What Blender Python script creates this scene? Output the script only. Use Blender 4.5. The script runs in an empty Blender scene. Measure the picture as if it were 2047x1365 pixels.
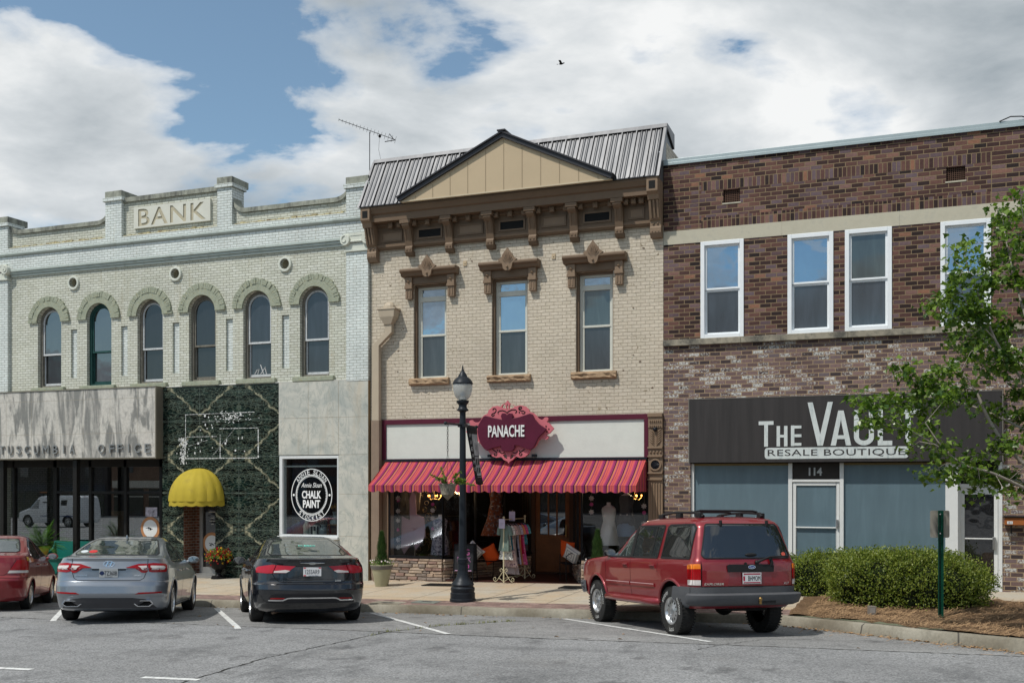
import bpy, bmesh, math, random
from mathutils import Vector, Matrix
from mathutils.geometry import tessellate_polygon
from mathutils import noise as mnoise
D = bpy.data
S = bpy.context.scene
COL = S.collection
PI = math.pi
R = math.radians
random.seed(7)

# ------------------------------------------------------------------ tagging
def tag(o, label=None, cat=None, group=None, kind=None):
    if label: o['label'] = label
    if cat: o['category'] = cat
    if group: o['group'] = group
    if kind: o['kind'] = kind
    return o

def thing(name, label, cat, loc=(0, 0, 0), rotz=0.0, group=None):
    o = D.objects.new(name, None)
    o.empty_display_size = .2
    COL.objects.link(o)
    o.location = loc
    o.rotation_euler = (0, 0, rotz)
    return tag(o, label, cat, group)

def copy_tree(o, parent=None):
    c = o.copy()
    COL.objects.link(c)
    c.parent = parent
    for ch in [x for x in D.objects if x.parent == o]:
        copy_tree(ch, c)
    return c

# ------------------------------------------------------------------ mesh builder
class MB:
    def __init__(s):
        s.v = []; s.f = []; s.mi = []; s.m = 0
    def face(s, pts):
        i = len(s.v)
        s.v += [tuple(p) for p in pts]
        s.f.append(list(range(i, i + len(pts)))); s.mi.append(s.m)
        return s
    def raw(s, vs, fs):
        i = len(s.v)
        s.v += [tuple(p) for p in vs]
        for f in fs:
            s.f.append([k + i for k in f]); s.mi.append(s.m)
        return s
    def box(s, x0, x1, y0, y1, z0, z1):
        if x0 > x1: x0, x1 = x1, x0
        if y0 > y1: y0, y1 = y1, y0
        if z0 > z1: z0, z1 = z1, z0
        v = [(x0,y0,z0),(x1,y0,z0),(x1,y1,z0),(x0,y1,z0),(x0,y0,z1),(x1,y0,z1),(x1,y1,z1),(x0,y1,z1)]
        return s.raw(v, [(0,3,2,1),(4,5,6,7),(0,1,5,4),(1,2,6,5),(2,3,7,6),(3,0,4,7)])
    def prism(s, poly, a0, a1, plane='xz', holes=()):
        """polygon extruded: plane 'xz' along y, 'yz' along x, 'xy' along z"""
        def P(p, a):
            if plane == 'xz': return (p[0], a, p[1])
            if plane == 'yz': return (a, p[0], p[1])
            return (p[0], p[1], a)
        loops = [list(poly)] + [list(h) for h in holes]
        flat = [p for l in loops for p in l]
        tris = tessellate_polygon([[Vector((p[0], p[1], 0)) for p in l] for l in loops])
        n = len(flat)
        vs = [P(p, a0) for p in flat] + [P(p, a1) for p in flat]
        fs = []
        for t in tris:
            fs.append((t[0], t[1], t[2])); fs.append((t[2] + n, t[1] + n, t[0] + n))
        k = 0
        for l in loops:
            m = len(l)
            for i in range(m):
                j = (i + 1) % m
                fs.append((k + i, k + j, k + j + n, k + i + n))
            k += m
        return s.raw(vs, fs)
    def tube(s, pts, r, n=8, caps=True):
        pts = [Vector(p) for p in pts]
        rs = r if isinstance(r, (list, tuple)) else [r] * len(pts)
        vs = []; fs = []
        up = Vector((0, 0, 1))
        d0 = (pts[1] - pts[0]).normalized()
        a = d0.cross(up)
        if a.length < 1e-3: a = d0.cross(Vector((1, 0, 0)))
        a.normalize()
        for i, p in enumerate(pts):
            d = (pts[min(i + 1, len(pts) - 1)] - pts[max(i - 1, 0)])
            if d.length < 1e-9: d = d0.copy()
            d.normalize()
            a = (a - d * a.dot(d))
            if a.length < 1e-6: a = d.orthogonal()
            a.normalize()
            b = d.cross(a)
            for k in range(n):
                t = 2 * PI * k / n
                vs.append(p + (a * math.cos(t) + b * math.sin(t)) * rs[i])
        for i in range(len(pts) - 1):
            for k in range(n):
                k2 = (k + 1) % n
                fs.append((i*n+k, i*n+k2, (i+1)*n+k2, (i+1)*n+k))
        if caps:
            fs.append(tuple(reversed(range(n)))); fs.append(tuple(range((len(pts)-1)*n, len(pts)*n)))
        return s.raw(vs, fs)
    def lathe(s, prof, c=(0, 0, 0), n=24, axis='z', arc=2*PI, a0=0.0, caps=False):
        """prof: list of (r, h)"""
        vs = []; fs = []
        full = abs(arc - 2*PI) < 1e-6
        m = n if full else n + 1
        for (r, h) in prof:
            for k in range(m):
                t = a0 + arc * k / n
                x, y = r * math.cos(t), r * math.sin(t)
                if axis == 'z': p = (c[0]+x, c[1]+y, c[2]+h)
                elif axis == 'y': p = (c[0]+x, c[1]+h, c[2]+y)
                else: p = (c[0]+h, c[1]+x, c[2]+y)
                vs.append(p)
        for i in range(len(prof) - 1):
            for k in range(n):
                k2 = (k + 1) % m
                fs.append((i*m+k, i*m+k2, (i+1)*m+k2, (i+1)*m+k))
        if full and caps:
            if prof[0][0] > 1e-6: fs.append(tuple(reversed(range(m))))
            if prof[-1][0] > 1e-6: fs.append(tuple(range((len(prof)-1)*m, len(prof)*m)))
        return s.raw(vs, fs)
    def ring(s, cx, cz, r0, r1, y0, y1, a0=0.0, a1=PI, n=24, rz0=None, rz1=None):
        """flat arch ring in the xz plane, thickness y0..y1"""
        rz0 = rz0 or r0; rz1 = rz1 or r1
        vs = []; fs = []
        for k in range(n + 1):
            t = a0 + (a1 - a0) * k / n
            c, q = math.cos(t), math.sin(t)
            vs += [(cx+r0*c, y0, cz+rz0*q), (cx+r1*c, y0, cz+rz1*q), (cx+r1*c, y1, cz+rz1*q), (cx+r0*c, y1, cz+rz0*q)]
        for k in range(n):
            a = 4*k; b = a + 4
            fs += [(a, a+1, b+1, b), (a+1, a+2, b+2, b+1), (a+2, a+3, b+3, b+2), (a+3, a, b, b+3)]
        fs += [(0, 3, 2, 1), (4*n, 4*n+1, 4*n+2, 4*n+3)]
        return s.raw(vs, fs)
    def sphere(s, c, r, n=12, m=8, sc=(1, 1, 1)):
        vs = []; fs = []
        for i in range(m + 1):
            t = PI * i / m
            for k in range(n):
                p = 2 * PI * k / n
                vs.append((c[0]+r*sc[0]*math.sin(t)*math.cos(p), c[1]+r*sc[1]*math.sin(t)*math.sin(p), c[2]+r*sc[2]*math.cos(t)))
        for i in range(m):
            for k in range(n):
                k2 = (k+1) % n
                fs.append((i*n+k, (i+1)*n+k, (i+1)*n+k2, i*n+k2))
        return s.raw(vs, fs)
    def build(s, name, mats, parent=None, smooth=None, bevel=None, world=False, loc=None, rot=None):
        me = D.meshes.new(name)
        me.from_pydata(s.v, [], s.f)
        if not isinstance(mats, (list, tuple)): mats = [mats]
        for m in mats: me.materials.append(m)
        if len(mats) > 1: me.polygons.foreach_set('material_index', s.mi)
        bm = bmesh.new(); bm.from_mesh(me)
        bmesh.ops.remove_doubles(bm, verts=bm.verts, dist=1e-5)
        bmesh.ops.recalc_face_normals(bm, faces=bm.faces)
        bm.to_mesh(me); bm.free()
        if smooth:
            me.polygons.foreach_set('use_smooth', [True] * len(me.polygons))
            me.set_sharp_from_angle(angle=R(smooth))
        me.update()
        o = D.objects.new(name, me)
        COL.objects.link(o)
        if parent:
            o.parent = parent
            if world: o.location = -Vector(parent_loc(parent))
        if loc: o.location = loc
        if rot: o.rotation_euler = rot
        if bevel:
            b = o.modifiers.new('bevel', 'BEVEL'); b.width = bevel; b.segments = 2; b.limit_method = 'ANGLE'; b.angle_limit = R(40)
        return o

def parent_loc(p):
    v = Vector((0, 0, 0))
    while p:
        v = v + Vector(p.location); p = p.parent
    return v

def text_mb(body, w, h, depth=.01, shear=0.0, spacing=1.0, bold=0.0):
    """flat lettering in the xz plane, centred, scaled to w x h, from y=0 to y=-depth"""
    cu = D.curves.new('lettering', 'FONT'); cu.body = body; cu.size = 1; cu.resolution_u = 3
    cu.space_character = spacing; cu.shear = shear; cu.offset = bold
    cu.extrude = .5
    ob = D.objects.new('lettering', cu); COL.objects.link(ob)
    dg = bpy.context.evaluated_depsgraph_get()
    me = D.meshes.new_from_object(ob.evaluated_get(dg))
    xs = [v.co.x for v in me.vertices]; ys = [v.co.y for v in me.vertices]
    x0, x1, y0, y1 = min(xs), max(xs), min(ys), max(ys)
    b = MB()
    b.raw([((v.co.x-(x0+x1)/2)/(x1-x0)*w, -(v.co.z+.5)*depth, (v.co.y-(y0+y1)/2)/(y1-y0)*h) for v in me.vertices], [list(p.vertices) for p in me.polygons])
    D.objects.remove(ob); D.curves.remove(cu); D.meshes.remove(me)
    return b

# ------------------------------------------------------------------ node helpers
def N(nt, typ, ins=None, **props):
    n = nt.nodes.new(typ)
    for k, v in props.items(): setattr(n, k, v)
    for k, v in (ins or {}).items():
        sk = n.inputs[k]
        if isinstance(v, bpy.types.NodeSocket): nt.links.new(v, sk)
        else: sk.default_value = v
    return n
def col4(c): return (c[0], c[1], c[2], 1.0)
def mixc(nt, fac, a, b, blend='MIX'):
    n = nt.nodes.new('ShaderNodeMix'); n.data_type = 'RGBA'; n.blend_type = blend
    for i, v in ((0, fac), (6, a), (7, b)):
        if isinstance(v, bpy.types.NodeSocket): nt.links.new(v, n.inputs[i])
        elif i == 0: n.inputs[i].default_value = v
        else: n.inputs[i].default_value = col4(v)
    return n.outputs[2]
def mth(nt, op, a, b=0.0, c=0.0):
    n = nt.nodes.new('ShaderNodeMath'); n.operation = op
    for i, v in enumerate((a, b, c)):
        if isinstance(v, bpy.types.NodeSocket): nt.links.new(v, n.inputs[i])
        else: n.inputs[i].default_value = v
    return n.outputs[0]
def ramp(nt, fac, stops, interp='LINEAR'):
    n = nt.nodes.new('ShaderNodeValToRGB'); n.color_ramp.interpolation = interp
    e = n.color_ramp.elements
    while len(e) < len(stops): e.new(.5)
    for x, (p, c) in zip(e, stops):
        x.position = p; x.color = (c, c, c, 1) if isinstance(c, (int, float)) else col4(c)
    nt.links.new(fac, n.inputs[0])
    return n.outputs[0]
def ocoord(nt, scale=(1, 1, 1), loc=(0, 0, 0), rot=(0, 0, 0)):
    t = nt.nodes.new('ShaderNodeTexCoord')
    m = N(nt, 'ShaderNodeMapping', {'Vector': t.outputs['Object'], 'Scale': scale, 'Location': loc, 'Rotation': rot})
    return m.outputs[0]
def noise(nt, vec, scale, detail=4, rough=.6, dist=0.0):
    return N(nt, 'ShaderNodeTexNoise', {'Vector': vec, 'Scale': scale, 'Detail': detail, 'Roughness': rough, 'Distortion': dist}).outputs[0]
def start(name):
    m = D.materials.new(name); m.use_nodes = True
    nt = m.node_tree; nt.nodes.clear()
    out = nt.nodes.new('ShaderNodeOutputMaterial')
    b = nt.nodes.new('ShaderNodeBsdfPrincipled')
    nt.links.new(b.outputs[0], out.inputs[0])
    return m, nt, b, out
def setb(nt, b, **kw):
    names = dict(color='Base Color', rough='Roughness', metal='Metallic', spec='Specular IOR Level', coat='Coat Weight', coatr='Coat Roughness', normal='Normal', trans='Transmission Weight', alpha='Alpha', sub='Subsurface Weight', sheen='Sheen Weight')
    for k, v in kw.items():
        sk = b.inputs[names[k]]
        if isinstance(v, bpy.types.NodeSocket): nt.links.new(v, sk)
        elif k == 'color': sk.default_value = col4(v)
        else: sk.default_value = v
def bump(nt, h, strength=.3, dist=.01):
    return N(nt, 'ShaderNodeBump', {'Height': h, 'Strength': strength, 'Distance': dist}).outputs[0]
_M = {}
def mat(name, color, rough=.6, metal=0.0, var=.12, vscale=3.0, bmp=0.0, bscale=40.0, coat=0.0, spec=.22, dirt=None, streak=False):
    """plain material with mottled colour, fine bump and optional dirt of a second colour"""
    if name in _M: return _M[name]
    m, nt, b, out = start(name)
    v = ocoord(nt)
    n1 = noise(nt, v, vscale, 5, .65)
    f = ramp(nt, n1, [(.25, 1 - var), (.75, 1 + var)])
    c = mixc(nt, 1.0, color, f, 'MULTIPLY')
    if dirt:
        vv = ocoord(nt, (1.8, 1.8, .45)) if streak else v
        n2 = noise(nt, vv, dirt[1], 6, .7)
        c = mixc(nt, ramp(nt, n2, [(dirt[2], 0), (dirt[2] + .18, dirt[3])]), c, dirt[0])
    setb(nt, b, color=c, rough=rough, metal=metal, coat=coat, spec=spec)
    if bmp: setb(nt, b, normal=bump(nt, noise(nt, v, bscale, 3, .6), bmp, .01))
    _M[name] = m
    return m

def brick_mat(name, bw, bh, palette, mortar, msize=.012, bmp=.5, paint=None, wear=None, off=.5, vertical=False, rowvar=.0, rough=.8, stain=None, origin=(0, 0)):
    """brickwork; palette = ramp stops picked per brick. wear=(colour, lo, hi) patches by noise"""
    m, nt, b, out = start(name)
    t = nt.nodes.new('ShaderNodeTexCoord')
    sp = N(nt, 'ShaderNodeSeparateXYZ', {0: t.outputs['Object']})
    wob = noise(nt, t.outputs['Object'], 2.2, 2, .5)
    x = mth(nt, 'ADD', sp.outputs[0], sp.outputs[1])
    x = mth(nt, 'ADD', x, origin[0])
    z = mth(nt, 'ADD', mth(nt, 'ADD', sp.outputs[2], mth(nt, 'MULTIPLY', wob, rowvar)), origin[1])
    if vertical: x, z = z, x
    cv = N(nt, 'ShaderNodeCombineXYZ', {0: x, 1: z})
    fine = noise(nt, t.outputs['Object'], 30, 2, .5)
    br = N(nt, 'ShaderNodeTexBrick', {'Vector': cv.outputs[0], 'Color1': (0, 0, 0, 1), 'Color2': (1, 1, 1, 1), 'Mortar': (.5, .5, .5, 1), 'Scale': 1.0, 'Mortar Size': msize, 'Mortar Smooth': .25, 'Bias': 0.0, 'Brick Width': bw, 'Row Height': bh}, offset=off, squash=1.0)
    bc = ramp(nt, br.outputs[0], palette, 'LINEAR')
    n1 = noise(nt, t.outputs['Object'], 14, 5, .7)
    bc = mixc(nt, .5, bc, ramp(nt, n1, [(.3, .72), (.7, 1.3)]), 'MULTIPLY')
    if wear:
        nw = noise(nt, t.outputs['Object'], wear[3] if len(wear) > 3 else 9, 6, .75)
        sel = mth(nt, 'ADD', nw, mth(nt, 'MULTIPLY', mth(nt, 'SUBTRACT', mth(nt, 'FRACT', mth(nt, 'MULTIPLY', br.outputs[0], 7.31)), .5), .3))
        bc = mixc(nt, ramp(nt, sel, [(wear[1], 0), (wear[2], 1)]), bc, wear[0])
    c = mixc(nt, br.outputs[1], bc, mortar)
    n3 = noise(nt, t.outputs['Object'], .6, 4, .6)
    c = mixc(nt, 1.0, c, ramp(nt, n3, [(.3, .86), (.7, 1.08)]), 'MULTIPLY')
    if stain:
        ns = noise(nt, N(nt, 'ShaderNodeMapping', {'Vector': t.outputs['Object'], 'Scale': (1.7, 1.7, .2)}).outputs[0], stain[1]*1.3, 6, .72)
        c = mixc(nt, ramp(nt, ns, [(stain[2], 0), (stain[2] + .2, stain[3])]), c, stain[0])
    h = mth(nt, 'ADD', mth(nt, 'SUBTRACT', 1.0, br.outputs[1]), mth(nt, 'MULTIPLY', n1, .5))
    h = mth(nt, 'ADD', h, mth(nt, 'MULTIPLY', br.outputs[0], .35))
    setb(nt, b, color=c, rough=rough, spec=.2, normal=bump(nt, h, bmp*1.3, .02))
    return m

def glass_mat(name, base, gloss=.25, rough=.02, wob=.02, tcol=None, see=0.0, tint=(.95, .97, 1), fold=1.0):
    """window glass: dark body (or see-through share) under a mirror-like coat"""
    m, nt, b, out = start(name)
    v = ocoord(nt)
    nb = bump(nt, noise(nt, v, 1.7, 2, .5), wob, .3)
    fo = noise(nt, ocoord(nt, (3.5, 3.5, .5)), 1.6, 4, .6, .4)  # curtain-fold shading, put into the body colour as stretched noise
    setb(nt, b, color=mixc(nt, 1.0, base, ramp(nt, mth(nt, 'ADD', mth(nt, 'MULTIPLY', fo, .7), mth(nt, 'MULTIPLY', noise(nt, v, .9, 2, .5), .3)), [(.32, 1-.45*fold), (.5, 1-.05*fold), (.66, 1+.6*fold)]), 'MULTIPLY'), rough=.5, spec=.2)
    body = b.outputs[0]
    if see:
        tr = N(nt, 'ShaderNodeBsdfTransparent', {0: col4(tcol or (.8, .85, .85))})
        body = N(nt, 'ShaderNodeMixShader', {0: see, 1: body, 2: tr.outputs[0]}).outputs[0]
    g = N(nt, 'ShaderNodeBsdfGlossy', {'Color': col4(tint), 'Roughness': rough, 'Normal': nb})
    lw = N(nt, 'ShaderNodeLayerWeight', {'Blend': .5})
    fac = mth(nt, 'ADD', mth(nt, 'MULTIPLY', mth(nt, 'POWER', lw.outputs[1], 5.0), .95), gloss+.045)
    fac = mth(nt, 'MINIMUM', fac, 1.0)
    mx = N(nt, 'ShaderNodeMixShader', {0: fac, 1: body, 2: g.outputs[0]})
    nt.links.new(mx.outputs[0], out.inputs[0])
    return m

def emit_mat(name, color, strength):
    m, nt, b, out = start(name)
    setb(nt, b, color=color, rough=.5)
    b.inputs['Emission Color'].default_value = col4(color)
    b.inputs['Emission Strength'].default_value = strength
    return m
# ------------------------------------------------------------------ camera (68 deg. town street, level, shifted up)
CAM = Vector((5.36, -22.86, 2.40))
YAW = math.atan(2100 / 5358.5)
FP, HZ, CXP = 2100.0, 963.0, 1023.5
cd = D.cameras.new('camera'); cam = D.objects.new('camera', cd); COL.objects.link(cam)
cam.location = CAM; cam.rotation_euler = (PI/2, 0, YAW)
cd.sensor_width = 36; cd.lens = FP/2047*36
cd.shift_y = (HZ - 682.5)/2047
cd.clip_start = .1; cd.clip_end = 3000
S.camera = cam
_s, _c = math.sin(YAW), math.cos(YAW)
def ray(px, py):
    a = (px-CXP)/FP; b = -(py-HZ)/FP
    return Vector((-_s+a*_c, _c+a*_s, b))
def fx(px, py, y=0.0):
    """point of the plane y=const seen at photo pixel: (x, z)"""
    d = ray(px, py); t = (y-CAM.y)/d.y
    return (CAM.x+t*d.x, CAM.z+t*d.z)
def at_depth(px, py, dep):
    return CAM + ray(px, py)*dep

# ------------------------------------------------------------------ ground levels (street falls gently to the left and towards the kerb)
YK = -4.45
def g_side(x): return .012 + .018*(x+5.45)
def z_side(x, y): return g_side(x) + .015*min(y, .0)
def z_road(x, y):
    zb = g_side(x) + .015*YK - .14
    d = max(0.0, YK - y)
    return zb + .06*min(d, 4.2) + .012*max(0, min(d-4.2, 10))
# bulb-out kerb at the right: from the kerb line towards the viewer at 45 degrees
BULB = [(-80, YK), (2.75, YK), (3.05, YK-.08), (3.3, YK-.3), (4.8, -6.3), (6.55, -8.15), (10.5, -12.3), (12.5, -13.6), (60, -13.6)]
def kerb_y(x):
    for (x0, y0), (x1, y1) in zip(BULB, BULB[1:]):
        if x0 <= x <= x1: return y0 + (y1-y0)*(x-x0)/(x1-x0)
    return BULB[-1][1]
def z_bed(x, y):
    k = kerb_y(x)
    zt = z_road(x, k) + .16
    zs = z_side(x, y)
    t = min(1, max(0, (y-k)/3.0))
    return zt*(1-t) + zs*t

def xs_range(a, b, st):
    n = max(1, int(math.ceil((b-a)/st))); return [a+(b-a)*i/n for i in range(n+1)]
def sheet(name, xs, ys, zf, m, kind='structure', yfun=None):
    """grid sheet; rows follow yfun(x,t)"""
    vs = []; fs = []
    for j, yv in enumerate(ys):
        for x in xs:
            y = yfun(x, yv) if yfun else yv
            vs.append((x, y, zf(x, y)))
    w = len(xs)
    for j in range(len(ys)-1):
        for i in range(w-1):
            fs.append((j*w+i, j*w+i+1, (j+1)*w+i+1, (j+1)*w+i))
    o = MB().raw(vs, fs).build(name, m, smooth=60)
    return tag(o, kind=kind)

# ------------------------------------------------------------------ ground materials
def asphalt(name, base, light):
    m, nt, b, out = start(name)
    v = ocoord(nt)
    vo = N(nt, 'ShaderNodeTexVoronoi', {'Vector': v, 'Scale': 55.0, 'Randomness': 1.0})
    grain = mth(nt, 'ADD', mth(nt, 'MULTIPLY', noise(nt, v, 60, 3, .8), .8), mth(nt, 'MULTIPLY', N(nt, 'ShaderNodeSeparateColor', {0: vo.outputs['Color']}).outputs[0], .55))
    c = mixc(nt, ramp(nt, grain, [(.35, 0), (.95, 1)]), [x*.74 for x in base], [x*1.28 for x in light])
    big = noise(nt, v, .45, 5, .6)
    c = mixc(nt, 1.0, c, ramp(nt, big, [(.3, .82), (.7, 1.12)]), 'MULTIPLY')
    # oil and tyre stains, seams of sealant
    st = noise(nt, ocoord(nt, (1.0, .5, 1), rot=(0, 0, .75)), 1.1, 6, .75)
    c = mixc(nt, ramp(nt, st, [(.53, 0), (.70, .62)]), c, (.06, .062, .065))
    c = mixc(nt, ramp(nt, noise(nt, ocoord(nt, (.7, 1, 1), loc=(3, 1, 0)), .9, 5, .7), [(.58, 0), (.75, .35)]), c, (.30, .29, .27))
    c = mixc(nt, ramp(nt, noise(nt, ocoord(nt, loc=(7, 3, 0)), 1.5, 3, .55), [(.60, 0), (.70, .5)]), c, (.05, .05, .052))
    c = mixc(nt, ramp(nt, noise(nt, ocoord(nt, (.12, 1.4, 1)), 1.0, 4, .6), [(.5, 0), (.72, .32)]), c, (.09, .092, .095))
    setb(nt, b, color=c, rough=.9, spec=.2, normal=bump(nt, grain, .5, .006))
    return m
m_road = asphalt('street asphalt', (.165, .17, .175), (.245, .248, .25))
m_park = asphalt('parking bay asphalt', (.18, .182, .183), (.25, .25, .247))
m_paint = mat('worn white road paint', (.62, .63, .62), .8, var=.25, vscale=14, dirt=((.2, .2, .2), 10, .5, .8))
def concrete(name, base, warm, joint=1.5, jw=.012):
    m, nt, b, out = start(name)
    v = ocoord(nt)
    c = mixc(nt, ramp(nt, noise(nt, v, .7, 5, .65), [(.35, 0), (.65, 1)]), base, warm)
    c = mixc(nt, 1.0, c, ramp(nt, noise(nt, v, 25, 4, .7), [(.25, .82), (.75, 1.15)]), 'MULTIPLY')
    c = mixc(nt, ramp(nt, noise(nt, v, 1.6, 6, .75), [(.56, 0), (.75, .55)]), c, [x*.35 for x in base])
    if joint:
        br = N(nt, 'ShaderNodeTexBrick', {'Vector': v, 'Scale': 1.0, 'Mortar Size': jw, 'Mortar Smooth': .2, 'Brick Width': joint, 'Row Height': joint*1.03}, offset=0.0)
        c = mixc(nt, mth(nt, 'MULTIPLY', br.outputs[1], .85), c, (.06, .055, .05))
    setb(nt, b, color=c, rough=.9, spec=.25, normal=bump(nt, noise(nt, v, 60, 4, .6), .25, .006))
    return m
m_side = concrete('tan sidewalk concrete', (.41, .375, .31), (.43, .33, .22))
m_kerb = concrete('kerb concrete', (.33, .31, .255), (.15, .13, .095), joint=2.9)
m_soil = mat('brown soil', (.12, .075, .045), .95, var=.4, vscale=20, bmp=.5)
m_pave = brick_mat('red brick paving', .2, .1, [(0, (.15, .10, .09)), (.5, (.24, .155, .135)), (1, (.31, .22, .195))], (.15, .125, .11), .008, .3)
# paving lies flat: swap coordinates so that rows run along y
for n_ in m_pave.node_tree.nodes:
    if n_.type == 'COMBXYZ':
        sp_ = [q for q in m_pave.node_tree.nodes if q.type == 'SEPXYZ'][0]
        m_pave.node_tree.links.new(sp_.outputs[0], n_.inputs[0]); m_pave.node_tree.links.new(sp_.outputs[1], n_.inputs[1])

# ------------------------------------------------------------------ sheets
XR = [-80, -60, -40] + xs_range(-30, 14, 1.0) + [20, 30, 45, 60]
sheet('road', XR, [-70, -50, -40, -30, -24, -20, -17, -15, -13.5, -12.3, -11.2, -10.2, -9.3, -8.65], lambda x, y: z_road(x, y), m_road)
sheet('parking_pavement', XR, [-8.65, -8, -7.2, -6.4, -5.6, -5.0, -4.4], lambda x, y: z_road(x, y), m_park)
sheet('land', [-900, -80, 60, 900], [-900, -70, -.5, 900], lambda x, y: -3.5, mat('distant land', (.12, .13, .08), .95))
sheet('sidewalk', XR, [YK+.95, -3, -2, -1, 0.02], z_side, m_side)
sheet('brick_strip', XR, [YK+.16, -3.9, YK+.95], lambda x, y: z_side(x, y), m_pave)
# kerb: solid step following the line, then the bulb-out
def kerb(name, line, w=.17):
    b = MB(); pts = []
    for (x0, y0), (x1, y1) in zip(line, line[1:]):
        n = max(1, int(math.hypot(x1-x0, y1-y0)/.8))
        pts += [(x0+(x1-x0)*i/n, y0+(y1-y0)*i/n) for i in range(n)]
    pts.append(line[-1])
    rows = []
    for i, (x, y) in enumerate(pts):
        a = Vector(pts[min(i+1, len(pts)-1)]) - Vector(pts[max(i-1, 0)]); a.normalize()
        nrm = Vector((-a.y, a.x))
        zr = z_road(x, y); zt = zr + (.15 if y > YK-.05 else .165)
        jit = .006*math.sin(i*1.7)
        prof = [(-.02, zr-.1), (-.015, zr+.02), (0.0, zt-.03+jit), (.025, zt+jit), (w, zt+jit), (w, zr-.1)]
        rows.append([(x+nrm.x*d, y+nrm.y*d, z) for d, z in prof])
    k = len(rows[0]); vs = [p for r in rows for p in r]; fs = []
    for i in range(len(rows)-1):
        for j in range(k-1):
            fs.append((i*k+j, i*k+j+1, (i+1)*k+j+1, (i+1)*k+j))
    o = b.raw(vs, fs).build(name, m_kerb, smooth=40)
    return tag(o, kind='structure')
kerb('kerb', [(-70, YK), (2.75, YK), (3.05, YK-.08), (3.3, YK-.3), (4.8, -6.3), (6.55, -8.15), (10.5, -12.3), (12.5, -13.6), (30, -13.6)])
# planting bed inside the bulb-out, sidewalk link at far right
bx = xs_range(3.2, 14, .12)
def bedz(x, y):
    n = mnoise.noise(Vector((x*2.2, y*2.2, 0)))*.05 + mnoise.noise(Vector((x*7, y*7, 3)))*.03
    return z_bed(x, y) + .03 + n
m_straw, nt_, b_, _o = start('pine straw')
v_ = ocoord(nt_)
c_ = mixc(nt_, ramp(nt_, noise(nt_, v_, 22, 6, .8, 1.5), [(.3, 0), (.7, 1)]), (.055, .03, .016), (.29, .185, .105))
c_ = mixc(nt_, 1.0, c_, ramp(nt_, noise(nt_, v_, 1.3, 4, .6), [(.3, .8), (.7, 1.2)]), 'MULTIPLY')
setb(nt_, b_, color=c_, rough=.95, spec=.2, normal=bump(nt_, noise(nt_, v_, 70, 4, .8, 2), .9, .02))
sheet('mulch_bed', bx, [i/22 for i in range(23)], bedz, m_straw, yfun=lambda x, t: (kerb_y(x)+.15)*(1-t) + (-1.62 if x < 7.4 else -3.05)*t)
# ---- painted markings on the bays and the street
def stripe(p0, p1, w=.1):
    a = Vector(p0); c = Vector(p1); d = (c-a); L = d.length; d.normalize(); n = Vector((-d.y, d.x))*w/2
    b = MB(); k = max(2, int(L/.3)); rows = []
    for i in range(k+1):
        q = a + d*(L*i/k)
        for e in (q-n, q+n): rows.append((e.x, e.y, z_road(e.x, e.y)+.005))
    for i in range(k): b.raw([rows[2*i], rows[2*i+1], rows[2*i+3], rows[2*i+2]], [(0, 1, 2, 3)])
    return b
mk = MB()
for p0, p1 in (((-8.35, -4.75), (-4.75, -8.95)), ((-4.75, -4.65), (-1.25, -8.6)), ((-.75, -4.65), (2.6, -8.25)), ((-12.3, -4.75), (-8.6, -8.9)), ((-16.3, -4.75), (-12.6, -8.9)), ((-20.3, -4.75), (-16.6, -8.9))):
    q = stripe(p0, p1); mk.raw(q.v, q.f)
tag(mk.build('bay_marking', m_paint), kind='structure')
mk = MB()
for p0, p1 in (((-5.95, -13.2), (-4.72, -13.12)), ((-3.0, -13.17), (-2.25, -13.12)), ((-9.2, -13.3), (-8.0, -13.2)), ((-.4, -13.1), (.7, -13.0))):
    q = stripe(p0, p1, .11); mk.raw(q.v, q.f)
tag(mk.build('street_marking', m_paint), kind='structure')
# ---- cracks with grass tufts in the bay
mc = mat('crack in asphalt', (.03, .03, .028), .95)
rc = random.Random(3); cr = MB()
def crack(pts, w):
    for (x0, y0), (x1, y1) in zip(pts, pts[1:]):
        n = int(math.hypot(x1-x0, y1-y0)/.07)+1; last = None
        for i in range(n+1):
            x = x0+(x1-x0)*i/n+rc.uniform(-.02, .02); y = y0+(y1-y0)*i/n+rc.uniform(-.02, .02)
            ww = w*rc.uniform(.3, 1.1)
            cur = ((x-ww*.5, y-ww*.5), (x+ww*.5, y+ww*.5))
            if last: cr.face([(q[0], q[1], z_road(q[0], q[1])+.0035) for q in (last[0], last[1], cur[1], cur[0])])
            last = cur
crack([(-1.4, -5.6), (-2.1, -7.2), (-2.3, -9.2), (-2.5, -11.5), (-2.3, -13.5)], .035)
crack([(-.3, -6.6), (-.75, -7.5), (-1.6, -8.4)], .03)
crack([(-14, -8.62), (-9, -8.68), (-4, -8.6), (0, -8.7), (4, -8.62), (7, -8.66)], .045)
crack([(4.2, -7.0), (3.2, -7.6), (2.6, -9.2)], .03)
tag(cr.build('road_crack', mc), kind='structure')
gt = MB()
for k in range(420):
    t = rc.random(); cx, cy = (-1.4-.7*t, -5.6-1.6*t) if rc.random() < .8 else (-2.1-.2*t, -7.2-1.9*t)
    if mnoise.noise(Vector((t*9, 1, 0))) < .0: continue
    cx += rc.gauss(0, .035); cy += rc.gauss(0, .035); z = z_road(cx, cy); a = rc.uniform(0, 6.28); h = rc.uniform(.02, .06)
    gt.face([(cx-.006*math.sin(a), cy+.006*math.cos(a), z), (cx+.006*math.sin(a), cy-.006*math.cos(a), z), (cx+h*.6*math.cos(a), cy+h*.6*math.sin(a), z+h)])
tag(gt.build('crack_grass', mat('dry crack grass', (.16, .17, .05), .9)), kind='stuff')
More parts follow.
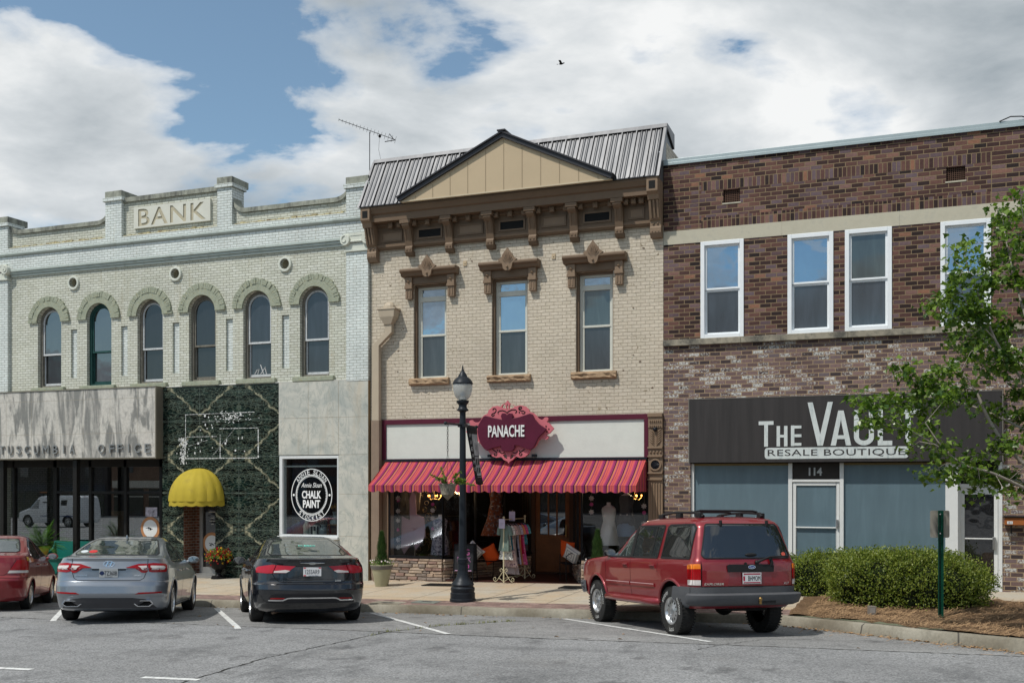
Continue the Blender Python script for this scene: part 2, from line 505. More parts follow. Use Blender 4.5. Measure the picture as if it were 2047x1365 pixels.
# ---- pine straw needles
st = MB(); rs = random.Random(5)
for k in range(9000):
    x = rs.uniform(3.5, 9.5); y0 = kerb_y(x)+.16; y1 = -1.7 if x < 7.3 else -3.1
    y = rs.uniform(y0, y1)
    if rs.random() < .06: y = y0 - rs.uniform(.2, .5)*abs(rs.gauss(0, 1)); z = z_road(x, y)+.006
    else: z = bedz(x, y)+rs.uniform(.0, .03)
    a = rs.uniform(0, PI); L = rs.uniform(.06, .16); t = rs.uniform(-.25, .35)*.12
    dx, dy = math.cos(a)*L/2, math.sin(a)*L/2; w = .0035
    st.face([(x-dx+w*math.sin(a), y-dy-w*math.cos(a), z), (x+dx+w*math.sin(a), y+dy-w*math.cos(a), z+t), (x+dx-w*math.sin(a), y+dy+w*math.cos(a), z+t+.002), (x-dx-w*math.sin(a), y-dy+w*math.cos(a), z+.002)])
rl_ = random.Random(8)
for k in range(260):
    x = rl_.uniform(-9, 6.5); y = kerb_y(x)-abs(rl_.gauss(0, .16))-.03 if rl_.random() < .8 else rl_.uniform(-9, -5)
    if rl_.random() < .55: x = rl_.uniform(3.2, 7); y = kerb_y(x)-abs(rl_.gauss(0, .14))-.05
    z = z_road(x, y)+.006; a = rl_.uniform(0, 6.28); L = rl_.uniform(.02, .05); c1, s1 = math.cos(a)*L, math.sin(a)*L
    st.face([(x-c1, y-s1, z), (x+s1*.5, y-c1*.5, z+L*.4), (x+c1, y+s1, z), (x-s1*.5, y+c1*.5, z+L*.2)])
o = st.build('pine_needles', mat('dry pine needle', (.31, .20, .11), .9, var=.5, vscale=60)); tag(o, kind='stuff')

# ------------------------------------------------------------------ sky and sun
SUN_DIR = Vector((.34, .56, -1.0)).normalized()      # the way light travels
el = math.asin(-SUN_DIR.z)
w = D.worlds.new('World'); S.world = w; w.use_nodes = True
nt = w.node_tree; nt.nodes.clear()
wo = nt.nodes.new('ShaderNodeOutputWorld')
sky = nt.nodes.new('ShaderNodeTexSky'); sky.sky_type = 'NISHITA'; sky.sun_disc = False
sky.sun_elevation = el
sky.sun_rotation = math.atan2(-SUN_DIR.x, -SUN_DIR.y)
sky.air_density = 1.0; sky.dust_density = .6; sky.ozone_density = 1.5
tc = nt.nodes.new('ShaderNodeTexCoord')
sp = N(nt, 'ShaderNodeSeparateXYZ', {0: tc.outputs['Generated']})
den = mth(nt, 'ADD', mth(nt, 'MAXIMUM', sp.outputs[2], 0.0), .35)
cl = N(nt, 'ShaderNodeCombineXYZ', {0: mth(nt, 'DIVIDE', sp.outputs[0], den), 1: mth(nt, 'DIVIDE', sp.outputs[1], den), 2: mth(nt, 'MULTIPLY', sp.outputs[2], 2.2)}).outputs[0]
CLOUD_LOC = (66, 8, 1)
mp = N(nt, 'ShaderNodeMapping', {'Vector': cl, 'Location': CLOUD_LOC}); mp.name = 'cloud_map'; mp = mp.outputs[0]
n1 = noise(nt, mp, 1.05, 2, .5, .15)
n2 = noise(nt, mp, 3.6, 8, .54, .15)
dens = mth(nt, 'ADD', mth(nt, 'MULTIPLY', n1, .57), mth(nt, 'MULTIPLY', n2, .43))
dens = mth(nt, 'SUBTRACT', dens, mth(nt, 'MULTIPLY', mth(nt, 'MAXIMUM', mth(nt, 'MULTIPLY', sp.outputs[1], -1.0), 0.0), .05))
cover = ramp(nt, dens, [(.449, 0), (.466, .6), (.494, 1)])
shade_n = noise(nt, N(nt, 'ShaderNodeMapping', {'Vector': mp, 'Location': (.12, .06, -.22)}).outputs[0], 2.4, 7, .55, .2)
ccol = ramp(nt, mth(nt, 'ADD', mth(nt, 'MULTIPLY', shade_n, .55), mth(nt, 'MULTIPLY', dens, .45)), [(.43, (7.3, 7.4, 7.4)), (.495, (5.3, 5.6, 5.8)), (.60, (2.9, 3.3, 3.6))])
skc = mixc(nt, .08, mixc(nt, 1.0, sky.outputs[0], (.90, 1.04, 1.0), 'MULTIPLY'), (4.6, 4.9, 5.1))
fin = mixc(nt, cover, skc, ccol)
bg = N(nt, 'ShaderNodeBackground', {'Color': fin, 'Strength': .104})
nt.links.new(bg.outputs[0], wo.inputs[0])
sl = D.lights.new('sun', 'SUN'); so = D.objects.new('sun', sl); COL.objects.link(so)
sl.energy = 2.95; sl.angle = R(1.2); sl.color = (1, .955, .88)
so.rotation_euler = SUN_DIR.to_track_quat('-Z', 'Y').to_euler(); so.location = (-12, -20, 40)
S.view_settings.view_transform = 'Standard'; S.view_settings.look = 'None'; S.view_settings.exposure = .27; S.view_settings.gamma = 1.0
S.cycles.use_denoising = True
S.cycles.max_bounces = 8; S.cycles.transparent_max_bounces = 12
# =================================================================== cream bank building (left)
m_cream = brick_mat('cream painted brick', .197, .0685, [(0, (.51, .52, .44)), (.35, (.56, .57, .49)), (.7, (.60, .61, .54)), (1, (.53, .535, .455))], (.24, .23, .175), .0065, .4, rough=.6, stain=((.32, .28, .17), 1.3, .56, .6), rowvar=.006)
m_white = brick_mat('white painted brick', .197, .0685, [(0, (.60, .65, .63)), (.5, (.66, .70, .68)), (1, (.62, .67, .65))], (.28, .29, .25), .006, .35, rough=.6, stain=((.38, .34, .22), 1.6, .60, .5), rowvar=.005)
m_stone_c = mat('cream painted stone', (.58, .60, .53), .65, var=.08, bmp=.2, dirt=((.20, .18, .13), 4, .56, .55), streak=True)
m_cap = mat('weathered cap stone', (.30, .31, .26), .85, var=.3, vscale=5, bmp=.4, dirt=((.08, .08, .075), 3, .45, .8), streak=True)
m_mold = mat('grey green moulding paint', (.40, .45, .42), .6, var=.1, bmp=.15, dirt=((.17, .17, .13), 5, .55, .6))
m_arch, nt_, b_, _o = start('flaking green arch paint')
v_ = ocoord(nt_)
c_ = mixc(nt_, ramp(nt_, noise(nt_, v_, 7, 5, .7), [(.35, 0), (.65, 1)]), (.25, .28, .21), (.34, .36, .275))
c_ = mixc(nt_, ramp(nt_, noise(nt_, v_, 22, 5, .75), [(.54, 0), (.64, .8)]), c_, (.34, .31, .15))
c_ = mixc(nt_, ramp(nt_, noise(nt_, v_, 11, 5, .75), [(.60, 0), (.70, .9)]), c_, (.06, .06, .045))
setb(nt_, b_, color=c_, rough=.75, normal=bump(nt_, noise(nt_, v_, 28, 5, .7), .6, .02))
m_dec = mat('decayed painted wood', (.16, .15, .125), .8, var=.3, vscale=12, bmp=.4, dirt=((.42, .43, .40), 16, .56, .8), streak=True)
m_teal = mat('dark teal painted wood', (.02, .065, .06), .5, var=.3, vscale=10, bmp=.2)
m_pwood = mat('chalky white sash paint', (.52, .54, .55), .6, var=.15, vscale=14, bmp=.2, dirt=((.12, .11, .09), 18, .55, .8))
m_glassd = glass_mat('dark upper window glass', (.006, .007, .008), .02, .015, .01)
m_glassb = glass_mat('grey film window glass', (.016, .02, .026), .02, .06, .0)
m_glassr = glass_mat('clear reflecting pane', (.008, .011, .014), .13, .01, .012)
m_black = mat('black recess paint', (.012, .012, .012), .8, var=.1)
m_dark = mat('dark bronze metal', (.018, .017, .016), .45, metal=.3, var=.2)
m_ledge = mat('exposed flaking ledge', (.42, .37, .22), .9, var=.45, vscale=9, bmp=.8, bscale=25, dirt=((.10, .055, .035), 14, .48, .9))

bank = thing('bank_building', 'long cream painted brick building with a carved BANK tablet and six arched upper windows', 'building', (-13.2, 0, -.15))
BX0, BX1 = -20.6, -7.36
def bpart(b, name, m, **k): return b.build(name, m, k.pop('parent', bank), world=True, **k)
def arch_loop(cx, hw, z0, zs, n=18):
    return [(cx-hw, z0), (cx+hw, z0)] + [(cx+hw*math.cos(PI*i/n), zs+hw*math.sin(PI*i/n)) for i in range(n+1)]
WC = [-17.63, -15.85, -14.10, -12.39, -10.67, -8.95]
ZS, HW = 6.90, .43
holes = [arch_loop(c, HW, 5.06, ZS) for c in WC]
SC = [(a+b)/2 for a, b in zip(WC, WC[1:])]
slots = [[(c-.11, 5.30), (c+.11, 5.30), (c+.11, 6.66), (c-.11, 6.66)] for c in SC]
RC = [-16.74, -13.24, -9.81]
rnd = [[(c+.13*math.cos(2*PI*i/20), 7.95+.15*math.sin(2*PI*i/20)) for i in range(20)] for c in RC]
b = MB()
b.prism([(-19.085, 4.9), (-7.98, 4.9), (-7.98, 8.26), (-19.085, 8.26)], 0.0, .26, holes=holes+slots+rnd)
bpart(b, 'upper_wall', m_cream)
# pilasters and everything above the low moulding stand proud
b = MB(); b.box(BX0, -19.085, -.1, .26, 4.9, 8.2); bpart(b, 'pilaster', m_white)
b = MB(); b.box(-7.98, BX1, -.1, .26, 4.9, 8.1); bpart(b, 'pilaster', m_white)
b = MB(); b.box(BX0, BX1, -.1, .26, 8.462, 8.842)
bpart(b, 'frieze', m_white)
b = MB()
for i, (y, z0, z1) in enumerate(((-.05, 8.262, 8.33), (-.085, 8.33, 8.395), (-.12, 8.395, 8.46))):
    b.box(-19.02, -8.04, y, .2, z0, z1)
bpart(b, 'lower_moulding', m_mold, bevel=.008)
b = MB(); b.prism([(.1, 8.844), (-.12, 8.844), (-.165, 8.885), (-.165, 8.925), (.1, 8.925)], BX0, BX1, 'yz')
bpart(b, 'upper_moulding', m_mold)
b = MB(); b.box(BX0, BX1, -.12, .26, 8.927, 9.068)
bpart(b, 'parapet_base', m_white)
# recessed parapet fields, ragged ledge at their foot
b = MB()
b.box(-19.07, -15.54, .015, .26, 9.07, 9.48); b.box(-14.985, -11.84, .015, .26, 9.07, 10.02); b.box(-11.38, -7.98, .015, .26, 9.07, 9.38)
def swoop(xa, xb, zlo, zhi, flip):
    pts = []
    for i in range(9):
        t = i/8; x = xa+(xb-xa)*t
        u = 1-t if flip else t
        pts.append((x, zlo+(zhi-zlo)*(1-math.sqrt(max(0, 1-u*u)))))
    return pts
sw = [swoop(-19.07, -18.72, 9.485, 9.72, True), swoop(-15.9, -15.54, 9.485, 9.72, False), swoop(-11.38, -11.0, 9.385, 9.68, True), swoop(-8.36, -7.98, 9.385, 9.63, False)]
for p in sw:
    b.prism(p+[(p[-1][0], 9.3), (p[0][0], 9.3)], .016, .25)
bpart(b, 'parapet_wall', m_cream)
rb = random.Random(2); b = MB()
for x0, x1 in ((-19.07, -15.56), (-14.97, -11.86), (-11.36, -8.0)):
    x = x0
    while x < x1-.12:
        w_ = rb.uniform(.06, .16); b.box(x, x+w_, -.03-rb.uniform(0, .03), .03, 9.066, 9.10+rb.uniform(.0, .05)); x += w_
bpart(b, 'ragged_ledge', m_ledge)
# copings
b = MB()
def coping(pts, th=.11):
    for (x0, z0), (x1, z1) in zip(pts, pts[1:]):
        b.raw([(x0, -.05, z0), (x1, -.05, z1), (x1, .32, z1), (x0, .32, z0), (x0, -.05, z0+th), (x1, -.05, z1+th), (x1, .32, z1+th), (x0, .32, z0+th)], [(0, 3, 2, 1), (4, 5, 6, 7), (0, 1, 5, 4), (2, 3, 7, 6), (1, 2, 6, 5), (3, 0, 4, 7)])
coping(sw[0]); coping(sw[1]); coping(sw[2]); coping(sw[3])
coping([(-18.72, 9.485), (-17.3, 9.485)]); coping([(-17.295, 9.487), (-15.9, 9.487)])
coping([(-11.0, 9.385), (-9.7, 9.385)]); coping([(-9.695, 9.387), (-8.36, 9.385)])
coping([(-14.985, 10.022), (-13.4, 10.022)], .12); coping([(-13.396, 10.024), (-11.84, 10.024)], .12)
bpart(b, 'coping', m_cap)
for x0, x1, zt in ((BX0, -19.085, 9.72), (-15.54, -14.985, 10.06), (-11.84, -11.38, 10.06), (-7.98, BX1, 9.66)):
    b = MB(); b.box(x0, x1, -.1, .42, 9.07, zt)
    p = bpart(b, 'pier', m_white)
    b = MB(); b.box(x0-.05, x1+.05, -.15, .47, zt+.002, zt+.10); bpart(b, 'pier_band', m_white, parent=p).location = -Vector(bank.location)
    b = MB(); b.box(x0-.01, x1+.01, -.11, .62, zt+.102, zt+.285); bpart(b, 'pier_cap', m_cap, parent=p, bevel=.012).location = (0, 0, 0)
    p.children[0].location = (0, 0, 0)
# carved tablet with sunk letters
m_cut = mat('shadowed carved letter', (.45, .41, .30), .8, var=.15, vscale=8, bmp=.3); m_tab = mat('pale carved stone', (.60, .60, .53), .7, var=.06, bmp=.1)
tb = MB(); tb.box(-14.61, -12.1, -.05, .05, 9.265, 9.84)
tab = bpart(tb, 'tablet', [m_tab, m_cut])
lt = text_mb('BANK', 2.22, .46, .04, spacing=1.12, bold=.012)
for i_ in range(len(lt.mi)): lt.mi[i_] = 1
lt.v = [(p[0]-13.35, -.08+(p[1]+.04)*1.3, p[2]+9.55) for p in lt.v]; lt.v = [(p[0], min(p[1], -.018) if p[1] > -.06 else -.09, p[2]) for p in lt.v]
lo = bpart(lt, 'cut', [m_tab, m_cut]); md_ = tab.modifiers.new('carve', 'BOOLEAN'); md_.object = lo; md_.solver = 'EXACT'; md_.use_self = True; md_.use_hole_tolerant = True; bpy.context.view_layer.update()
me_ = D.meshes.new_from_object(tab.evaluated_get(bpy.context.evaluated_depsgraph_get())); tab.modifiers.clear(); tab.data = me_; D.objects.remove(lo)
# Ionic capitals
def capital(xc, hw, zt):
    b = MB()
    b.box(xc-hw-.02, xc+hw+.02, -.16, .1, zt-.06, zt)
    b.box(xc-hw+.02, xc+hw-.02, -.15, .1, zt-.2, zt-.062)
    for s_ in (-1, 1):
        cx = xc+s_*(hw-.02)
        b.lathe([(.0, -.215), (.125, -.215), (.135, -.2), (.135, .0), (0, .0)], (cx, 0, zt-.16), 20, 'y')
        pts = [(cx+(.11-.011*k)*math.cos(-s_*k*.62+PI/2), -.222, zt-.16+(.11-.011*k)*math.sin(-s_*k*.62+PI/2)) for k in range(10)]
        b.tube(pts, .014, 6)
    for k in range(7):
        x = xc-hw+.18+(2*hw-.36)*k/6
        b.sphere((x, -.15, zt-.2), .035, 8, 6)
    b.box(xc-hw, xc+hw, -.13, .1, zt-.4, zt-.24); b.box(xc-hw-.03, xc+hw+.03, -.15, .1, zt-.44, zt-.402)
    bpart(b, 'capital', m_stone_c, smooth=40)
capital(-19.65, .565, 8.62); capital(-7.66, .32, 8.53)
# round vents
for c in RC:
    b = MB(); b.lathe([(.13, -.04), (.145, -.055), (.19, -.05), (.2, -.03), (.2, .02), (.13, .05)], (c, 0, 7.95), 28, 'y')
    p = bpart(b, 'round_vent', m_stone_c, smooth=50)
    b = MB(); b.lathe([(.0, .16), (.08, .16), (.133, .05)], (c, 0, 7.95), 24, 'y'); o = bpart(b, 'vent_bowl', mat('dusty vent hollow', (.30, .27, .19), .9, var=.4, vscale=9), parent=p, smooth=60); o.location = (0, 0, 0)
# recessed slot backs
for c in SC:
    b = MB(); b.box(c-.115, c+.115, .06, .1, 5.29, 6.67); bpart(b, 'slot_panel', m_white)
# arched windows
for i, c in enumerate(WC):
    fm = m_teal if i == 1 else m_dec
    b = MB(); ys = .13
    b.ring(c, ZS, HW-.075, HW+.002, .1, .24, 0, PI, 22)
    b.box(c-HW-.001, c-HW+.075, .1, .24, 5.06, ZS); b.box(c+HW-.075, c+HW+.001, .1, .24, 5.06, ZS)
    b.box(c-HW+.075, c+HW-.075, .1, .24, 5.062, 5.12)
    win = bpart(b, 'window', fm)
    q = HW-.076
    def wp(bb, n, m, **k):
        o = bpart(bb, n, m, parent=win, **k); o.location = (0, 0, 0); return o
    b = MB(); zm = 6.0
    b.ring(c, ZS, q-.045, q, .13, .18, 0, PI, 22); b.box(c-q, c-q+.045, .13, .18, zm+.03, ZS); b.box(c+q-.045, c+q, .13, .18, zm+.03, ZS)
    b.box(c-q, c+q, .125, .18, zm-.02, zm+.03)
    b.box(c-q, c-q+.04, .185, .215, 5.122, zm-.02); b.box(c+q-.04, c+q, .185, .215, 5.122, zm-.02); b.box(c-q+.04, c+q-.04, .18, .215, 5.122, 5.19)
    wp(b, 'sash', m_teal if i == 1 else m_pwood if i != 3 else m_dec)
    b = MB(); b.prism(arch_loop(c, q-.046, zm+.031, ZS), .15, .16); wp(b, 'upper_pane', [m_glassr, m_glassr, m_glassd, m_glassd, m_glassr, m_glassb][i] if i != 4 else m_glassb)
    b = MB(); b.box(c-q+.041, c+q-.041, .195, .205, 5.191, zm-.021); wp(b, 'lower_pane', [m_glassd, m_glassr, m_glassd, m_glassd, m_glassb, m_glassb][i])
    if i == 5:
        b = MB()
        for k in range(26): b.box(c-q+.08, c+q-.08, .215, .219, 6.1+k*.03, 6.118+k*.03)
        wp(b, 'blind', mat('grey blind slats', (.35, .37, .39), .5))
    if i == 4:
        b = MB(); rr = random.Random(4)
        for k in range(5): b.tube([(c-.2+.09*k, .19, 5.2), (c-.05+.1*k-rr.uniform(0, .3), .189, 5.3+rr.uniform(.0, .18))], .012, 5)
        wp(b, 'papers', mat('pale papers', (.6, .6, .6), .7))
    # voussoir ring
    b = MB(); n = 30; rr = random.Random(20+i)
    b.ring(c, ZS, HW+.003, .60, -.05, .02, 0, PI, 26)
    for k in range(n):
        a0, a1 = PI*k/n+.004, PI*(k+1)/n-.004
        b.ring(c, ZS, .602, .738+rr.uniform(-.012, .016), -.045-rr.uniform(.0, .025), .02, a0, a1, 2)
    wp(b, 'arch_ring', m_arch)
    b = MB(); b.box(c-.60, c+.60, -.10, .1, 4.935, 5.058); wp(b, 'sill', m_arch, bevel=.015)
# solid block behind the facade
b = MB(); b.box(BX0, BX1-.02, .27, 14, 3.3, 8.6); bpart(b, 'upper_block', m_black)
b = MB(); b.box(BX0, BX0+.25, .3, 14, -.6, 3.298); b.box(BX1-.27, BX1-.02, .3, 14, -.6, 3.298); b.box(BX0, BX1, 13.8, 14, -.6, 3.298); bpart(b, 'side_wall', m_cream)
# ---------------------------------------------------------------- stone front: stained panel, green marble, grey marble
m_pan, nt_, b_, _o = start('stained grey marble')
v_ = ocoord(nt_); t1 = noise(nt_, ocoord(nt_, (1.9, 1, .42), loc=(1.7, 0, 0)), 1.15, 6, .62, 1.0)
t2 = noise(nt_, ocoord(nt_, (5.5, 1, .6), loc=(4, 0, 2)), 1.0, 6, .7, .5)
c_ = mixc(nt_, ramp(nt_, t1, [(.46, 0), (.55, 1)]), (.54, .52, .47), (.20, .20, .185))
c_ = mixc(nt_, ramp(nt_, t2, [(.52, 0), (.66, .85)]), c_, (.52, .49, .44))
c_ = mixc(nt_, ramp(nt_, noise(nt_, v_, 9, 6, .8), [(.45, 0), (.75, .5)]), c_, (.12, .115, .11))
br_ = N(nt_, 'ShaderNodeTexBrick', {'Vector': N(nt_, 'ShaderNodeMapping', {'Vector': v_, 'Rotation': (-PI/2, 0, 0), 'Location': (.3, .0, -3.12)}).outputs[0], 'Scale': 1.0, 'Mortar Size': .007, 'Brick Width': .93, 'Row Height': .93}, offset=0.0)
c_ = mixc(nt_, mth(nt_, 'MULTIPLY', br_.outputs[1], .7), c_, (.28, .25, .19))
setb(nt_, b_, color=c_, rough=.55, normal=bump(nt_, t2, .08, .01))
b = MB(); b.box(BX0, -13.66, -.32, .2, 3.06, 4.925)
pan = bpart(b, 'stained_marble_panel', m_pan)
b = MB(); b.box(BX0, -13.64, -.34, .3, 4.927, 4.95); b.box(-13.658, -13.62, -.335, .2, 3.03, 4.926); b.box(BX0, -13.66, -.325, .2, 3.03, 3.058)
o = bpart(b, 'panel_trim', mat('bronze edge trim', (.22, .20, .16), .5, metal=.4)); 
b = MB()
tx = {'T': -19.33, 'U': -18.99, 'S': -18.66, 'C': -18.3, 'U ': -17.95, 'M': -17.6, 'B': -17.23, 'I': -16.95, 'A': -16.66}
m_let = mat('dull metal letter', (.34, .34, .33), .35, metal=.7, var=.2)
for ch, px in zip('TUSCUMBIAOFFICE', (6, 22, 39, 56, 74, 93, 112, 129, 146, 204, 225, 241, 259, 276, 296)):
    x, z = fx(px, 904 if px < 180 else 901, -.33)
    wd = {'I': .03, 'M': .22, 'O': .22, 'C': .19}.get(ch, .17)
    t_ = text_mb(ch, wd, .235, .035)
    o = t_.build('letter', m_let, pan, loc=(x+.0, -.335, 3.30))
# green marble, book-matched slabs
m_gm, nt_, b_, _o = start('green veined marble')
t_ = nt_.nodes.new('ShaderNodeTexCoord'); sp_ = N(nt_, 'ShaderNodeSeparateXYZ', {0: t_.outputs['Object']})
def fold(v, o_, p_):
    q_ = mth(nt_, 'FRACT', mth(nt_, 'DIVIDE', mth(nt_, 'SUBTRACT', v, o_), 2*p_))
    return mth(nt_, 'MULTIPLY', mth(nt_, 'ABSOLUTE', mth(nt_, 'SUBTRACT', q_, .5)), 2*p_)
fu = fold(sp_.outputs[0], -11.19, 1.235); fv = fold(sp_.outputs[2], 4.01, .95)
fc = N(nt_, 'ShaderNodeCombineXYZ', {0: fu, 1: fv}).outputs[0]
nn = noise(nt_, N(nt_, 'ShaderNodeMapping', {'Vector': fc, 'Rotation': (0, 0, .6), 'Scale': (1, 1.9, 1)}).outputs[0], 1.2, 6, .6, 1.8)
c_ = ramp(nt_, nn, [(.42, (.002, .003, .003)), (.52, (.003, .007, .006)), (.62, (.007, .018, .014)), (.76, (.03, .055, .045))])
fine = noise(nt_, N(nt_, 'ShaderNodeMapping', {'Vector': fc, 'Rotation': (0, 0, .5), 'Scale': (1, 2.6, 1)}).outputs[0], 2.3, 7, .66, 2.2)
rid = mth(nt_, 'ABSOLUTE', mth(nt_, 'SUBTRACT', fine, .5))
c_ = mixc(nt_, ramp(nt_, rid, [(.0, .75), (.008, .2), (.022, 0)]), c_, (.24, .28, .20))
fine2 = noise(nt_, N(nt_, 'ShaderNodeMapping', {'Vector': fc, 'Rotation': (0, 0, -.35), 'Scale': (1, 3.2, 1), 'Location': (3, 1, 0)}).outputs[0], 1.7, 7, .66, 2.4)
c_ = mixc(nt_, ramp(nt_, mth(nt_, 'ABSOLUTE', mth(nt_, 'SUBTRACT', fine2, .5)), [(.0, .7), (.008, .2), (.022, 0)]), c_, (.17, .25, .21))
# one broad vein runs corner to corner through every slab
dg_ = mth(nt_, 'SUBTRACT', mth(nt_, 'ADD', mth(nt_, 'DIVIDE', fu, 1.235), mth(nt_, 'DIVIDE', fv, .95)), mth(nt_, 'ADD', .86, mth(nt_, 'MULTIPLY', mth(nt_, 'SUBTRACT', noise(nt_, fc, 5, 5, .7), .5), .45)))
c_ = mixc(nt_, mth(nt_, 'MULTIPLY', ramp(nt_, mth(nt_, 'ABSOLUTE', dg_), [(.014, .85), (.05, 0)]), ramp(nt_, noise(nt_, fc, 6, 4, .7), [(.38, .05), (.60, 1)])), c_, (.40, .38, .26))
jn = mth(nt_, 'MINIMUM', mth(nt_, 'MINIMUM', fu, mth(nt_, 'SUBTRACT', 1.235, fu)), mth(nt_, 'MINIMUM', fv, mth(nt_, 'SUBTRACT', .95, fv)))
c_ = mixc(nt_, ramp(nt_, jn, [(.004, .6), (.006, 0)]), c_, (.14, .17, .15))
setb(nt_, b_, color=c_, rough=.12, spec=.14)
b = MB()
b.prism([(-13.66, -.6), (-12.95, -.6), (-12.95, 2.35), (-11.93, 2.35), (-11.93, -.6), (-9.958, -.6), (-9.958, 4.925), (-13.66, 4.925)], -.06, .2)
bpart(b, 'green_marble_facing', m_gm)
b = MB(); b.box(-13.66, -7.36, -.075, .2, 4.926, 4.945); bpart(b, 'facing_flashing', mat('thin lead flashing', (.5, .5, .47), .5))
# scraped paint left by an old sign
rp = random.Random(11); b = MB()
def blot(x, z, w_, h_):
    k = 9; pts = [(x+w_*math.cos(2*PI*i/k)*rp.uniform(.5, 1.1), z+h_*math.sin(2*PI*i/k)*rp.uniform(.5, 1.1)) for i in range(k)]
    b.face([(p[0], -.0625-rp.uniform(0, .0015), p[1]) for p in pts])
def rough_line(p, q, w_):
    L = math.hypot(q[0]-p[0], q[1]-p[1]); n = int(L/.022)
    for i in range(n):
        if rp.random() < .06: continue
        t = i/n; blot(p[0]+(q[0]-p[0])*t, p[1]+(q[1]-p[1])*t, rp.uniform(.012, .028) if q[0] != p[0] else w_*rp.uniform(.3, 1.2), w_*rp.uniform(.3, 1.2) if q[0] != p[0] else rp.uniform(.012, .028))
xa, za = fx(374, 829); xb, zb = fx(519, 915); xm = fx(443, 900)[0]; zm_ = fx(443, 872)[1]
rough_line((xa, za), (xb-.1, za+.02), .010); rough_line((xa, za), (xa, zb), .012); rough_line((xb, zm_+.15), (xb, zb), .022); rough_line((xa, zb), (xb, zb), .016); rough_line((xa+.05, zm_), (xm-.1, zm_), .008); rough_line((xm, zm_+.03), (xm, zb), .02); rough_line((xm, zm_+.2), (xb, zm_+.2), .012)
for k in range(26): rough_line((xa+rp.uniform(-.15, 2), zb+rp.uniform(0, 1.1)), (xa+rp.uniform(-.15, 2)*.05+rp.uniform(0, 1.9), zb+rp.uniform(0, 1.1)), .004) if k < 3 else blot(xa+rp.uniform(0, 1.9), zb+rp.uniform(.05, 1.15), rp.uniform(.015, .04), rp.uniform(.015, .05))
for k in range(130): blot(xa+rp.gauss(-.08, .07), zb+rp.uniform(-.15, .55), .012, .03)
for k in range(90): blot(xa+1.45+rp.gauss(0, .28), zb+1.05+rp.gauss(0, .07), .025, .012)
tag(bpart(b, 'paint_residue', mat('old white paint scraps', (.62, .63, .62), .8, var=.3, vscale=20)), kind='stuff')
# grey marble at the right with its shop window
m_lm, nt_, b_, _o = start('pale grey marble')
v_ = ocoord(nt_)
c_ = mixc(nt_, ramp(nt_, noise(nt_, ocoord(nt_, (1, 1, 1), rot=(0, .5, 0)), 1.3, 6, .65, 1.2), [(.42, 0), (.64, 1)]), (.52, .51, .45), (.36, .38, .35))
c_ = mixc(nt_, ramp(nt_, mth(nt_, 'ABSOLUTE', mth(nt_, 'SUBTRACT', noise(nt_, ocoord(nt_, (1.6, 1, .8), rot=(0, -.6, 0)), 1.5, 6, .65, 1.5), .5)), [(0, .5), (.03, 0)]), c_, (.22, .25, .23))
c_ = mixc(nt_, ramp(nt_, noise(nt_, ocoord(nt_, (2, 1, .3)), 1.1, 5, .7), [(.55, 0), (.75, .5)]), c_, (.45, .36, .24))
setb(nt_, b_, color=c_, rough=.45)
m_jt = mat('rusty joint', (.36, .27, .16), .9)
rows = [4.922, 4.01, 3.075]
def slabs(b, x0, x1, zs, y=-.09):
    for z1, z0 in zip(zs, zs[1:]): b.box(x0+.003, x1-.003, y, .2, z0+.003, z1-.003)
b = MB()
for x0, x1 in ((-9.955, -9.08), (-9.08, -8.205)): slabs(b, x0, x1, rows)
slabs(b, -8.205, -7.362, [4.922, 4.01, 3.075, 2.1, 1.05, -.6])
for x0, x1 in ((-9.955, -9.08), (-9.08, -8.205)): slabs(b, x0, x1, [1.0, -.6])
bpart(b, 'grey_marble_facing', m_lm, bevel=.004)
b = MB(); b.box(-9.954, -7.364, -.085, .1, 3.08, 4.92); b.box(-8.2, -7.364, -.085, .1, -.6, 3.079); bpart(b, 'marble_joint', m_jt)
b = MB(); X0, X1, Z0, Z1 = -9.94, -8.21, 1.0, 3.06
b.box(X0, X1, -.08, .12, Z0, Z0+.07); b.box(X0, X1, -.08, .12, Z1-.07, Z1); b.box(X0, X0+.09, -.08, .12, Z0+.07, Z1-.07); b.box(X1-.04, X1, -.08, .12, Z0+.07, Z1-.07)
b.box(X0-.02, X1+.02, -.16, -.08, Z0-.03, Z0+.03)
sw_ = bpart(b, 'shop_window', mat('white aluminium frame', (.62, .64, .64), .4, var=.08, dirt=((.3, .3, .28), 8, .6, .5)), bevel=.006)
m_shop = glass_mat('clear shop glass', (.01, .01, .012), .05, .01, .0, (.86, .9, .9), .92)
b = MB(); b.box(X0+.09, X1-.04, .0, .008, Z0+.07, Z1-.07); o = bpart(b, 'pane', m_shop, parent=sw_); o.location = (0, 0, 0)
b = MB(); b.box(X0+.09, X1-.04, .03, .05, Z1-.28, Z1-.24); o = bpart(b, 'blind_rail', m_pwood, parent=sw_); o.location = (0, 0, 0)
# display room behind it
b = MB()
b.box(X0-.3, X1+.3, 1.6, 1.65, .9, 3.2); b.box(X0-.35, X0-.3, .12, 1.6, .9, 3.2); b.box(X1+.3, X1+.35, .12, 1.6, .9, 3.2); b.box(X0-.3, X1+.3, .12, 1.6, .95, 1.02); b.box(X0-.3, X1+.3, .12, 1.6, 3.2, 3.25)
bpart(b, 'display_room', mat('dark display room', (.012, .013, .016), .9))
b = MB(); b.box(X0+.0, X0+.42, .5, .54, 1.02, 2.9); bpart(b, 'blue_shutter', mat('dark blue shutter', (.015, .045, .085), .5))
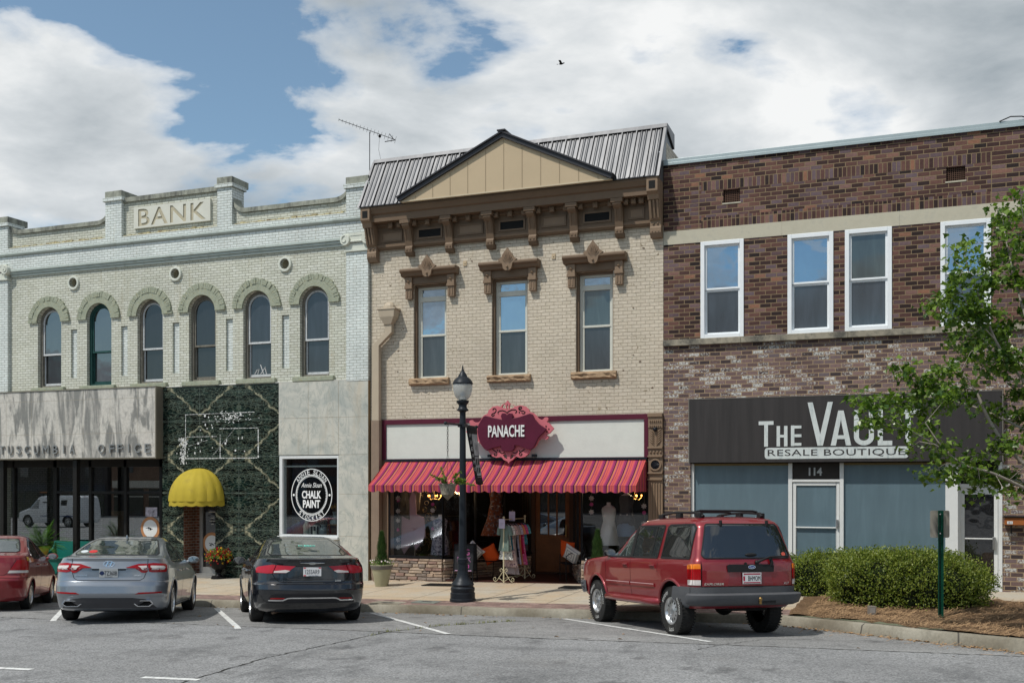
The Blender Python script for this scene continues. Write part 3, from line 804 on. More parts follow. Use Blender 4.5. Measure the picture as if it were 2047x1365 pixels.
# round decal lettering on the pane
dec = mat('white vinyl lettering', (.80, .82, .82), .5, var=.05)
b = MB(); cx, cz = fx(623, 989, .0); RX, RZ = .60, .665
def ering(r0, r1, z0_, z1_): b.ring(0, 0, r0, r1, 0, .002, 0, 2*PI, 64, rz0=z0_, rz1=z1_)
ering(RX-.018, RX, RZ-.018, RZ); ering(RX*.745, RX*.775, RZ*.745, RZ*.775); ering(RX*.72, RX*.728, RZ*.72, RZ*.728)
for k in range(72):
    a = 2*PI*k/72; b.ring(0, 0, RX*.695, RX*.735, 0, .002, a, a+.045, 1, rz0=RZ*.695, rz1=RZ*.735)
for s_ in (-1, 1): b.lathe([(0, 0), (.03, 0), (.03, .002), (0, .002)], (s_*RX*.875, 0, 0), 12, 'y')
def put(bt, x, z, rot=0.0):
    c0, s0 = math.cos(rot), math.sin(rot)
    b.raw([(x+p[0]*c0-p[2]*s0, p[1]-.001, z+p[0]*s0+p[2]*c0) for p in bt.v], bt.f)
def arc_text(txt, a0, a1, flip):
    n = len(txt)
    for i, ch in enumerate(txt):
        if ch == ' ': continue
        a = a0+(a1-a0)*i/(n-1)
        wd = .022 if ch == 'I' else .072
        put(text_mb(ch, wd, .105, .002), RX*.875*math.cos(a), RZ*.875*math.sin(a), a-PI/2 if not flip else a+PI/2)
arc_text('ANNIE SLOAN', R(140), R(40), False); arc_text('STOCKIST', R(231), R(309), True)
put(text_mb('CHALK', .56, .2, .002, bold=.03), 0, .01); put(text_mb('PAINT', .50, .2, .002, bold=.03), 0, -.225)
put(text_mb('Annie Sloan', .60, .12, .002, shear=.35), 0, .25)
o = b.build('round_decal', dec, sw_, loc=(cx, -.006, cz))
# ---------------------------------------------------------------- narrow door recess under the yellow awning
m_rbrick = brick_mat('dark red brick jamb', .2, .075, [(0, (.10, .035, .02)), (1, (.19, .075, .045))], (.22, .19, .16), .010, .4)
b = MB(); b.box(-13.16, -12.935, -.05, .9, -.6, 2.345); b.box(-12.934, -12.76, .42, .5, -.6, 2.35); bpart(b, 'brick_jamb', m_rbrick)
b = MB(); b.box(-12.758, -12.66, .36, .46, -.6, 2.3); b.box(-11.93, -11.85, .3, .46, -.6, 2.3); b.box(-12.66, -11.93, .36, .46, 2.15, 2.3); b.box(-12.66, -11.93, .37, .45, -.14, .12)
b.box(-13.0, -11.9, -.25, .36, -.3, -.04)
dr = bpart(b, 'narrow_door', mat('grey aluminium door', (.30, .30, .29), .4, metal=.5), bevel=.004)
b = MB(); b.box(-12.66, -11.93, .40, .41, .12, 2.15); o = bpart(b, 'door_glass', glass_mat('black door glass', (.006, .006, .006), .04, .02), parent=dr); o.location = (0, 0, 0)
def round_plaque(par, x, y, z, r, worldpar=True):
    b = MB(); b.lathe([(0, 0), (r, 0), (r, -.006), (0, -.006)], (x, y, z), 28, 'y')
    o = bpart(b, 'round_sticker', mat('tan sticker rim', (.42, .20, .09), .6), parent=par); o.location = (0, 0, 0)
    b = MB(); b.lathe([(0, -.007), (r*.74, -.007), (r*.74, -.009), (0, -.009)], (x, y, z), 28, 'y')
    rr = random.Random(int(z*100))
    o2 = bpart(b, 'sticker_face', mat('pale sticker', (.66, .68, .68), .5, var=.05), parent=par); o2.location = (0, 0, 0)
    b = MB()
    for k in range(14):
        a = rr.uniform(0, 6.28); q = rr.uniform(0, r*.45); b.box(x+q*math.cos(a)-.03, x+q*math.cos(a)+.03*rr.random(), y-.0105, y-.0095, z+q*math.sin(a)*.5-.012, z+q*math.sin(a)*.5+.012*rr.random())
    o3 = bpart(b, 'sticker_print', m_black, parent=par); o3.location = (0, 0, 0)
x, z = fx(424, 1086, .4); round_plaque(dr, x, .398, z, .30)
b = MB()
for k, (w_, pz) in enumerate(((.24, 1023), (.12, 1035), (.2, 1041), (.08, 1047))): x, z = fx(425, pz, .4); b.box(x-w_/2, x+w_/2, .396, .398, z-.012, z+.012)
o = bpart(b, 'door_lettering', mat('faint door print', (.4, .4, .38), .6), parent=dr); o.location = (0, 0, 0)
b = MB(); b.box(-13.2, -11.6, .5, .55, -.6, 3.2); bpart(b, 'door_back', m_black)
# ---------------------------------------------------------------- left shopfront: set-back glazing between dark posts
m_sgl = glass_mat('large shop glass', (.01, .01, .012), .16, .004, .0, (.85, .88, .88), .92)
YG = .75
def shop_x(px): return fx(px, 980, YG)[0]
b = MB()
for px, w_ in ((113, .13), (183, .10), (253, .10), (324, .10), (30, .08)): x = shop_x(px); b.box(x-w_/2, x+w_/2, YG-.06, YG+.06, -.5, 3.03)
zt_ = fx(200, 984, YG)[1]
b.box(shop_x(113), shop_x(324), YG-.05, YG+.05, zt_-.04, zt_+.04); b.box(BX0, -13.66, YG-.06, YG+.06, 2.82, 3.03); b.box(BX0, -13.66, YG-.06, YG+.06, -.5, .12)
sf = bpart(b, 'shopfront', m_dark, bevel=.006)
b = MB()
b.box(BX0, -13.7, YG-.004, YG+.004, .12, 2.82); o = bpart(b, 'shop_glass', m_sgl, parent=sf); o.location = (0, 0, 0)
for px in (7, 153):
    x = fx(px, 980, -.12)[0]; b = MB(); b.box(x-.07, x+.07, -.19, -.05, -.5, 3.03); bpart(b, 'front_post', m_dark, bevel=.008)
b = MB(); b.box(BX0, -13.66, -.3, YG+4.6, 3.032, 3.055); bpart(b, 'shop_soffit', mat('grey soffit', (.10, .10, .095), .8))
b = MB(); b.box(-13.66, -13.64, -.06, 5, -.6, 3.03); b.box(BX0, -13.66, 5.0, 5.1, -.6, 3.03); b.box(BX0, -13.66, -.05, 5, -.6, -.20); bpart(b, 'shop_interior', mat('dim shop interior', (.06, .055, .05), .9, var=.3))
b = MB(); b.box(-13.668, -13.66, .05, YG-.07, -.4, 3.02); bpart(b, 'reveal_facing', m_gm)
x, z = fx(301, 1056, YG); round_plaque(sf, x, YG-.008, z, .33)
x, z = fx(303, 1023, YG); b = MB(); b.box(x-.2, x+.2, YG-.012, YG-.006, z-.13, z+.13); o = bpart(b, 'poster', mat('small photo poster', (.35, .33, .38), .4, var=.9, vscale=9), parent=sf); o.location = (0, 0, 0)
# =================================================================== tan painted Victorian shop (middle)
m_tan = brick_mat('tan painted brick', .205, .079, [(0, (.53, .465, .37)), (.5, (.565, .50, .405)), (1, (.51, .45, .355))], (.36, .30, .225), .0055, .6, rough=.6, stain=((.36, .28, .18), 1.7, .58, .45), rowvar=.03, wear=((.23, .18, .12), .70, .73, 13))
m_brn = mat('brown trim paint', (.155, .105, .068), .55, var=.1, bmp=.12, bscale=15, dirt=((.08, .055, .04), 6, .6, .5))
m_brn2 = mat('light brown trim paint', (.215, .15, .10), .55, var=.1, bmp=.12, dirt=((.10, .07, .05), 6, .6, .4))
m_tanp = mat('flat tan panel paint', (.47, .37, .245), .6, var=.05, vscale=1.0)
m_gt = mat('dark grey metal trim', (.045, .045, .05), .45, metal=.3, var=.1)
m_maroon = mat('maroon painted board', (.085, .012, .028), .5, var=.12, bmp=.05)
m_wboard = mat('off white stucco board', (.60, .62, .57), .75, var=.05, bmp=.3, bscale=22)
m_stonesill = mat('rough tan sandstone', (.33, .23, .145), .9, var=.35, vscale=6, bmp=1.0, bscale=9)
bout = thing('boutique_building', 'tan painted brick shop with brown bracketed cornice, metal roof and triangular pediment', 'building', (-3.68, 0, 0))
def tpart(b, name, m, **k): return b.build(name, m, k.pop('parent', bout), world=True, **k)
def sub(o): o.location = (0, 0, 0); return o
TX0, TX1 = -7.345, -.004
WX = [(-6.163, -5.286), (-4.111, -3.206), (-2.035, -1.149)]
b = MB(); b.prism([(TX0, 3.92), (TX1, 3.92), (TX1, 8.07), (TX0, 8.07)], 0, .3, holes=[[(a, 4.90), (c, 4.90), (c, 7.17), (a, 7.17)] for a, c in WX])
tpart(b, 'upper_wall', m_tan)
b = MB(); b.box(TX0, TX0+.05, .3, 14, -.4, 10.0); b.box(TX1-.05, TX1, .3, 14, -.4, 10.0); b.box(TX0, TX1, 13.9, 14, -.4, 10.0); b.box(TX0+.05, TX1-.05, .9, 13.9, 9.9, 9.98); tpart(b, 'side_wall', m_tan)
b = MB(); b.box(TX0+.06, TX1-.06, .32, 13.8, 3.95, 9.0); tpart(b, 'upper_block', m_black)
# cornice: crown, fascia, soffit, frieze
b = MB()
b.prism([(0, 9.02), (-.5, 9.02), (-.5, 8.97), (-.47, 8.93), (-.45, 8.87), (-.40, 8.84), (-.40, 8.68), (0, 8.68)], TX0+.18, TX1-.2, 'yz')
tpart(b, 'crown_moulding', m_brn, smooth=30)
b = MB(); b.prism([(0, 8.678), (-.16, 8.678), (-.16, 8.62), (-.09, 8.60), (-.09, 8.20), (-.13, 8.18), (-.13, 8.12), (-.09, 8.07), (0, 8.07)], TX0+.1, TX1-.1, 'yz')
tpart(b, 'frieze', m_brn)
BR = [-6.21, -5.145, -4.09, -3.03, -2.03, -.97]
def bracket(xc, w_, y1, zt, zb, m=m_brn):
    b = MB(); h = zt-zb
    b.prism([(-.09, zt), (-y1, zt), (-y1, zt-.13), (-y1+.04, zt-.17), (-y1*.62-.03, zt-.22), (-.19, zt-h*.55), (-.155, zt-h*.72), (-.19, zt-h*.78), (-.19, zt-h*.9), (-.13, zb), (-.0, zb), (0, zb+.1), (-.09, zb+.12)], xc-w_/2, xc+w_/2, 'yz')
    b.box(xc-w_*.72, xc+w_*.72, -y1-.02, -.1, zt-.09, zt-.002)
    for s_ in (-.28, .28): b.prism([(-y1*.62-.06, zt-.2), (-.2, zt-h*.55), (-.175, zt-h*.55), (-y1*.62-.02, zt-.2)], xc+s_*w_-.018, xc+s_*w_+.018, 'yz')
    for s_ in (-.22, .22): b.sphere((xc+s_*w_, -.19, zt-h*.84), .022, 8, 6)
    return tpart(b, 'bracket', m, bevel=.006)
for x in BR: bracket(x, .19, .38, 8.676, 7.86)
xs_ = [TX0+.22] + BR + [TX1-.26]
for i, (a, c) in enumerate(zip(xs_, xs_[1:])):
    n = 3
    for k in range(n):
        if k == 0 and i == 0: continue
        x = a+(c-a)*(.17+.33*k) if 0 < i < 6 else a+(c-a)*(.25+.25*k)
        b = MB(); b.box(x-.055, x+.055, -.26, -.16, 8.545, 8.676); b.face([(x-.055, -.261, 8.545), (x+.055, -.261, 8.545), (x, -.29, 8.61)]); b.face([(x+.055, -.261, 8.545), (x+.055, -.261, 8.676), (x, -.29, 8.61)]); b.face([(x+.055, -.261, 8.676), (x-.055, -.261, 8.676), (x, -.29, 8.61)]); b.face([(x-.055, -.261, 8.676), (x-.055, -.261, 8.545), (x, -.29, 8.61)])
        tpart(b, 'dentil', m_brn)
    a2, c2 = a+.2 if i else a+.14, c-.2 if i < 6 else c-.14
    b = MB(); z0, z1 = 8.24, 8.50
    b.box(a2, c2, -.115, -.088, z0, z0+.04); b.box(a2, c2, -.115, -.088, z1-.04, z1); b.box(a2, a2+.04, -.115, -.088, z0+.04, z1-.04); b.box(c2-.04, c2, -.115, -.088, z0+.04, z1-.04)
    p = tpart(b, 'frieze_panel', m_brn)
    b = MB(); b.box(a2+.04, c2-.04, -.098, -.088, z0+.04, z1-.04)
    if i in (1, 3, 5):
        for k in range(4): b.box(a2+.05, c2-.05, -.106, -.097, z0+.06+k*.045, z0+.075+k*.045)
    sub(tpart(b, 'panel_field', m_black if i in (1, 3, 5) else m_brn2, parent=p))
for xc, s_ in ((TX0+.13, -1), (TX1-.13, 1)):
    b = MB(); w_ = .25; zt, zb = 9.02, 7.78
    b.prism([(.0, zt), (-.52, zt), (-.52, zt-.30), (-.44, zt-.36), (-.40, zt-.46), (-.34, zt-.46), (-.22, zt-.86), (-.18, zt-.88), (-.18, zt-1.0), (-.20, zt-1.03), (-.20, zb+.1), (-.14, zb), (0, zb)], xc-w_/2, xc+w_/2, 'yz')
    for k in (-.08, 0, .08): b.prism([(-.39, zt-.47), (-.26, zt-.84), (-.22, zt-.84), (-.35, zt-.47)], xc+k-.02, xc+k+.02, 'yz')
    for k in (-.05, .05): b.sphere((xc+k, -.185, zt-.94), .026, 8, 6)
    for k in (-.07, 0, .07): b.sphere((xc+k, -.2, zb+.13), .018, 8, 6)
    p = tpart(b, 'corner_bracket', m_brn2, bevel=.006)
    b = MB(); b.box(xc-.07, xc+.07, -.526, -.518, zt-.25, zt-.08); sub(tpart(b, 'bracket_inset', m_black, parent=p))
# metal roof: steep ribbed slope with ridge cap and side trims
m_roof, nt_, b_, _o = start('galvanised ribbed roof')
v_ = ocoord(nt_)
setb(nt_, b_, color=mixc(nt_, ramp(nt_, noise(nt_, ocoord(nt_, (3, 1, .5)), 1.5, 5, .7), [(.3, 0), (.7, 1)]), (.085, .088, .094), (.135, .138, .145)), rough=ramp(nt_, noise(nt_, v_, 2.5, 4, .6), [(.3, .36), (.7, .46)]), metal=1.0)
e0 = Vector((0, -.53, 9.035)); e1 = Vector((0, .22, 10.32)); sl_ = (e1-e0); nrm_ = Vector((0, -sl_.z, sl_.y)).normalized()
b = MB(); prof = []
x = TX0-.02
P_ = .335; k = 0
while x < TX1-.05:
    for dx, h in ((0, .0), (.006, .04), (.03, .04), (.036, .0), (.10, .0), (.125, .016), (.14, .016), (.165, 0), (.205, 0), (.23, .016), (.245, .016), (.27, 0)):
        if x+dx < TX1-.03: prof.append((x+dx, h))
    x += P_
vs = []; fs = []; nr = 7
for j in range(nr):
    t = j/(nr-1)
    for (px_, h) in prof:
        p = e0+sl_*t+nrm_*(h+.0015*mnoise.noise(Vector((px_*1.5, t*2, 0))))
        vs.append((px_, p.y, p.z))
w_ = len(prof)
for j in range(nr-1):
    for i in range(w_-1): fs.append((j*w_+i, j*w_+i+1, (j+1)*w_+i+1, (j+1)*w_+i))
b.raw(vs, fs)
roof = tpart(b, 'roof', m_roof)
b = MB()
b.prism([(.16, 10.30), (.22, 10.40), (.95, 10.36), (.95, 10.02), (.30, 10.28)], TX0-.03, TX1+.04, 'yz')
b.prism([(-.56, 9.02), (.19, 10.33), (.27, 10.30), (-.46, 9.02)], TX1-.03, TX1+.035, 'yz'); b.prism([(-.56, 9.02), (.19, 10.33), (.27, 10.30), (-.46, 9.02)], TX0-.06, TX0, 'yz')
sub(tpart(b, 'ridge_cap', m_roof, parent=roof))
b = MB(); b.prism([(-.45, 9.022), (.23, 10.27), (.94, 10.0), (.94, 9.022)], TX1-.048, TX1-.004, 'yz'); b.prism([(-.45, 9.022), (.23, 10.27), (.94, 10.0), (.94, 9.022)], TX0+.004, TX0+.04, 'yz')
sub(tpart(b, 'roof_end', mat('dull grey flashing', (.20, .21, .22), .45, metal=.6, var=.2), parent=roof))
b = MB(); b.box(TX0-.02, TX1, -.545, -.5, 9.022, 9.045); sub(tpart(b, 'eave_trim', m_gt, parent=roof))
# pediment
xl, xr, xa_, zb_, za_ = -6.17, -1.06, -3.58, 9.05, 10.24
b = MB(); b.prism([(xl, zb_), (xr, zb_), (xa_, za_)], -.62, -.55)
ped = tpart(b, 'pediment', m_tanp)
b = MB()
for k in range(-5, 6):
    x = xa_+.02+k*.448; zt = za_-abs(x-xa_)*(za_-zb_)/(xr-xa_)-.04
    if zt > zb_+.05: b.box(x-.006, x+.006, -.626, -.619, zb_+.0, zt)
sub(tpart(b, 'panel_seam', mat('tan seam', (.30, .235, .155), .7), parent=ped))
b = MB(); s1 = (za_-zb_)/(xr-xa_)
for sgn, xe in ((-1, xl), (1, xr)):
    L = Vector((xe-xa_, 0, zb_-za_)); n2 = Vector((-L.z, 0, L.x)).normalized()
    if n2.z < 0: n2 = -n2
    for (y0, y1, o0, o1) in ((-.69, -.55, .0, .09), (-.73, .25, .09, .125)):
        q = [Vector((xa_, 0, za_))+n2*o0, Vector((xe, 0, zb_))+n2*o0+L.normalized()*.05, Vector((xe, 0, zb_))+n2*o1+L.normalized()*.07, Vector((xa_, 0, za_))+n2*o1]
        q[0].x = xa_; q[3].x = xa_
        q[0].z = za_+o0*1.13; q[3].z = za_+o1*1.13
        b.prism([(p.x, p.z) for p in q], y0, y1)
b.box(xa_-.1, xa_+.1, -.75, -.3, za_+.13, za_+.165)
sub(tpart(b, 'rake_trim', m_gt, parent=ped, bevel=.004))
b = MB(); b.box(xl-.02, xr+.05, -.635, -.45, 9.023, 9.052); sub(tpart(b, 'pediment_base', mat('pale tan trim', (.52, .44, .31), .6), parent=ped))
# windows with hoods
m_wf = mat('cream vinyl window frame', (.56, .56, .50), .45, var=.06)
m_bluegl = glass_mat('sky mirror pane', (.012, .03, .055), .36, .01, .015, tint=(.72, .86, 1))
m_dull = glass_mat('dull green pane', (.035, .05, .048), .05, .02, .0)
m_screen = glass_mat('screened lower pane', (.024, .027, .030), .03, .10, .0)
for i, (x0, x1) in enumerate(WX):
    b = MB(); z0, z1 = 4.90, 7.17
    b.box(x0, x0+.05, .06, .3, z0, z1); b.box(x1-.03, x1, .06, .3, z0, z1); b.box(x0+.05, x1-.03, .06, .3, z1-.05, z1)
    win = tpart(b, 'window', m_brn)
    a, c = x0+.05, x1-.03
    b = MB(); y = .16
    b.box(a, a+.06, y, y+.1, z0, z1-.05); b.box(c-.06, c, y, y+.1, z0, z1-.05); b.box(a+.06, c-.06, y, y+.1, z0, z0+.06); b.box(a+.06, c-.06, y, y+.1, z1-.11, z1-.05)
    b.box(a+.06, c-.06, y, y+.1, z1-.40, z1-.28); zm = 5.95
    b.box(a+.06, c-.06, y+.01, y+.09, zm-.025, zm+.025)
    b.box(a+.06, a+.10, y+.02, y+.08, z0+.06, z1-.11); b.box(c-.10, c-.06, y+.02, y+.08, z0+.06, z1-.11)
    sub(tpart(b, 'frame', m_wf, parent=win, bevel=.004))
    b = MB(); b.box(a+.10, c-.10, y+.04, y+.046, z1-.28, z1-.11); sub(tpart(b, 'transom_pane', m_bluegl, parent=win))
    b = MB(); b.box(a+.10, c-.10, y+.04, y+.046, zm+.025, z1-.40); sub(tpart(b, 'upper_pane', m_bluegl if i < 2 else m_dull, parent=win))
    b = MB(); b.box(a+.10, c-.10, y+.05, y+.056, z0+.06, zm-.025); sub(tpart(b, 'lower_pane', m_screen, parent=win))
    xc = (x0+x1)/2+.04
    b = MB(); hw = .735
    b.prism([(0, 7.53), (-.24, 7.53), (-.26, 7.50), (-.26, 7.46), (-.2, 7.42), (-.17, 7.36), (-.10, 7.345), (0, 7.345)], xc-hw, xc+hw, 'yz')
    b.box(xc-hw+.13, xc+hw-.13, -.07, 0, 7.17, 7.344)
    hd = sub(tpart(b, 'hood', m_brn, parent=win, bevel=.006))
    b = MB()
    for s_ in (-1, 1):
        x = xc+s_*.56; b = MB()
        b.box(x-.09, x+.09, -.12, -.001, 7.13, 7.343); b.box(x-.10, x+.10, -.14, -.001, 7.06, 7.128); b.box(x-.085, x+.085, -.11, -.001, 6.82, 7.058)
        for q in (-.035, .035): b.box(x+q-.012, x+q+.012, -.125, -.1, 6.86, 7.02)
        b.sphere((x, -.12, 7.24), .05, 4, 2); sub(tpart(b, 'console', m_brn2, parent=win, bevel=.004))
    b = MB(); xk = xc
    b.prism([(xk-.10, 7.34), (xk-.05, 7.30), (xk+.05, 7.30), (xk+.10, 7.34), (xk+.13, 7.46), (xk+.24, 7.55), (xk+.15, 7.60), (xk+.11, 7.68), (xk+.05, 7.75), (xk, 7.82), (xk-.05, 7.75), (xk-.11, 7.68), (xk-.15, 7.60), (xk-.24, 7.55), (xk-.13, 7.46)], -.265, -.2)
    for k in range(7):
        a_ = R(25+130*k/6); b.tube([(xk+.05*math.cos(a_), -.29, 7.47+.05*math.sin(a_)), (xk+.13*math.cos(a_), -.30, 7.52+.19*math.sin(a_))], [.004, .010], 6)
    b.sphere((xk, -.285, 7.38), .028, 8, 6)
    sub(tpart(b, 'fan_ornament', m_brn2, parent=win))
    b = MB(); rs_ = random.Random(40+i); n = 14; xs0, xs1 = x0-.085, x1+.085
    rows_ = []
    for k in range(n+1):
        x = xs0+(xs1-xs0)*k/n; j = lambda s=.018: rs_.uniform(-s, s)
        rows_.append([(x, .06, 4.898), (x, -.09+j(.008), 4.898), (x, -.12+j(), 4.855+j(.012)), (x, -.10+j(.025), 4.80+j(.015)), (x, -.115+j(), 4.76+j(.008)), (x, -.07, 4.735), (x, .0, 4.735)])
    kk = 7; vs = [p for r in rows_ for p in r]
    b.raw(vs, [(q*kk+j_, q*kk+j_+1, (q+1)*kk+j_+1, (q+1)*kk+j_) for q in range(n) for j_ in range(kk-1)]+[tuple(range(kk)), tuple(range(n*kk, n*kk+kk))])
    sub(tpart(b, 'sill', m_stonesill, parent=win))
# tie plates on the wall
for px, py in ((930, 527), (1107, 513)):
    x, z = fx(px, py); b = MB(); b.box(x-.045, x+.045, -.02, .01, z-.06, z+.06); b.sphere((x, -.022, z), .018, 6, 4); tpart(b, 'tie_plate', m_tanp, bevel=.004)
# peeling flakes and nail holes
rf = random.Random(31); b = MB()
for k in range(150):
    x, z = rf.uniform(TX0+.3, TX1-.2), rf.uniform(4.0, 8.0)
    if any(a-.2 < x < c+.2 and 4.7 < z < 7.9 for a, c in WX): continue
    q = rf.uniform(.008, .03); b.face([(x+q*math.cos(2*PI*i/6)*rf.uniform(.6, 1.4), -.004-rf.uniform(0, .012), z+q*.6*math.sin(2*PI*i/6)*rf.uniform(.5, 1.2)) for i in range(6)])
    b.m = rf.choice((0, 0, 1))
tag(tpart(b, 'paint_flakes', [mat('lifted paint flake', (.62, .55, .42), .7), mat('bare brick chip', (.16, .11, .075), .9)]), kind='stuff')
# downspout
b = MB(); m_ds = mat('tan downspout', (.43, .36, .27), .5, var=.06)
x0g, zg1 = -6.76, 6.60
b.prism([(-.235, 6.40), (.235, 6.40), (.26, 6.56), (.28, 6.56), (.28, 6.60), (-.28, 6.60), (-.28, 6.56), (-.26, 6.56)], -.32, -.02) if False else None
def frus(b, xc, yc, z0, z1, a0, d0, a1, d1):
    b.raw([(xc-a0, yc-d0, z0), (xc+a0, yc-d0, z0), (xc+a0, yc+d0, z0), (xc-a0, yc+d0, z0), (xc-a1, yc-d1, z1), (xc+a1, yc-d1, z1), (xc+a1, yc+d1, z1), (xc-a1, yc+d1, z1)], [(0, 3, 2, 1), (4, 5, 6, 7), (0, 1, 5, 4), (1, 2, 6, 5), (2, 3, 7, 6), (3, 0, 4, 7)])
frus(b, x0g, -.15, 6.22, 6.40, .09, .07, .20, .13); frus(b, x0g, -.15, 6.40, 6.57, .20, .13, .22, .145); b.box(x0g-.25, x0g+.25, -.31, 0, 6.572, 6.61)
b.sphere((x0g+.02, -.15, 6.62), .16, 12, 8, (1, .8, .95))
def duct(pts, w_, d_):
    for (xa, za), (xb, zb) in zip(pts, pts[1:]):
        b.raw([(xa-w_/2, -.13-d_/2, za), (xa+w_/2, -.13-d_/2, za), (xa+w_/2, -.13+d_/2, za), (xa-w_/2, -.13+d_/2, za), (xb-w_/2, -.13-d_/2, zb), (xb+w_/2, -.13-d_/2, zb), (xb+w_/2, -.13+d_/2, zb), (xb-w_/2, -.13+d_/2, zb)], [(0, 3, 2, 1), (4, 5, 6, 7), (0, 1, 5, 4), (1, 2, 6, 5), (2, 3, 7, 6), (3, 0, 4, 7)])
duct([(x0g, 6.22), (x0g, 6.03), (-7.11, 5.72), (-7.11, 3.9)], .19, .13)
ds = tpart(b, 'downspout', m_ds, bevel=.006)
b = MB(); duct([(-7.11, 3.899), (-7.11, .1), (-7.05, -.05)], .215, .15); sub(tpart(b, 'lower_pipe', mat('brown downspout', (.235, .175, .13), .55, var=.1), parent=ds, bevel=.006))
# ---------------------------------------------------------------- ground floor
b = MB(); b.box(-7.34, -6.86, -.0, .3, -.3, 3.918); tpart(b, 'left_pier', m_brn2)
b = MB()
b.box(-6.998, -.332, -.05, .3, 3.80, 3.915); b.box(-6.998, -6.90, -.05, .3, 2.94, 3.80); b.box(-.43, -.332, -.05, .3, 2.94, 3.80); b.box(-6.9, -.43, -.04, .3, 2.90, 2.96)
fb = tpart(b, 'fascia_frame', m_maroon, bevel=.006)
b = MB(); b.box(-6.9, -.43, -.012, .28, 2.96, 3.80); sub(tpart(b, 'fascia_board', m_wboard, parent=fb))
# cast iron pilaster at the right
b = MB(); px0, px1 = -.325, -.006; xc = (px0+px1)/2
b.box(px0, px1, -.06, .3, -.3, 3.6); b.box(px0-.01, px1, -.12, .3, 3.84, 3.918); b.box(px0, px1, -.09, .3, 3.6, 3.84)
for k in range(6): b.box(px0+.03+k*.046, px0+.055+k*.046, -.125, -.09, 3.73, 3.76); b.box(px0+.03+k*.046, px0+.055+k*.046, -.11, -.09, 3.63, 3.65)
for s_ in (-1, 1):
    for k in range(6): b.tube([(xc+s_*.02, -.065, 3.20+k*.05), (xc+s_*.07, -.08, 3.27+k*.05), (xc+s_*.14, -.065, 3.33+k*.05)], [.006, .016, .006], 6)
for z in (3.14, 2.95, 2.58, 2.44): b.box(px0-.012, px1, -.105, .3, z, z+.035)
for k in range(4): b.sphere((px0+.05+k*.075, -.065, 3.06), .028, 8, 6)
b.ring(xc, 2.78, .10, .135, -.095, -.05, 0, 2*PI, 24)
for k in range(4): b.box(xc-.10+k*.06, xc-.075+k*.06, -.085, -.06, .2, 2.38)
pil = tpart(b, 'iron_pilaster', m_brn2, bevel=.004)
b = MB(); b.lathe([(0, -.09), (.03, -.095), (.06, -.075), (.1, -.07), (.1, -.05)], (xc, 0, 2.78), 20, 'y')
for k in range(12): a = 2*PI*k/12; b.tube([(xc+.03*math.cos(a), -.085, 2.78+.03*math.sin(a)), (xc+.09*math.cos(a), -.08, 2.78+.09*math.sin(a))], [.012, .016], 5)
b.sphere((xc, -.10, 3.56), .05, 10, 6)
sub(tpart(b, 'rosette', mat('black iron', (.015, .016, .02), .4, metal=.4), parent=pil, smooth=40))
# stone plinths: irregular stacked ledgestone
m_ledgst = [mat('ledgestone '+c, k, .9, var=.25, vscale=8, bmp=.7, bscale=16) for c, k in (('tan', (.36, .27, .20)), ('rose', (.28, .185, .15)), ('grey', (.24, .195, .165)), ('pale', (.43, .34, .26)))]
m_grout = mat('dark grout', (.035, .028, .024), .95)
def ledgestone(p0, p1, z0, z1, name='stone_plinth', ret=None, seed=1):
    """veneer along the line p0->p1 (outside to the right-hand side seen from the street)"""
    r_ = random.Random(seed); b = MB()
    a = Vector((p0[0], p0[1], 0)); c = Vector((p1[0], p1[1], 0)); d = (c-a); L = d.length; d.normalize(); n = Vector((d.y, -d.x, 0))
    z = z0
    while z < z1-.02:
        h = min(r_.uniform(.05, .095), z1-z); s = 0
        while s < L-.01:
            w_ = min(r_.uniform(.16, .42), L-s)
            if L-s-w_ < .07: w_ = L-s
            o0 = r_.uniform(.0, .035); b.m = r_.randrange(4)
            q = []
            for (ss, zz) in ((s+.004, z+.004), (s+w_-.004, z+.004), (s+w_-.004, z+h-.004), (s+.004, z+h-.004)):
                ss += r_.uniform(-.004, .004); q.append((a+d*ss, zz+r_.uniform(-.004, .004)))
            inner = [tuple((p-n*.03)[:2])+(zz,) for p, zz in q]
            mid = [tuple((p+n*(o0-.004))[:2])+(zz,) for p, zz in q]
            cen = sum((p for p, zz in q), Vector())/4; zc = sum(zz for p, zz in q)/4
            out = [tuple((cen+(p-cen)*.86+n*(o0+.016+r_.uniform(-.006, .008)))[:2])+(zc+(zz-zc)*.7,) for p, zz in q]
            b.raw(inner+mid+out, [(8, 9, 10, 11)]+[(i, (i+1) % 4, (i+1) % 4+4, i+4) for i in range(4)]+[(i+4, (i+1) % 4+4, (i+1) % 4+8, i+8) for i in range(4)])
            s += w_
        z += h
    o = tpart(b, name, m_ledgst)
    g = MB(); q0, q1 = a-n*.02, c-n*.02; w2 = n*.12
    g.raw([(q0.x, q0.y, z0), (q1.x, q1.y, z0), ((q1-w2).x, (q1-w2).y, z0), ((q0-w2).x, (q0-w2).y, z0), (q0.x, q0.y, z1), (q1.x, q1.y, z1), ((q1-w2).x, (q1-w2).y, z1), ((q0-w2).x, (q0-w2).y, z1)], [(0, 3, 2, 1), (4, 5, 6, 7), (0, 1, 5, 4), (1, 2, 6, 5), (2, 3, 7, 6), (3, 0, 4, 7)])
    sub(tpart(g, 'grout_bed', m_grout, parent=o))
    return o
XL, XR_ = -5.38, -1.90
DX0, DX1, YD = -3.95, -3.02, 2.55
ZF = .06
ledgestone((-6.82, -.02), (XL, -.02), -.03, .55, seed=3)
ledgestone((XL, 0.0), (XL+.22, .35), -.03, .55, seed=4)
ledgestone((XL+.22, .37), (DX0-.12, YD-.05), .03, .50, seed=5)
ledgestone((DX1+.12, YD-.05), (XR_-.15, .4), .03, .50, seed=6)
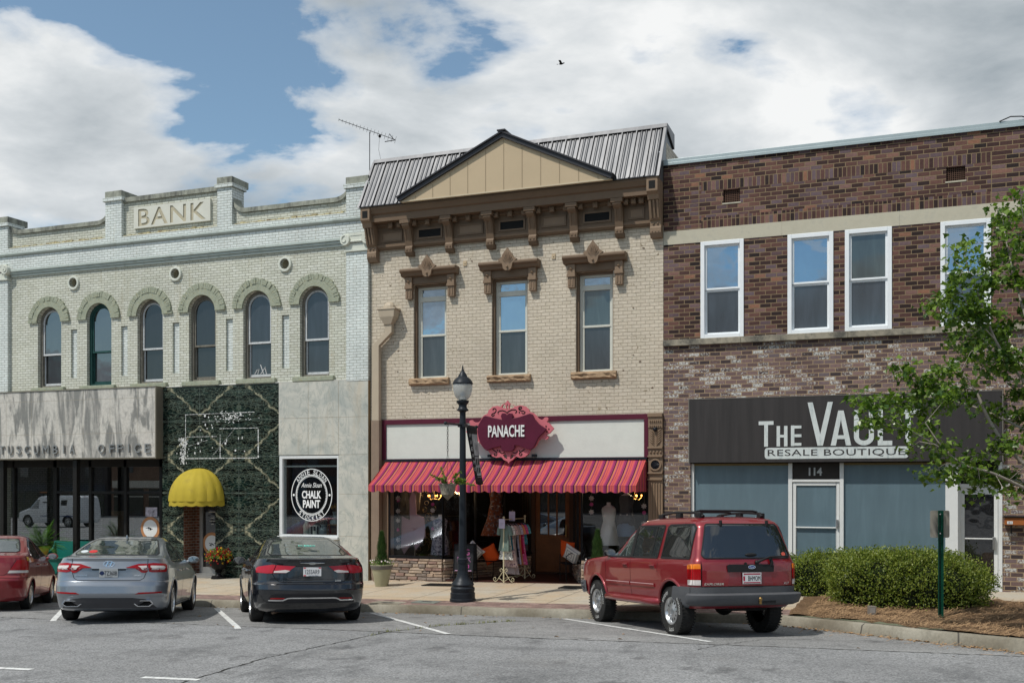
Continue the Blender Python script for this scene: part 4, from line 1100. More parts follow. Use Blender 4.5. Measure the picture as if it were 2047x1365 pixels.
ledgestone((XR_, -.02), (-.34, -.02), .0, .62, seed=7)
# bay glazing
m_bg = glass_mat('boutique shop glass', (.008, .008, .008), .05, .004, .0, (.92, .94, .94), .96)
m_bf = mat('black shopfront metal', (.012, .012, .014), .4, metal=.3)
def glaze(p0, p1, z0, z1, posts=(0, 1)):
    a = Vector((p0[0], p0[1], 0)); c = Vector((p1[0], p1[1], 0)); d = c-a; L = d.length; d.normalize(); n = Vector((d.y, -d.x, 0))
    f = MB()
    def bar(s0, s1, za, zb, t=.03):
        q = [a+d*s0+n*t, a+d*s1+n*t, a+d*s1-n*t, a+d*s0-n*t]
        f.raw([(p.x, p.y, za) for p in q]+[(p.x, p.y, zb) for p in q], [(0, 3, 2, 1), (4, 5, 6, 7), (0, 1, 5, 4), (1, 2, 6, 5), (2, 3, 7, 6), (3, 0, 4, 7)])
    bar(0, L, z0, z0+.05, .05); bar(0, L, z1-.05, z1)
    for s in posts: bar(max(0, s*L-.022), min(L, s*L+.022), z0+.05, z1-.05, .025)
    o = tpart(f, 'bay_window', m_bf)
    g = MB(); q = [a+d*.02, c-d*.02]
    g.raw([(q[0].x, q[0].y, z0+.05), (q[1].x, q[1].y, z0+.05), (q[1].x, q[1].y, z1-.05), (q[0].x, q[0].y, z1-.05)], [(0, 1, 2, 3)])
    sub(tpart(g, 'pane', m_bg, parent=o))
glaze((-6.84, 0.02), (XL, .02), .555, 2.9, (0, 1)); glaze((XL, .03), (DX0-.12, YD-.02), .555, 2.9, (0, .35, .68, 1))
glaze((DX1+.12, YD-.02), (XR_, .03), .555, 2.9, (0, .5, 1)); glaze((XR_, .02), (-.33, .02), .625, 2.9, (0, 1))
# entrance floor, ceiling, dark rooms behind
b = MB()
b.prism([(XL+.0, .02), (XR_, .02), (DX1+.2, YD+.1), (DX0-.2, YD+.1)], -.2, ZF, 'xy')
tpart(b, 'entrance_floor', mat('dark red tile floor', (.045, .016, .013), .45, var=.4, vscale=5))
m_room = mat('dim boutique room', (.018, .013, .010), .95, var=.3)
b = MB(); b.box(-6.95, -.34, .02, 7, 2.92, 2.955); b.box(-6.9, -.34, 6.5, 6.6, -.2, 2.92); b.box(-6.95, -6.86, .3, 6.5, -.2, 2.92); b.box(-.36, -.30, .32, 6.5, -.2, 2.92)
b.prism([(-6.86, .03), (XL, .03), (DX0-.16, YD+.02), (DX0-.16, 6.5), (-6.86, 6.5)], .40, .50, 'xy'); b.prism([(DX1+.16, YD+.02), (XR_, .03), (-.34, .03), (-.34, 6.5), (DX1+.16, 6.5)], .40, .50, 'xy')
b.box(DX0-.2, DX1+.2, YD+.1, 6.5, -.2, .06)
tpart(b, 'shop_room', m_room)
# lattice backdrop in the left bay
b = MB(); rl = random.Random(9)
for k in range(60):
    x, z = -6.65+rl.uniform(0, .62), .7+rl.uniform(0, 1.9)
    b.ring(x, z, .05, .062, 1.0, 1.01, rl.uniform(0, 6), rl.uniform(6.2, 9), 10)
tpart(b, 'lattice_screen', mat('tan lattice', (.20, .14, .07), .8))
# door
m_wd = mat('varnished brown door', (.16, .065, .022), .4, var=.25, vscale=4, bmp=.1)
b = MB(); z0, z1 = .10, 2.35
b.box(DX0, DX0+.12, YD, YD+.05, z0, z1); b.box(DX1-.12, DX1, YD, YD+.05, z0, z1); b.box(DX0+.12, DX1-.12, YD, YD+.05, z0, z0+.95); b.box(DX0+.12, DX1-.12, YD, YD+.05, z1-.14, z1)
for x in (DX0+.35, DX0+.58): b.box(x-.02, x+.02, YD, YD+.045, z0+.95, z1-.14)
dr = tpart(b, 'shop_door', m_wd, bevel=.005)
b = MB(); b.box(DX0+.12, DX1-.12, YD+.02, YD+.026, z0+.95, z1-.14); sub(tpart(b, 'door_glass', glass_mat('door mirror glass', (.008, .008, .01), .12, .006, .0), parent=dr))
b = MB(); b.box(DX1-.1, DX1-.07, YD-.06, YD-.01, 1.0, 1.3); sub(tpart(b, 'handle', mat('aged brass', (.35, .22, .08), .35, metal=.9), parent=dr, bevel=.004))
b = MB(); b.box(DX0-.12, DX0, YD-.04, YD+.08, 0, 2.9); b.box(DX1, DX1+.12, YD-.04, YD+.08, 0, 2.9); b.box(DX0, DX1, YD-.02, YD+.06, 2.36, 2.9); b.box(DX0, DX1, YD-.1, YD+.06, 0, .10); tpart(b, 'door_frame', mat('dark brown door frame', (.05, .025, .013), .5))
# =================================================================== dark brick shop (right)
PAL = [(0, (.020, .013, .013)), (.22, (.045, .022, .020)), (.45, (.082, .040, .034)), (.62, (.135, .066, .052)), (.78, (.095, .06, .066)), (.9, (.13, .092, .105)), (1, (.24, .115, .07))]
MORT = (.235, .17, .10)
m_vb = brick_mat('dark purple brick', .233, .0913, PAL, MORT, .0085, .6, rough=.7)
m_vs = brick_mat('soldier course brick', .213, .088, PAL, MORT, .0085, .6, rough=.7, vertical=True, off=0.0, origin=(0, 0))
m_vk = brick_mat('stacked brick', .233, .0913, PAL, MORT, .0085, .6, rough=.7, off=0.0, origin=(.145, 0))
m_vl = brick_mat('whitewashed brick', .228, .0885, [(0, (.045, .034, .036)), (.3, (.115, .075, .072)), (.7, (.19, .125, .115)), (1, (.125, .098, .106))], (.33, .24, .15), .009, .6, wear=((.50, .50, .47), .575, .67, 24), rough=.75)
m_lime = mat('pale limestone band', (.46, .43, .34), .8, var=.1, bmp=.2, dirt=((.24, .24, .22), 3, .52, .5))
m_lsill = mat('sooty limestone sill', (.30, .27, .21), .85, var=.25, vscale=3, bmp=.3, dirt=((.06, .06, .055), 2.2, .44, .85))
m_wv = mat('white vinyl frame', (.74, .77, .79), .4, var=.04)
m_vgl = glass_mat('blue mirror pane', (.01, .03, .06), .35, .008, .015, tint=(.66, .83, 1))
m_vgl2 = glass_mat('screened pane', (.022, .028, .036), .05, .07, .0)
vb = thing('brick_building', 'dark brick two storey building with four white sash windows and a limestone band', 'building', (5.0, 0, .2))
def vpart(b, name, m, **k): return b.build(name, m, k.pop('parent', vb), world=True, **k)
VX0, VX1 = .004, 12.5
VW = [(.827, 1.758), (2.675, 3.606), (3.835, 4.755), (5.674, 6.602), (8.6, 9.53)]
b = MB()
def rect(x0, x1, z0, z1, m=0, holes=()):
    b.m = m; b.prism([(x0, z0), (x1, z0), (x1, z1), (x0, z1)], 0, .3, holes=holes)
# upper wall pieces: main bond, soldier strips, stacked columns, vent openings
SX0, SX1 = .841, 6.60
rect(VX0, VX1, 8.948, 9.42)
rect(VX0, .62, 7.922, 8.947); rect(.62, SX0, 7.922, 8.947, 2); rect(SX0, SX1, 8.735, 8.947, 1); rect(SX0, SX1, 7.922, 8.157, 1)
VENT = [(1.316, 1.673), (5.782, 6.134)]
rect(SX0, SX1, 8.158, 8.734, 0, [[(a, 8.43), (c, 8.43), (c, 8.72), (a, 8.72)] for a, c in VENT])
rect(SX1, SX1+.235, 7.922, 8.947, 2); rect(SX1+.235, VX1, 7.922, 8.947)
b.m = 0
xs2 = [VX0]+[q for p in VW for q in p]+[VX1]
for i in range(0, len(xs2), 2): rect(xs2[i], xs2[i+1], 5.522, 7.625)
vw_ = vpart(b, 'upper_wall', [m_vb, m_vs, m_vk])
b = MB(); b.box(VX0, 2.55, -.012, .3, 7.626, 7.92); b.box(2.552, 4.9, -.013, .3, 7.626, 7.921); b.box(4.902, VX1, -.012, .3, 7.626, 7.92); vpart(b, 'limestone_band', m_lime)
b = MB()
for x0, x1 in ((VX0, 1.7), (1.703, 3.9), (3.903, 6.2), (6.203, VX1)): b.box(x0, x1, -.09, .3, 5.385, 5.521)
vpart(b, 'limestone_sill', m_lsill, bevel=.01)
b = MB(); b.box(VX0-.0, VX1, -.05, .4, 9.422, 9.50); b.box(VX0, VX1, -.052, -.04, 9.37, 9.43); vpart(b, 'coping', mat('grey green metal coping', (.36, .42, .43), .4, metal=.3, var=.08), bevel=.004)
b = MB()
b.prism([(VX0, -.4), (.6, -.4), (.6, 4.2), (6.81, 4.2), (6.81, -.4), (VX1, -.4), (VX1, 5.384), (VX0, 5.384)], 0, .3)
vpart(b, 'lower_wall', m_vl)
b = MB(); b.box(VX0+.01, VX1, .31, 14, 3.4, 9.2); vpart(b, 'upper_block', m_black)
b = MB(); b.box(VX0, VX0+.3, .3, 14, -.4, 3.39); b.box(VX1-.3, VX1, .3, 14, -.4, 3.39); b.box(VX0, VX1, 13.8, 14, -.4, 3.39); vpart(b, 'side_wall', m_vl)
for a, c in VENT:
    b = MB(); b.box(a, c, .12, .2, 8.43, 8.72)
    p = vpart(b, 'wall_vent', m_black)
    b = MB()
    n = 9
    for k in range(n+1): x = a+(c-a)*k/n; b.box(x-.006, x+.006, .05, .065, 8.44, 8.72)
    for k in range(8): z = 8.45+k*.038; b.box(a, c, .052, .067, z-.006, z+.006)
    sub(vpart(b, 'grille', mat('rusty iron grille', (.09, .05, .035), .8), parent=p))
    b = MB(); b.box(a-.02, c+.02, -.01, .05, 8.405, 8.432); sub(vpart(b, 'vent_sill', m_lime, parent=p))
for i, (x0, x1) in enumerate(VW):
    b = MB(); z0, z1 = 5.522, 7.624; f = .085; y0, y1 = -.03, .2
    b.box(x0, x0+f, y0, y1, z0, z1); b.box(x1-f, x1, y0, y1, z0, z1); b.box(x0+f, x1-f, y0, y1, z0, z0+f); b.box(x0+f, x1-f, y0, y1, z1-f, z1)
    win = vpart(b, 'window', m_wv, bevel=.006)
    a, c = x0+f, x1-f; zm = 6.575
    b = MB(); q = .045
    for (za, zb, y) in ((zm, z1-f, .03), (z0+f, zm, .06)):
        b.box(a, a+q, y, y+.05, za, zb); b.box(c-q, c, y, y+.05, za, zb); b.box(a+q, c-q, y, y+.05, za, za+q*.9); b.box(a+q, c-q, y, y+.05, zb-q*.9, zb)
    sub(vpart(b, 'sash', m_wv, parent=win, bevel=.004))
    b = MB(); b.box(a+q, c-q, .052, .058, zm+.04, z1-f-.04); sub(vpart(b, 'upper_pane', m_vgl if i != 2 else m_dull, parent=win))
    b = MB(); b.box(a+q, c-q, .085, .09, z0+f+.04, zm-.04); sub(vpart(b, 'lower_pane', m_vgl2, parent=win))
# ------------------------------------------------ storefront
m_alw = mat('white aluminium storefront', (.66, .67, .66), .4, var=.05, dirt=((.4, .4, .37), 6, .6, .4))
m_blue = glass_mat('blue grey film pane', (.105, .16, .19), .015, .2, .0, fold=.22)
m_gold = mat('tarnished head rail', (.20, .155, .07), .5, metal=.3)
YS = .12; ZB = .15
b = MB()
b.box(.6, .665, YS-.06, YS+.06, ZB, 2.80); b.box(2.68, 2.763, YS-.06, YS+.06, ZB, 2.80); b.box(3.725, 3.805, YS-.06, YS+.06, ZB, 2.80)
b.box(2.763, 3.725, YS-.055, YS+.06, 2.40, 2.453); b.box(.665, 2.68, YS-.05, YS+.06, ZB, ZB+.12); b.box(3.805, 5.768, YS-.05, YS+.06, ZB, ZB+.12)
sf2 = vpart(b, 'storefront_frame', m_alw, bevel=.005)
for x0, x1 in ((.665, 2.68), (3.805, 5.768)): b = MB(); b.box(x0, x1, YS-.04, YS+.06, 2.755, 2.80); sub(vpart(b, 'head_rail', m_gold, parent=sf2))
for x0, x1 in ((.665, 2.68), (3.805, 5.768)):
    b = MB(); b.box(x0, x1, YS, YS+.01, ZB+.12, 2.755); sub(vpart(b, 'blue_pane', m_blue, parent=sf2))
b = MB(); b.box(2.763, 3.725, YS-.03, YS+.03, 2.453, 2.80)
tr = vpart(b, 'transom_panel', mat('dark brown transom', (.035, .03, .027), .7, var=.2))
text_mb('114', .27, .17, .006, bold=.03).build('house_number', mat('grey number vinyl', (.45, .46, .46), .5), tr, loc=(3.235, YS-.032, 2.62))
b = MB(); d0, d1, dz = 2.77, 3.718, 2.395; f = .065
b.box(d0, d0+f, YS-.03, YS+.03, ZB, dz); b.box(d1-f, d1, YS-.03, YS+.03, ZB, dz); b.box(d0+f, d1-f, YS-.03, YS+.03, dz-.07, dz); b.box(d0+f, d1-f, YS-.03, YS+.03, ZB, ZB+.2)
b.box(d0+f, d1-f, YS-.06, YS-.02, 1.43, 1.455)
fd = vpart(b, 'glass_door', m_alw, bevel=.005)
b = MB(); b.box(d0+f, d1-f, YS-.001, YS+.008, ZB+.2, dz-.07); sub(vpart(b, 'door_pane', m_blue, parent=fd))
b = MB(); b.box(d1-.06, d1-.02, YS-.09, YS-.03, 1.45, 1.62); sub(vpart(b, 'door_pull', mat('brushed pull', (.5, .5, .5), .3, metal=.9), parent=fd, bevel=.006))
b = MB(); b.box(5.768, 6.0, .0, .5, ZB, 2.80); vpart(b, 'white_post', m_alw, bevel=.006)
# side door, set back a little
YD2 = .28
b = MB(); e0_, e1_ = 6.06, 6.80
b.box(6.0, 6.06, YD2-.05, YD2+.05, ZB, 2.8); b.box(6.742, 6.808, YD2-.28, YD2+.05, ZB, 2.8); b.box(6.06, 6.742, YD2-.05, YD2+.05, 2.28, 2.36)
b.box(6.062, 6.13, YD2-.03, YD2+.03, ZB, 2.278); b.box(6.672, 6.74, YD2-.03, YD2+.03, ZB, 2.278); b.box(6.13, 6.672, YD2-.03, YD2+.03, 2.15, 2.278); b.box(6.13, 6.672, YD2-.03, YD2+.03, ZB, ZB+.2); b.box(6.13, 6.672, YD2-.06, YD2-.03, 1.25, 1.275)
sd = vpart(b, 'side_door', m_alw, bevel=.005)
b = MB(); b.box(6.13, 6.672, YD2, YD2+.008, ZB+.2, 2.15); b.box(6.06, 6.742, YD2, YD2+.008, 2.36, 2.8); sub(vpart(b, 'dark_pane', glass_mat('black side door glass', (.006, .006, .007), .05, .01), parent=sd))
b = MB(); b.box(6.64, 6.70, YD2-.09, YD2-.03, 1.05, 1.30); sub(vpart(b, 'door_pull', mat('brushed pull', (.5, .5, .5), .3, metal=.9), parent=sd, bevel=.006))
b = MB(); b.box(.3, 7.0, .6, .7, -.2, 3.3); vpart(b, 'shop_back', m_black)
# a loose wire over the coping
b = MB(); b.tube([(6.75, -.06, 9.50), (6.95, -.07, 9.57), (7.15, -.07, 9.55), (7.4, -.06, 9.44)], .012, 6); vpart(b, 'loose_wire', m_black)
# =================================================================== cars
def gh(px, py, zf=z_road):
    z = 0.0
    for _ in range(30):
        d = ray(px, py); t = (z-CAM.z)/d.z; p = CAM+d*t; z = z*.4+zf(p.x, p.y)*.6
    return Vector((p.x, p.y, zf(p.x, p.y)))
def paint(name, color, metal=.0, rough=.35, flake=0.0, coat=1.0):
    m, nt, b, out = start(name)
    v = ocoord(nt)
    setb(nt, b, color=color, rough=rough, metal=metal, coat=coat, coatr=.04, spec=.5)
    # slight orange peel and a film of dust towards nothing in particular
    d = ramp(nt, noise(nt, v, 1.6, 6, .7), [(.5, 0), (.85, .03)])
    c = mixc(nt, d, color, (.28, .26, .23))
    c = mixc(nt, 1.0, c, ramp(nt, noise(nt, v, 420, 1, .5), [(.3, 1-flake), (.7, 1+flake)]), 'MULTIPLY')
    setb(nt, b, color=c)
    b.inputs['Coat Normal'].default_value = (0, 0, 0)
    nt.links.new(bump(nt, noise(nt, v, 2.0, 2, .5), .03, .1), b.inputs['Coat Normal'])
    return m
m_tyre = mat('tyre rubber', (.022, .022, .022), .8, var=.25, vscale=8, bmp=.2, bscale=60, dirt=((.09, .085, .075), 6, .56, .5))
m_well = mat('black underbody', (.008, .008, .008), .9)
m_chrome = mat('chrome', (.75, .76, .78), .12, metal=1.0, var=.03)
m_alloy = mat('silver alloy rim', (.55, .56, .57), .28, metal=.9, var=.08)
m_trim = mat('black plastic trim', (.015, .015, .016), .5, var=.15)
m_gap = mat('panel gap', (.004, .004, .004), .9)
m_cglass = glass_mat('tinted car glass', (.004, .005, .005), .06, .005, .0)
m_cglassg = glass_mat('greenish car glass', (.018, .027, .022), .15, .005, .04)
m_plate = mat('white number plate', (.62, .63, .64), .4, var=.05)
m_plateg = mat('pale grey number plate', (.36, .38, .39), .4, var=.1)
m_ink = mat('black plate ink', (.02, .02, .025), .5)
m_rust = mat('rusty exhaust metal', (.16, .11, .08), .7, metal=.3, var=.4, vscale=9)
def lens(name, color, rough=.12):
    m, nt, b, out = start(name)
    v = ocoord(nt)
    rb = N(nt, 'ShaderNodeTexWave', {'Vector': v, 'Scale': 26.0, 'Distortion': 0.0}, bands_direction='X').outputs[1]
    c = mixc(nt, ramp(nt, rb, [(.2, 0), (.8, 1)]), [x*.6 for x in color], [min(1, x*1.25) for x in color])
    setb(nt, b, color=c, rough=.14, spec=.4)
    return m
m_lred = lens('red lamp lens', (.30, .004, .007)); m_lclear = lens('clear lamp lens', (.62, .58, .56)); m_lamb = lens('amber lamp lens', (.75, .20, .02)); m_lpink = lens('bright red lamp lens', (.42, .015, .03))

class Car:
    """body made of horizontal slices; x right, y forward, z up, origin between the axles on the ground"""
    def __init__(s, rows, wb, track, tyre_r, tyre_w, bow=.03, lift=0.0):
        s.rows = rows; s.wb = wb; s.track = track; s.tr = tyre_r; s.tw = tyre_w; s.bow = bow; s.lift = lift
        s.z0, s.z1 = rows[0][0], rows[-1][0]
    def at(s, z):
        r = s.rows; z = min(max(z, s.z0), s.z1)
        for i in range(len(r)-1):
            if r[i][0] <= z <= r[i+1][0]:
                t = (z-r[i][0])/(r[i+1][0]-r[i][0])
                return [a+(b-a)*t for a, b in zip(r[i][1:], r[i+1][1:])]
        return list(r[-1][1:])
    def half(s, z, n=56):
        yr, yf, w, L, e, Lf = s.at(z)
        L = min(L, (yf-yr)*.45); Lf = min(Lf, (yf-yr)*.45)
        pts = []
        k = n//3
        for i in range(k+1):
            p = PI/2*(i/k); pts.append((w*math.sin(p)**(2/e), yr+L*(1-math.cos(p)**(2/e))))
        for i in range(1, k+1):
            pts.append((w, yr+L+(yf-Lf-yr-L)*i/k))
        for i in range(1, k+1):
            p = PI/2*(1-i/k); pts.append((w*math.sin(p)**(2/2.6), yf-Lf*(1-math.cos(p)**(2/2.6))))
        return [(x*s.plan(y), y) for x, y in pts]
    def plan(s, y):
        t = y/2.3; return 1-s.bow*t*t
    def rear(s, x, z):
        yr, yf, w, L, e, Lf = s.at(z); L = min(L, (yf-yr)*.45)
        y = yr
        for _ in range(3):
            q = min(1, abs(x)/(w*s.plan(y))); y = yr+L*(1-max(0, 1-q**e)**(1/e))
        return Vector((x, y, z))
    def front(s, x, z):
        yr, yf, w, L, e, Lf = s.at(z); Lf = min(Lf, (yf-yr)*.45)
        q = min(1, abs(x)/(w*s.plan(yf-Lf/2)))
        return Vector((x, yf-Lf*(1-max(0, 1-q**2.6)**(1/2.6)), z))
    def side(s, y, z, sg=1):
        yr, yf, w, L, e, Lf = s.at(z); L = min(L, (yf-yr)*.45); Lf = min(Lf, (yf-yr)*.45)
        x = w
        if y < yr+L: t = min(1, (yr+L-y)/L); x = w*max(0, 1-t**e)**(1/e)
        elif y > yf-Lf: t = min(1, (y-yf+Lf)/Lf); x = w*max(0, 1-t**2.6)**(1/2.6)
        return Vector((sg*x*s.plan(y), y, z))
    def wrap(s, h, z):
        """h: signed distance along the outline from the middle of the tail"""
        sg = 1 if h >= 0 else -1; h = abs(h); pts = s.half(z, 90)
        for (xa, ya), (xb, yb) in zip(pts, pts[1:]):
            d = math.hypot(xb-xa, yb-ya)
            if h <= d or d == 0:
                if d == 0: continue
                t = h/d; return Vector((sg*(xa+(xb-xa)*t), ya+(yb-ya)*t, z))
            h -= d
        return Vector((0, pts[-1][1], z))
    def body(s, paintm, root, arch_r, nz=46, extra_cut=()):
        zs = sorted(set([round(s.z0+(s.z1-s.z0)*i/nz, 4) for i in range(nz+1)]+[r[0] for r in s.rows]))
        b = MB(); vs = []; k = None
        for z in zs:
            hp = s.half(z); loop = hp+[(-x, y) for x, y in reversed(hp[1:-1])]
            k = len(loop); vs += [(x, y, z) for x, y in loop]
        fs = [(j*k+i, j*k+(i+1) % k, (j+1)*k+(i+1) % k, (j+1)*k+i) for j in range(len(zs)-1) for i in range(k)]
        fs.append(tuple(reversed(range(k)))); fs.append(tuple(range((len(zs)-1)*k, len(zs)*k)))
        b.raw(vs, fs)
        o = b.build('body', [paintm, m_well], root)
        c = MB(); c.m = 1
        for ya in (-s.wb/2, s.wb/2):
            for sg in (-1, 1):
                xw = s.track/2+s.tw/2+.3
                c.lathe([(arch_r, sg*(xw-.62)), (arch_r, sg*xw)], (0, ya, s.tr+.01-s.lift*.6), 36, 'x', caps=True)
        co = c.build('cut', [paintm, m_well])
        co.data.polygons.foreach_set('material_index', [1]*len(co.data.polygons))
        md = o.modifiers.new('arch', 'BOOLEAN'); md.operation = 'DIFFERENCE'; md.object = co; md.solver = 'EXACT'
        dg = bpy.context.evaluated_depsgraph_get()
        me = D.meshes.new_from_object(o.evaluated_get(dg))
        o.modifiers.clear(); o.data = me
        D.objects.remove(co)
        me.polygons.foreach_set('use_smooth', [True]*len(me.polygons)); me.set_sharp_from_angle(angle=R(38))
        s.bodyo = o
        return o
    def patch(s, poly, mp, name, m, parent, off=.005, res=.06, skirt=.012):
        bm = bmesh.new()
        tri = tessellate_polygon([[Vector((p[0], p[1], 0)) for p in poly]])
        vv = [bm.verts.new((p[0], p[1], 0)) for p in poly]
        for t in tri:
            try: bm.faces.new([vv[i] for i in t])
            except ValueError: pass
        for _ in range(6):
            ed = [e for e in bm.edges if e.calc_length() > res]
            if not ed: break
            bmesh.ops.subdivide_edges(bm, edges=ed, cuts=1)
            bmesh.ops.triangulate(bm, faces=[f for f in bm.faces if len(f.verts) > 3])
        rim = [e for e in bm.edges if e.is_boundary]
        g = bmesh.ops.extrude_edge_only(bm, edges=rim)
        low = {v for v in g['geom'] if isinstance(v, bmesh.types.BMVert)}
        cen = Vector((0, 0, .6)); h = .004
        new = {}
        for v in bm.verts:
            a, c = v.co.x, v.co.y
            p = Vector(mp(a, c)); n = (Vector(mp(a+h, c))-Vector(mp(a-h, c))).cross(Vector(mp(a, c+h))-Vector(mp(a, c-h)))
            if n.length < 1e-12: n = p-cen
            n.normalize()
            if n.dot(p-Vector((0, max(-1.2, min(1.2, p.y)), .55))) < 0: n = -n
            new[v] = p+n*(off if v not in low else -skirt)
        for v, p in new.items(): v.co = p
        bmesh.ops.recalc_face_normals(bm, faces=bm.faces)
        me = D.meshes.new(name); bm.to_mesh(me); bm.free(); me.materials.append(m)
        me.polygons.foreach_set('use_smooth', [True]*len(me.polygons)); me.set_sharp_from_angle(angle=R(50))
        o = D.objects.new(name, me); COL.objects.link(o); o.parent = parent
        return o
    def lines(s, paths, mp, name, m, parent, w=.010, off=.0015, res=.05):
        b = MB(); h = .004
        def pt(a, c):
            p = Vector(mp(a, c)); n = (Vector(mp(a+h, c))-Vector(mp(a-h, c))).cross(Vector(mp(a, c+h))-Vector(mp(a, c-h)))
            n.normalize()
            if n.dot(p-Vector((0, max(-1.2, min(1.2, p.y)), .55))) < 0: n = -n
            return p, n
        for path in paths:
            pts = []
            for (a0, c0), (a1, c1) in zip(path, path[1:]):
                k = max(1, int(math.hypot(a1-a0, c1-c0)/res)); pts += [(a0+(a1-a0)*i/k, c0+(c1-c0)*i/k) for i in range(k)]
            pts.append(path[-1])
            q = [pt(*p) for p in pts]; rows = []
            for i, (p, n) in enumerate(q):
                t = q[min(i+1, len(q)-1)][0]-q[max(i-1, 0)][0]
                sd = t.cross(n); sd.normalize()
                rows.append((p+n*off-sd*w/2, p+n*(off+.001), p+n*off+sd*w/2))
            for r0, r1 in zip(rows, rows[1:]):
                b.raw([r0[0], r0[1], r1[1], r1[0]], [(0, 1, 2, 3)]); b.raw([r0[1], r0[2], r1[2], r1[1]], [(0, 1, 2, 3)])
        return b.build(name, m, parent)
    def wheels(s, root, style, letters=False):
        for ya in (-s.wb/2, s.wb/2):
            for sg in (-1, 1):
                xo = s.track/2; r, w = s.tr, s.tw/2; ri = r*.64 if style != 'suv' else r*.56
                b = MB()
                b.lathe([(ri, -w*.8), (ri+.02, -w*.96), (r*.86, -w), (r*.965, -w*.86), (r*.99, -w*.68), (r, -w*.6), (r, w*.6), (r*.99, w*.68), (r*.965, w*.86), (r*.86, w), (ri+.02, w*.96), (ri, w*.8)], (0, 0, 0), 48, 'x')
                t_ = b.build('wheel', m_tyre, root, smooth=35, loc=(sg*xo, ya, r-s.lift))
                if style == 'suv':
                    tr = MB(); n = 46
                    for k in range(n):
                        a = 2*PI*k/n
                        for (x0, x1, da) in ((-w*.98, -w*.4, 0), (-w*.35, .0, .03), (.05*w, w*.4, .06), (w*.42, w*.98, .03)):
                            aa = a+da; q = []
                            rr0 = r*.985 if abs(x0) > w*.9 or abs(x1) > w*.9 else r
                            for rr in (rr0*.99, r*1.008):
                                for (xx, ad) in ((x0, -.028), (x1, -.028), (x1, .028), (x0, .028)):
                                    q.append((xx, rr*math.cos(aa+ad), rr*math.sin(aa+ad)))
                            tr.raw(q, [(0, 3, 2, 1), (4, 5, 6, 7), (0, 1, 5, 4), (1, 2, 6, 5), (2, 3, 7, 6), (3, 0, 4, 7)])
                    tr.build('tread', m_tyre, t_)
                f = sg*w
                rm = MB()
                if style == 'suv':
                    rm.lathe([(ri+.004, f*.72), (ri+.006, f*.95), (ri-.012, f*.97), (ri-.03, f*.80), (ri*.80, f*.62), (ri*.45, f*.80), (ri*.30, f*.86), (ri*.28, f*1.15), (ri*.1, f*1.22), (0, f*1.22)], (0, 0, 0), 48, 'x')
                    o = rm.build('rim', m_alloy, t_, smooth=35)
                    sl = MB()
                    for k in range(12):
                        a = 2*PI*k/12; ca, sa = math.cos(a), math.sin(a)
                        pts = []
                        for i in range(10):
                            t = 2*PI*i/10; rad = ri*(.66+.16*math.cos(t)); tan = ri*.055*math.sin(t)
                            pts.append((f*(.66+.02)+.002*sg+ (.012*sg if False else 0), rad*ca-tan*sa, rad*sa+tan*ca))
                        sl.face([(sg*(abs(f)*.70+.006), p[1], p[2]) for p in pts])
                    sl.build('rim_slots', m_well, t_)
                else:
                    rm.lathe([(ri+.002, f*.70), (ri+.004, f*.93), (ri-.014, f*.95), (ri-.03, f*.55)], (0, 0, 0), 44, 'x')
                    n = {'five': 5, 'ten': 10, 'cap': 9}[style]
                    for k in range(n):
                        a = 2*PI*k/n; wd = {'five': .075, 'ten': .028, 'cap': .05}[style]
                        for da in ((-.14, .14) if style == 'five' else (0,)):
                            q = []
                            for xx in (f*.58, f*.86):
                                for (rad, hw) in ((ri*.16, wd*.8), (ri*.97, wd*.5)):
                                    for e in (-1, 1):
                                        aa = a+da*(1 if rad > ri*.5 else .5); q.append((xx, rad*math.cos(aa)-e*hw*.5*math.sin(aa), rad*math.sin(aa)+e*hw*.5*math.cos(aa)))
                            rm.raw(q, [(0, 1, 3, 2), (4, 6, 7, 5), (0, 2, 6, 4), (1, 5, 7, 3), (0, 4, 5, 1), (2, 3, 7, 6)])
                    rm.lathe([(ri*.22, f*.55), (ri*.22, f*.88), (ri*.15, f*.93), (0, f*.93)], (0, 0, 0), 20, 'x')
                    rm.build('rim', m_alloy, t_, smooth=35)
                    dk = MB(); dk.lathe([(0, f*.3), (ri*.98, f*.3), (ri*.98, f*.6)], (0, 0, 0), 32, 'x'); dk.lathe([(ri*.7, f*.34), (ri*.25, f*.34)], (0, 0, 0), 32, 'x'); dk.build('brake', m_well, t_)
                if letters:
                    L = MB()
                    for a0, n in ((.5, 8), (2.4, 9), (4.4, 5)):
                        for k in range(n):
                            a = a0+k*.105
                            for (ra, rb, ta, tb) in ((.72, .83, -.030, -.016), (.72, .83, .016, .030), (.81, .84, -.030, .030), (.71, .735, -.03, .03))[:3 if k % 2 else 4]:
                                L.face([(f*.985+sg*.004, r*rr*math.cos(a+t), r*rr*math.sin(a+t)) for rr, t in ((ra, ta), (rb, ta), (rb, tb), (ra, tb))])
                    L.build('tyre_lettering', mat('white tyre lettering', (.6, .6, .58), .7, var=.25, vscale=30), t_)
    def under(s, root, zlow=.24):
        b = MB(); b.box(-.5, .5, -s.wb/2-.55, s.wb/2+.5, zlow-.07, zlow+.25); b.box(-s.track/2+.1, s.track/2-.1, -s.wb/2-.06, -s.wb/2+.06, s.tr-.07, s.tr+.07)
        return b.build('underbody', m_well, root, bevel=.03)
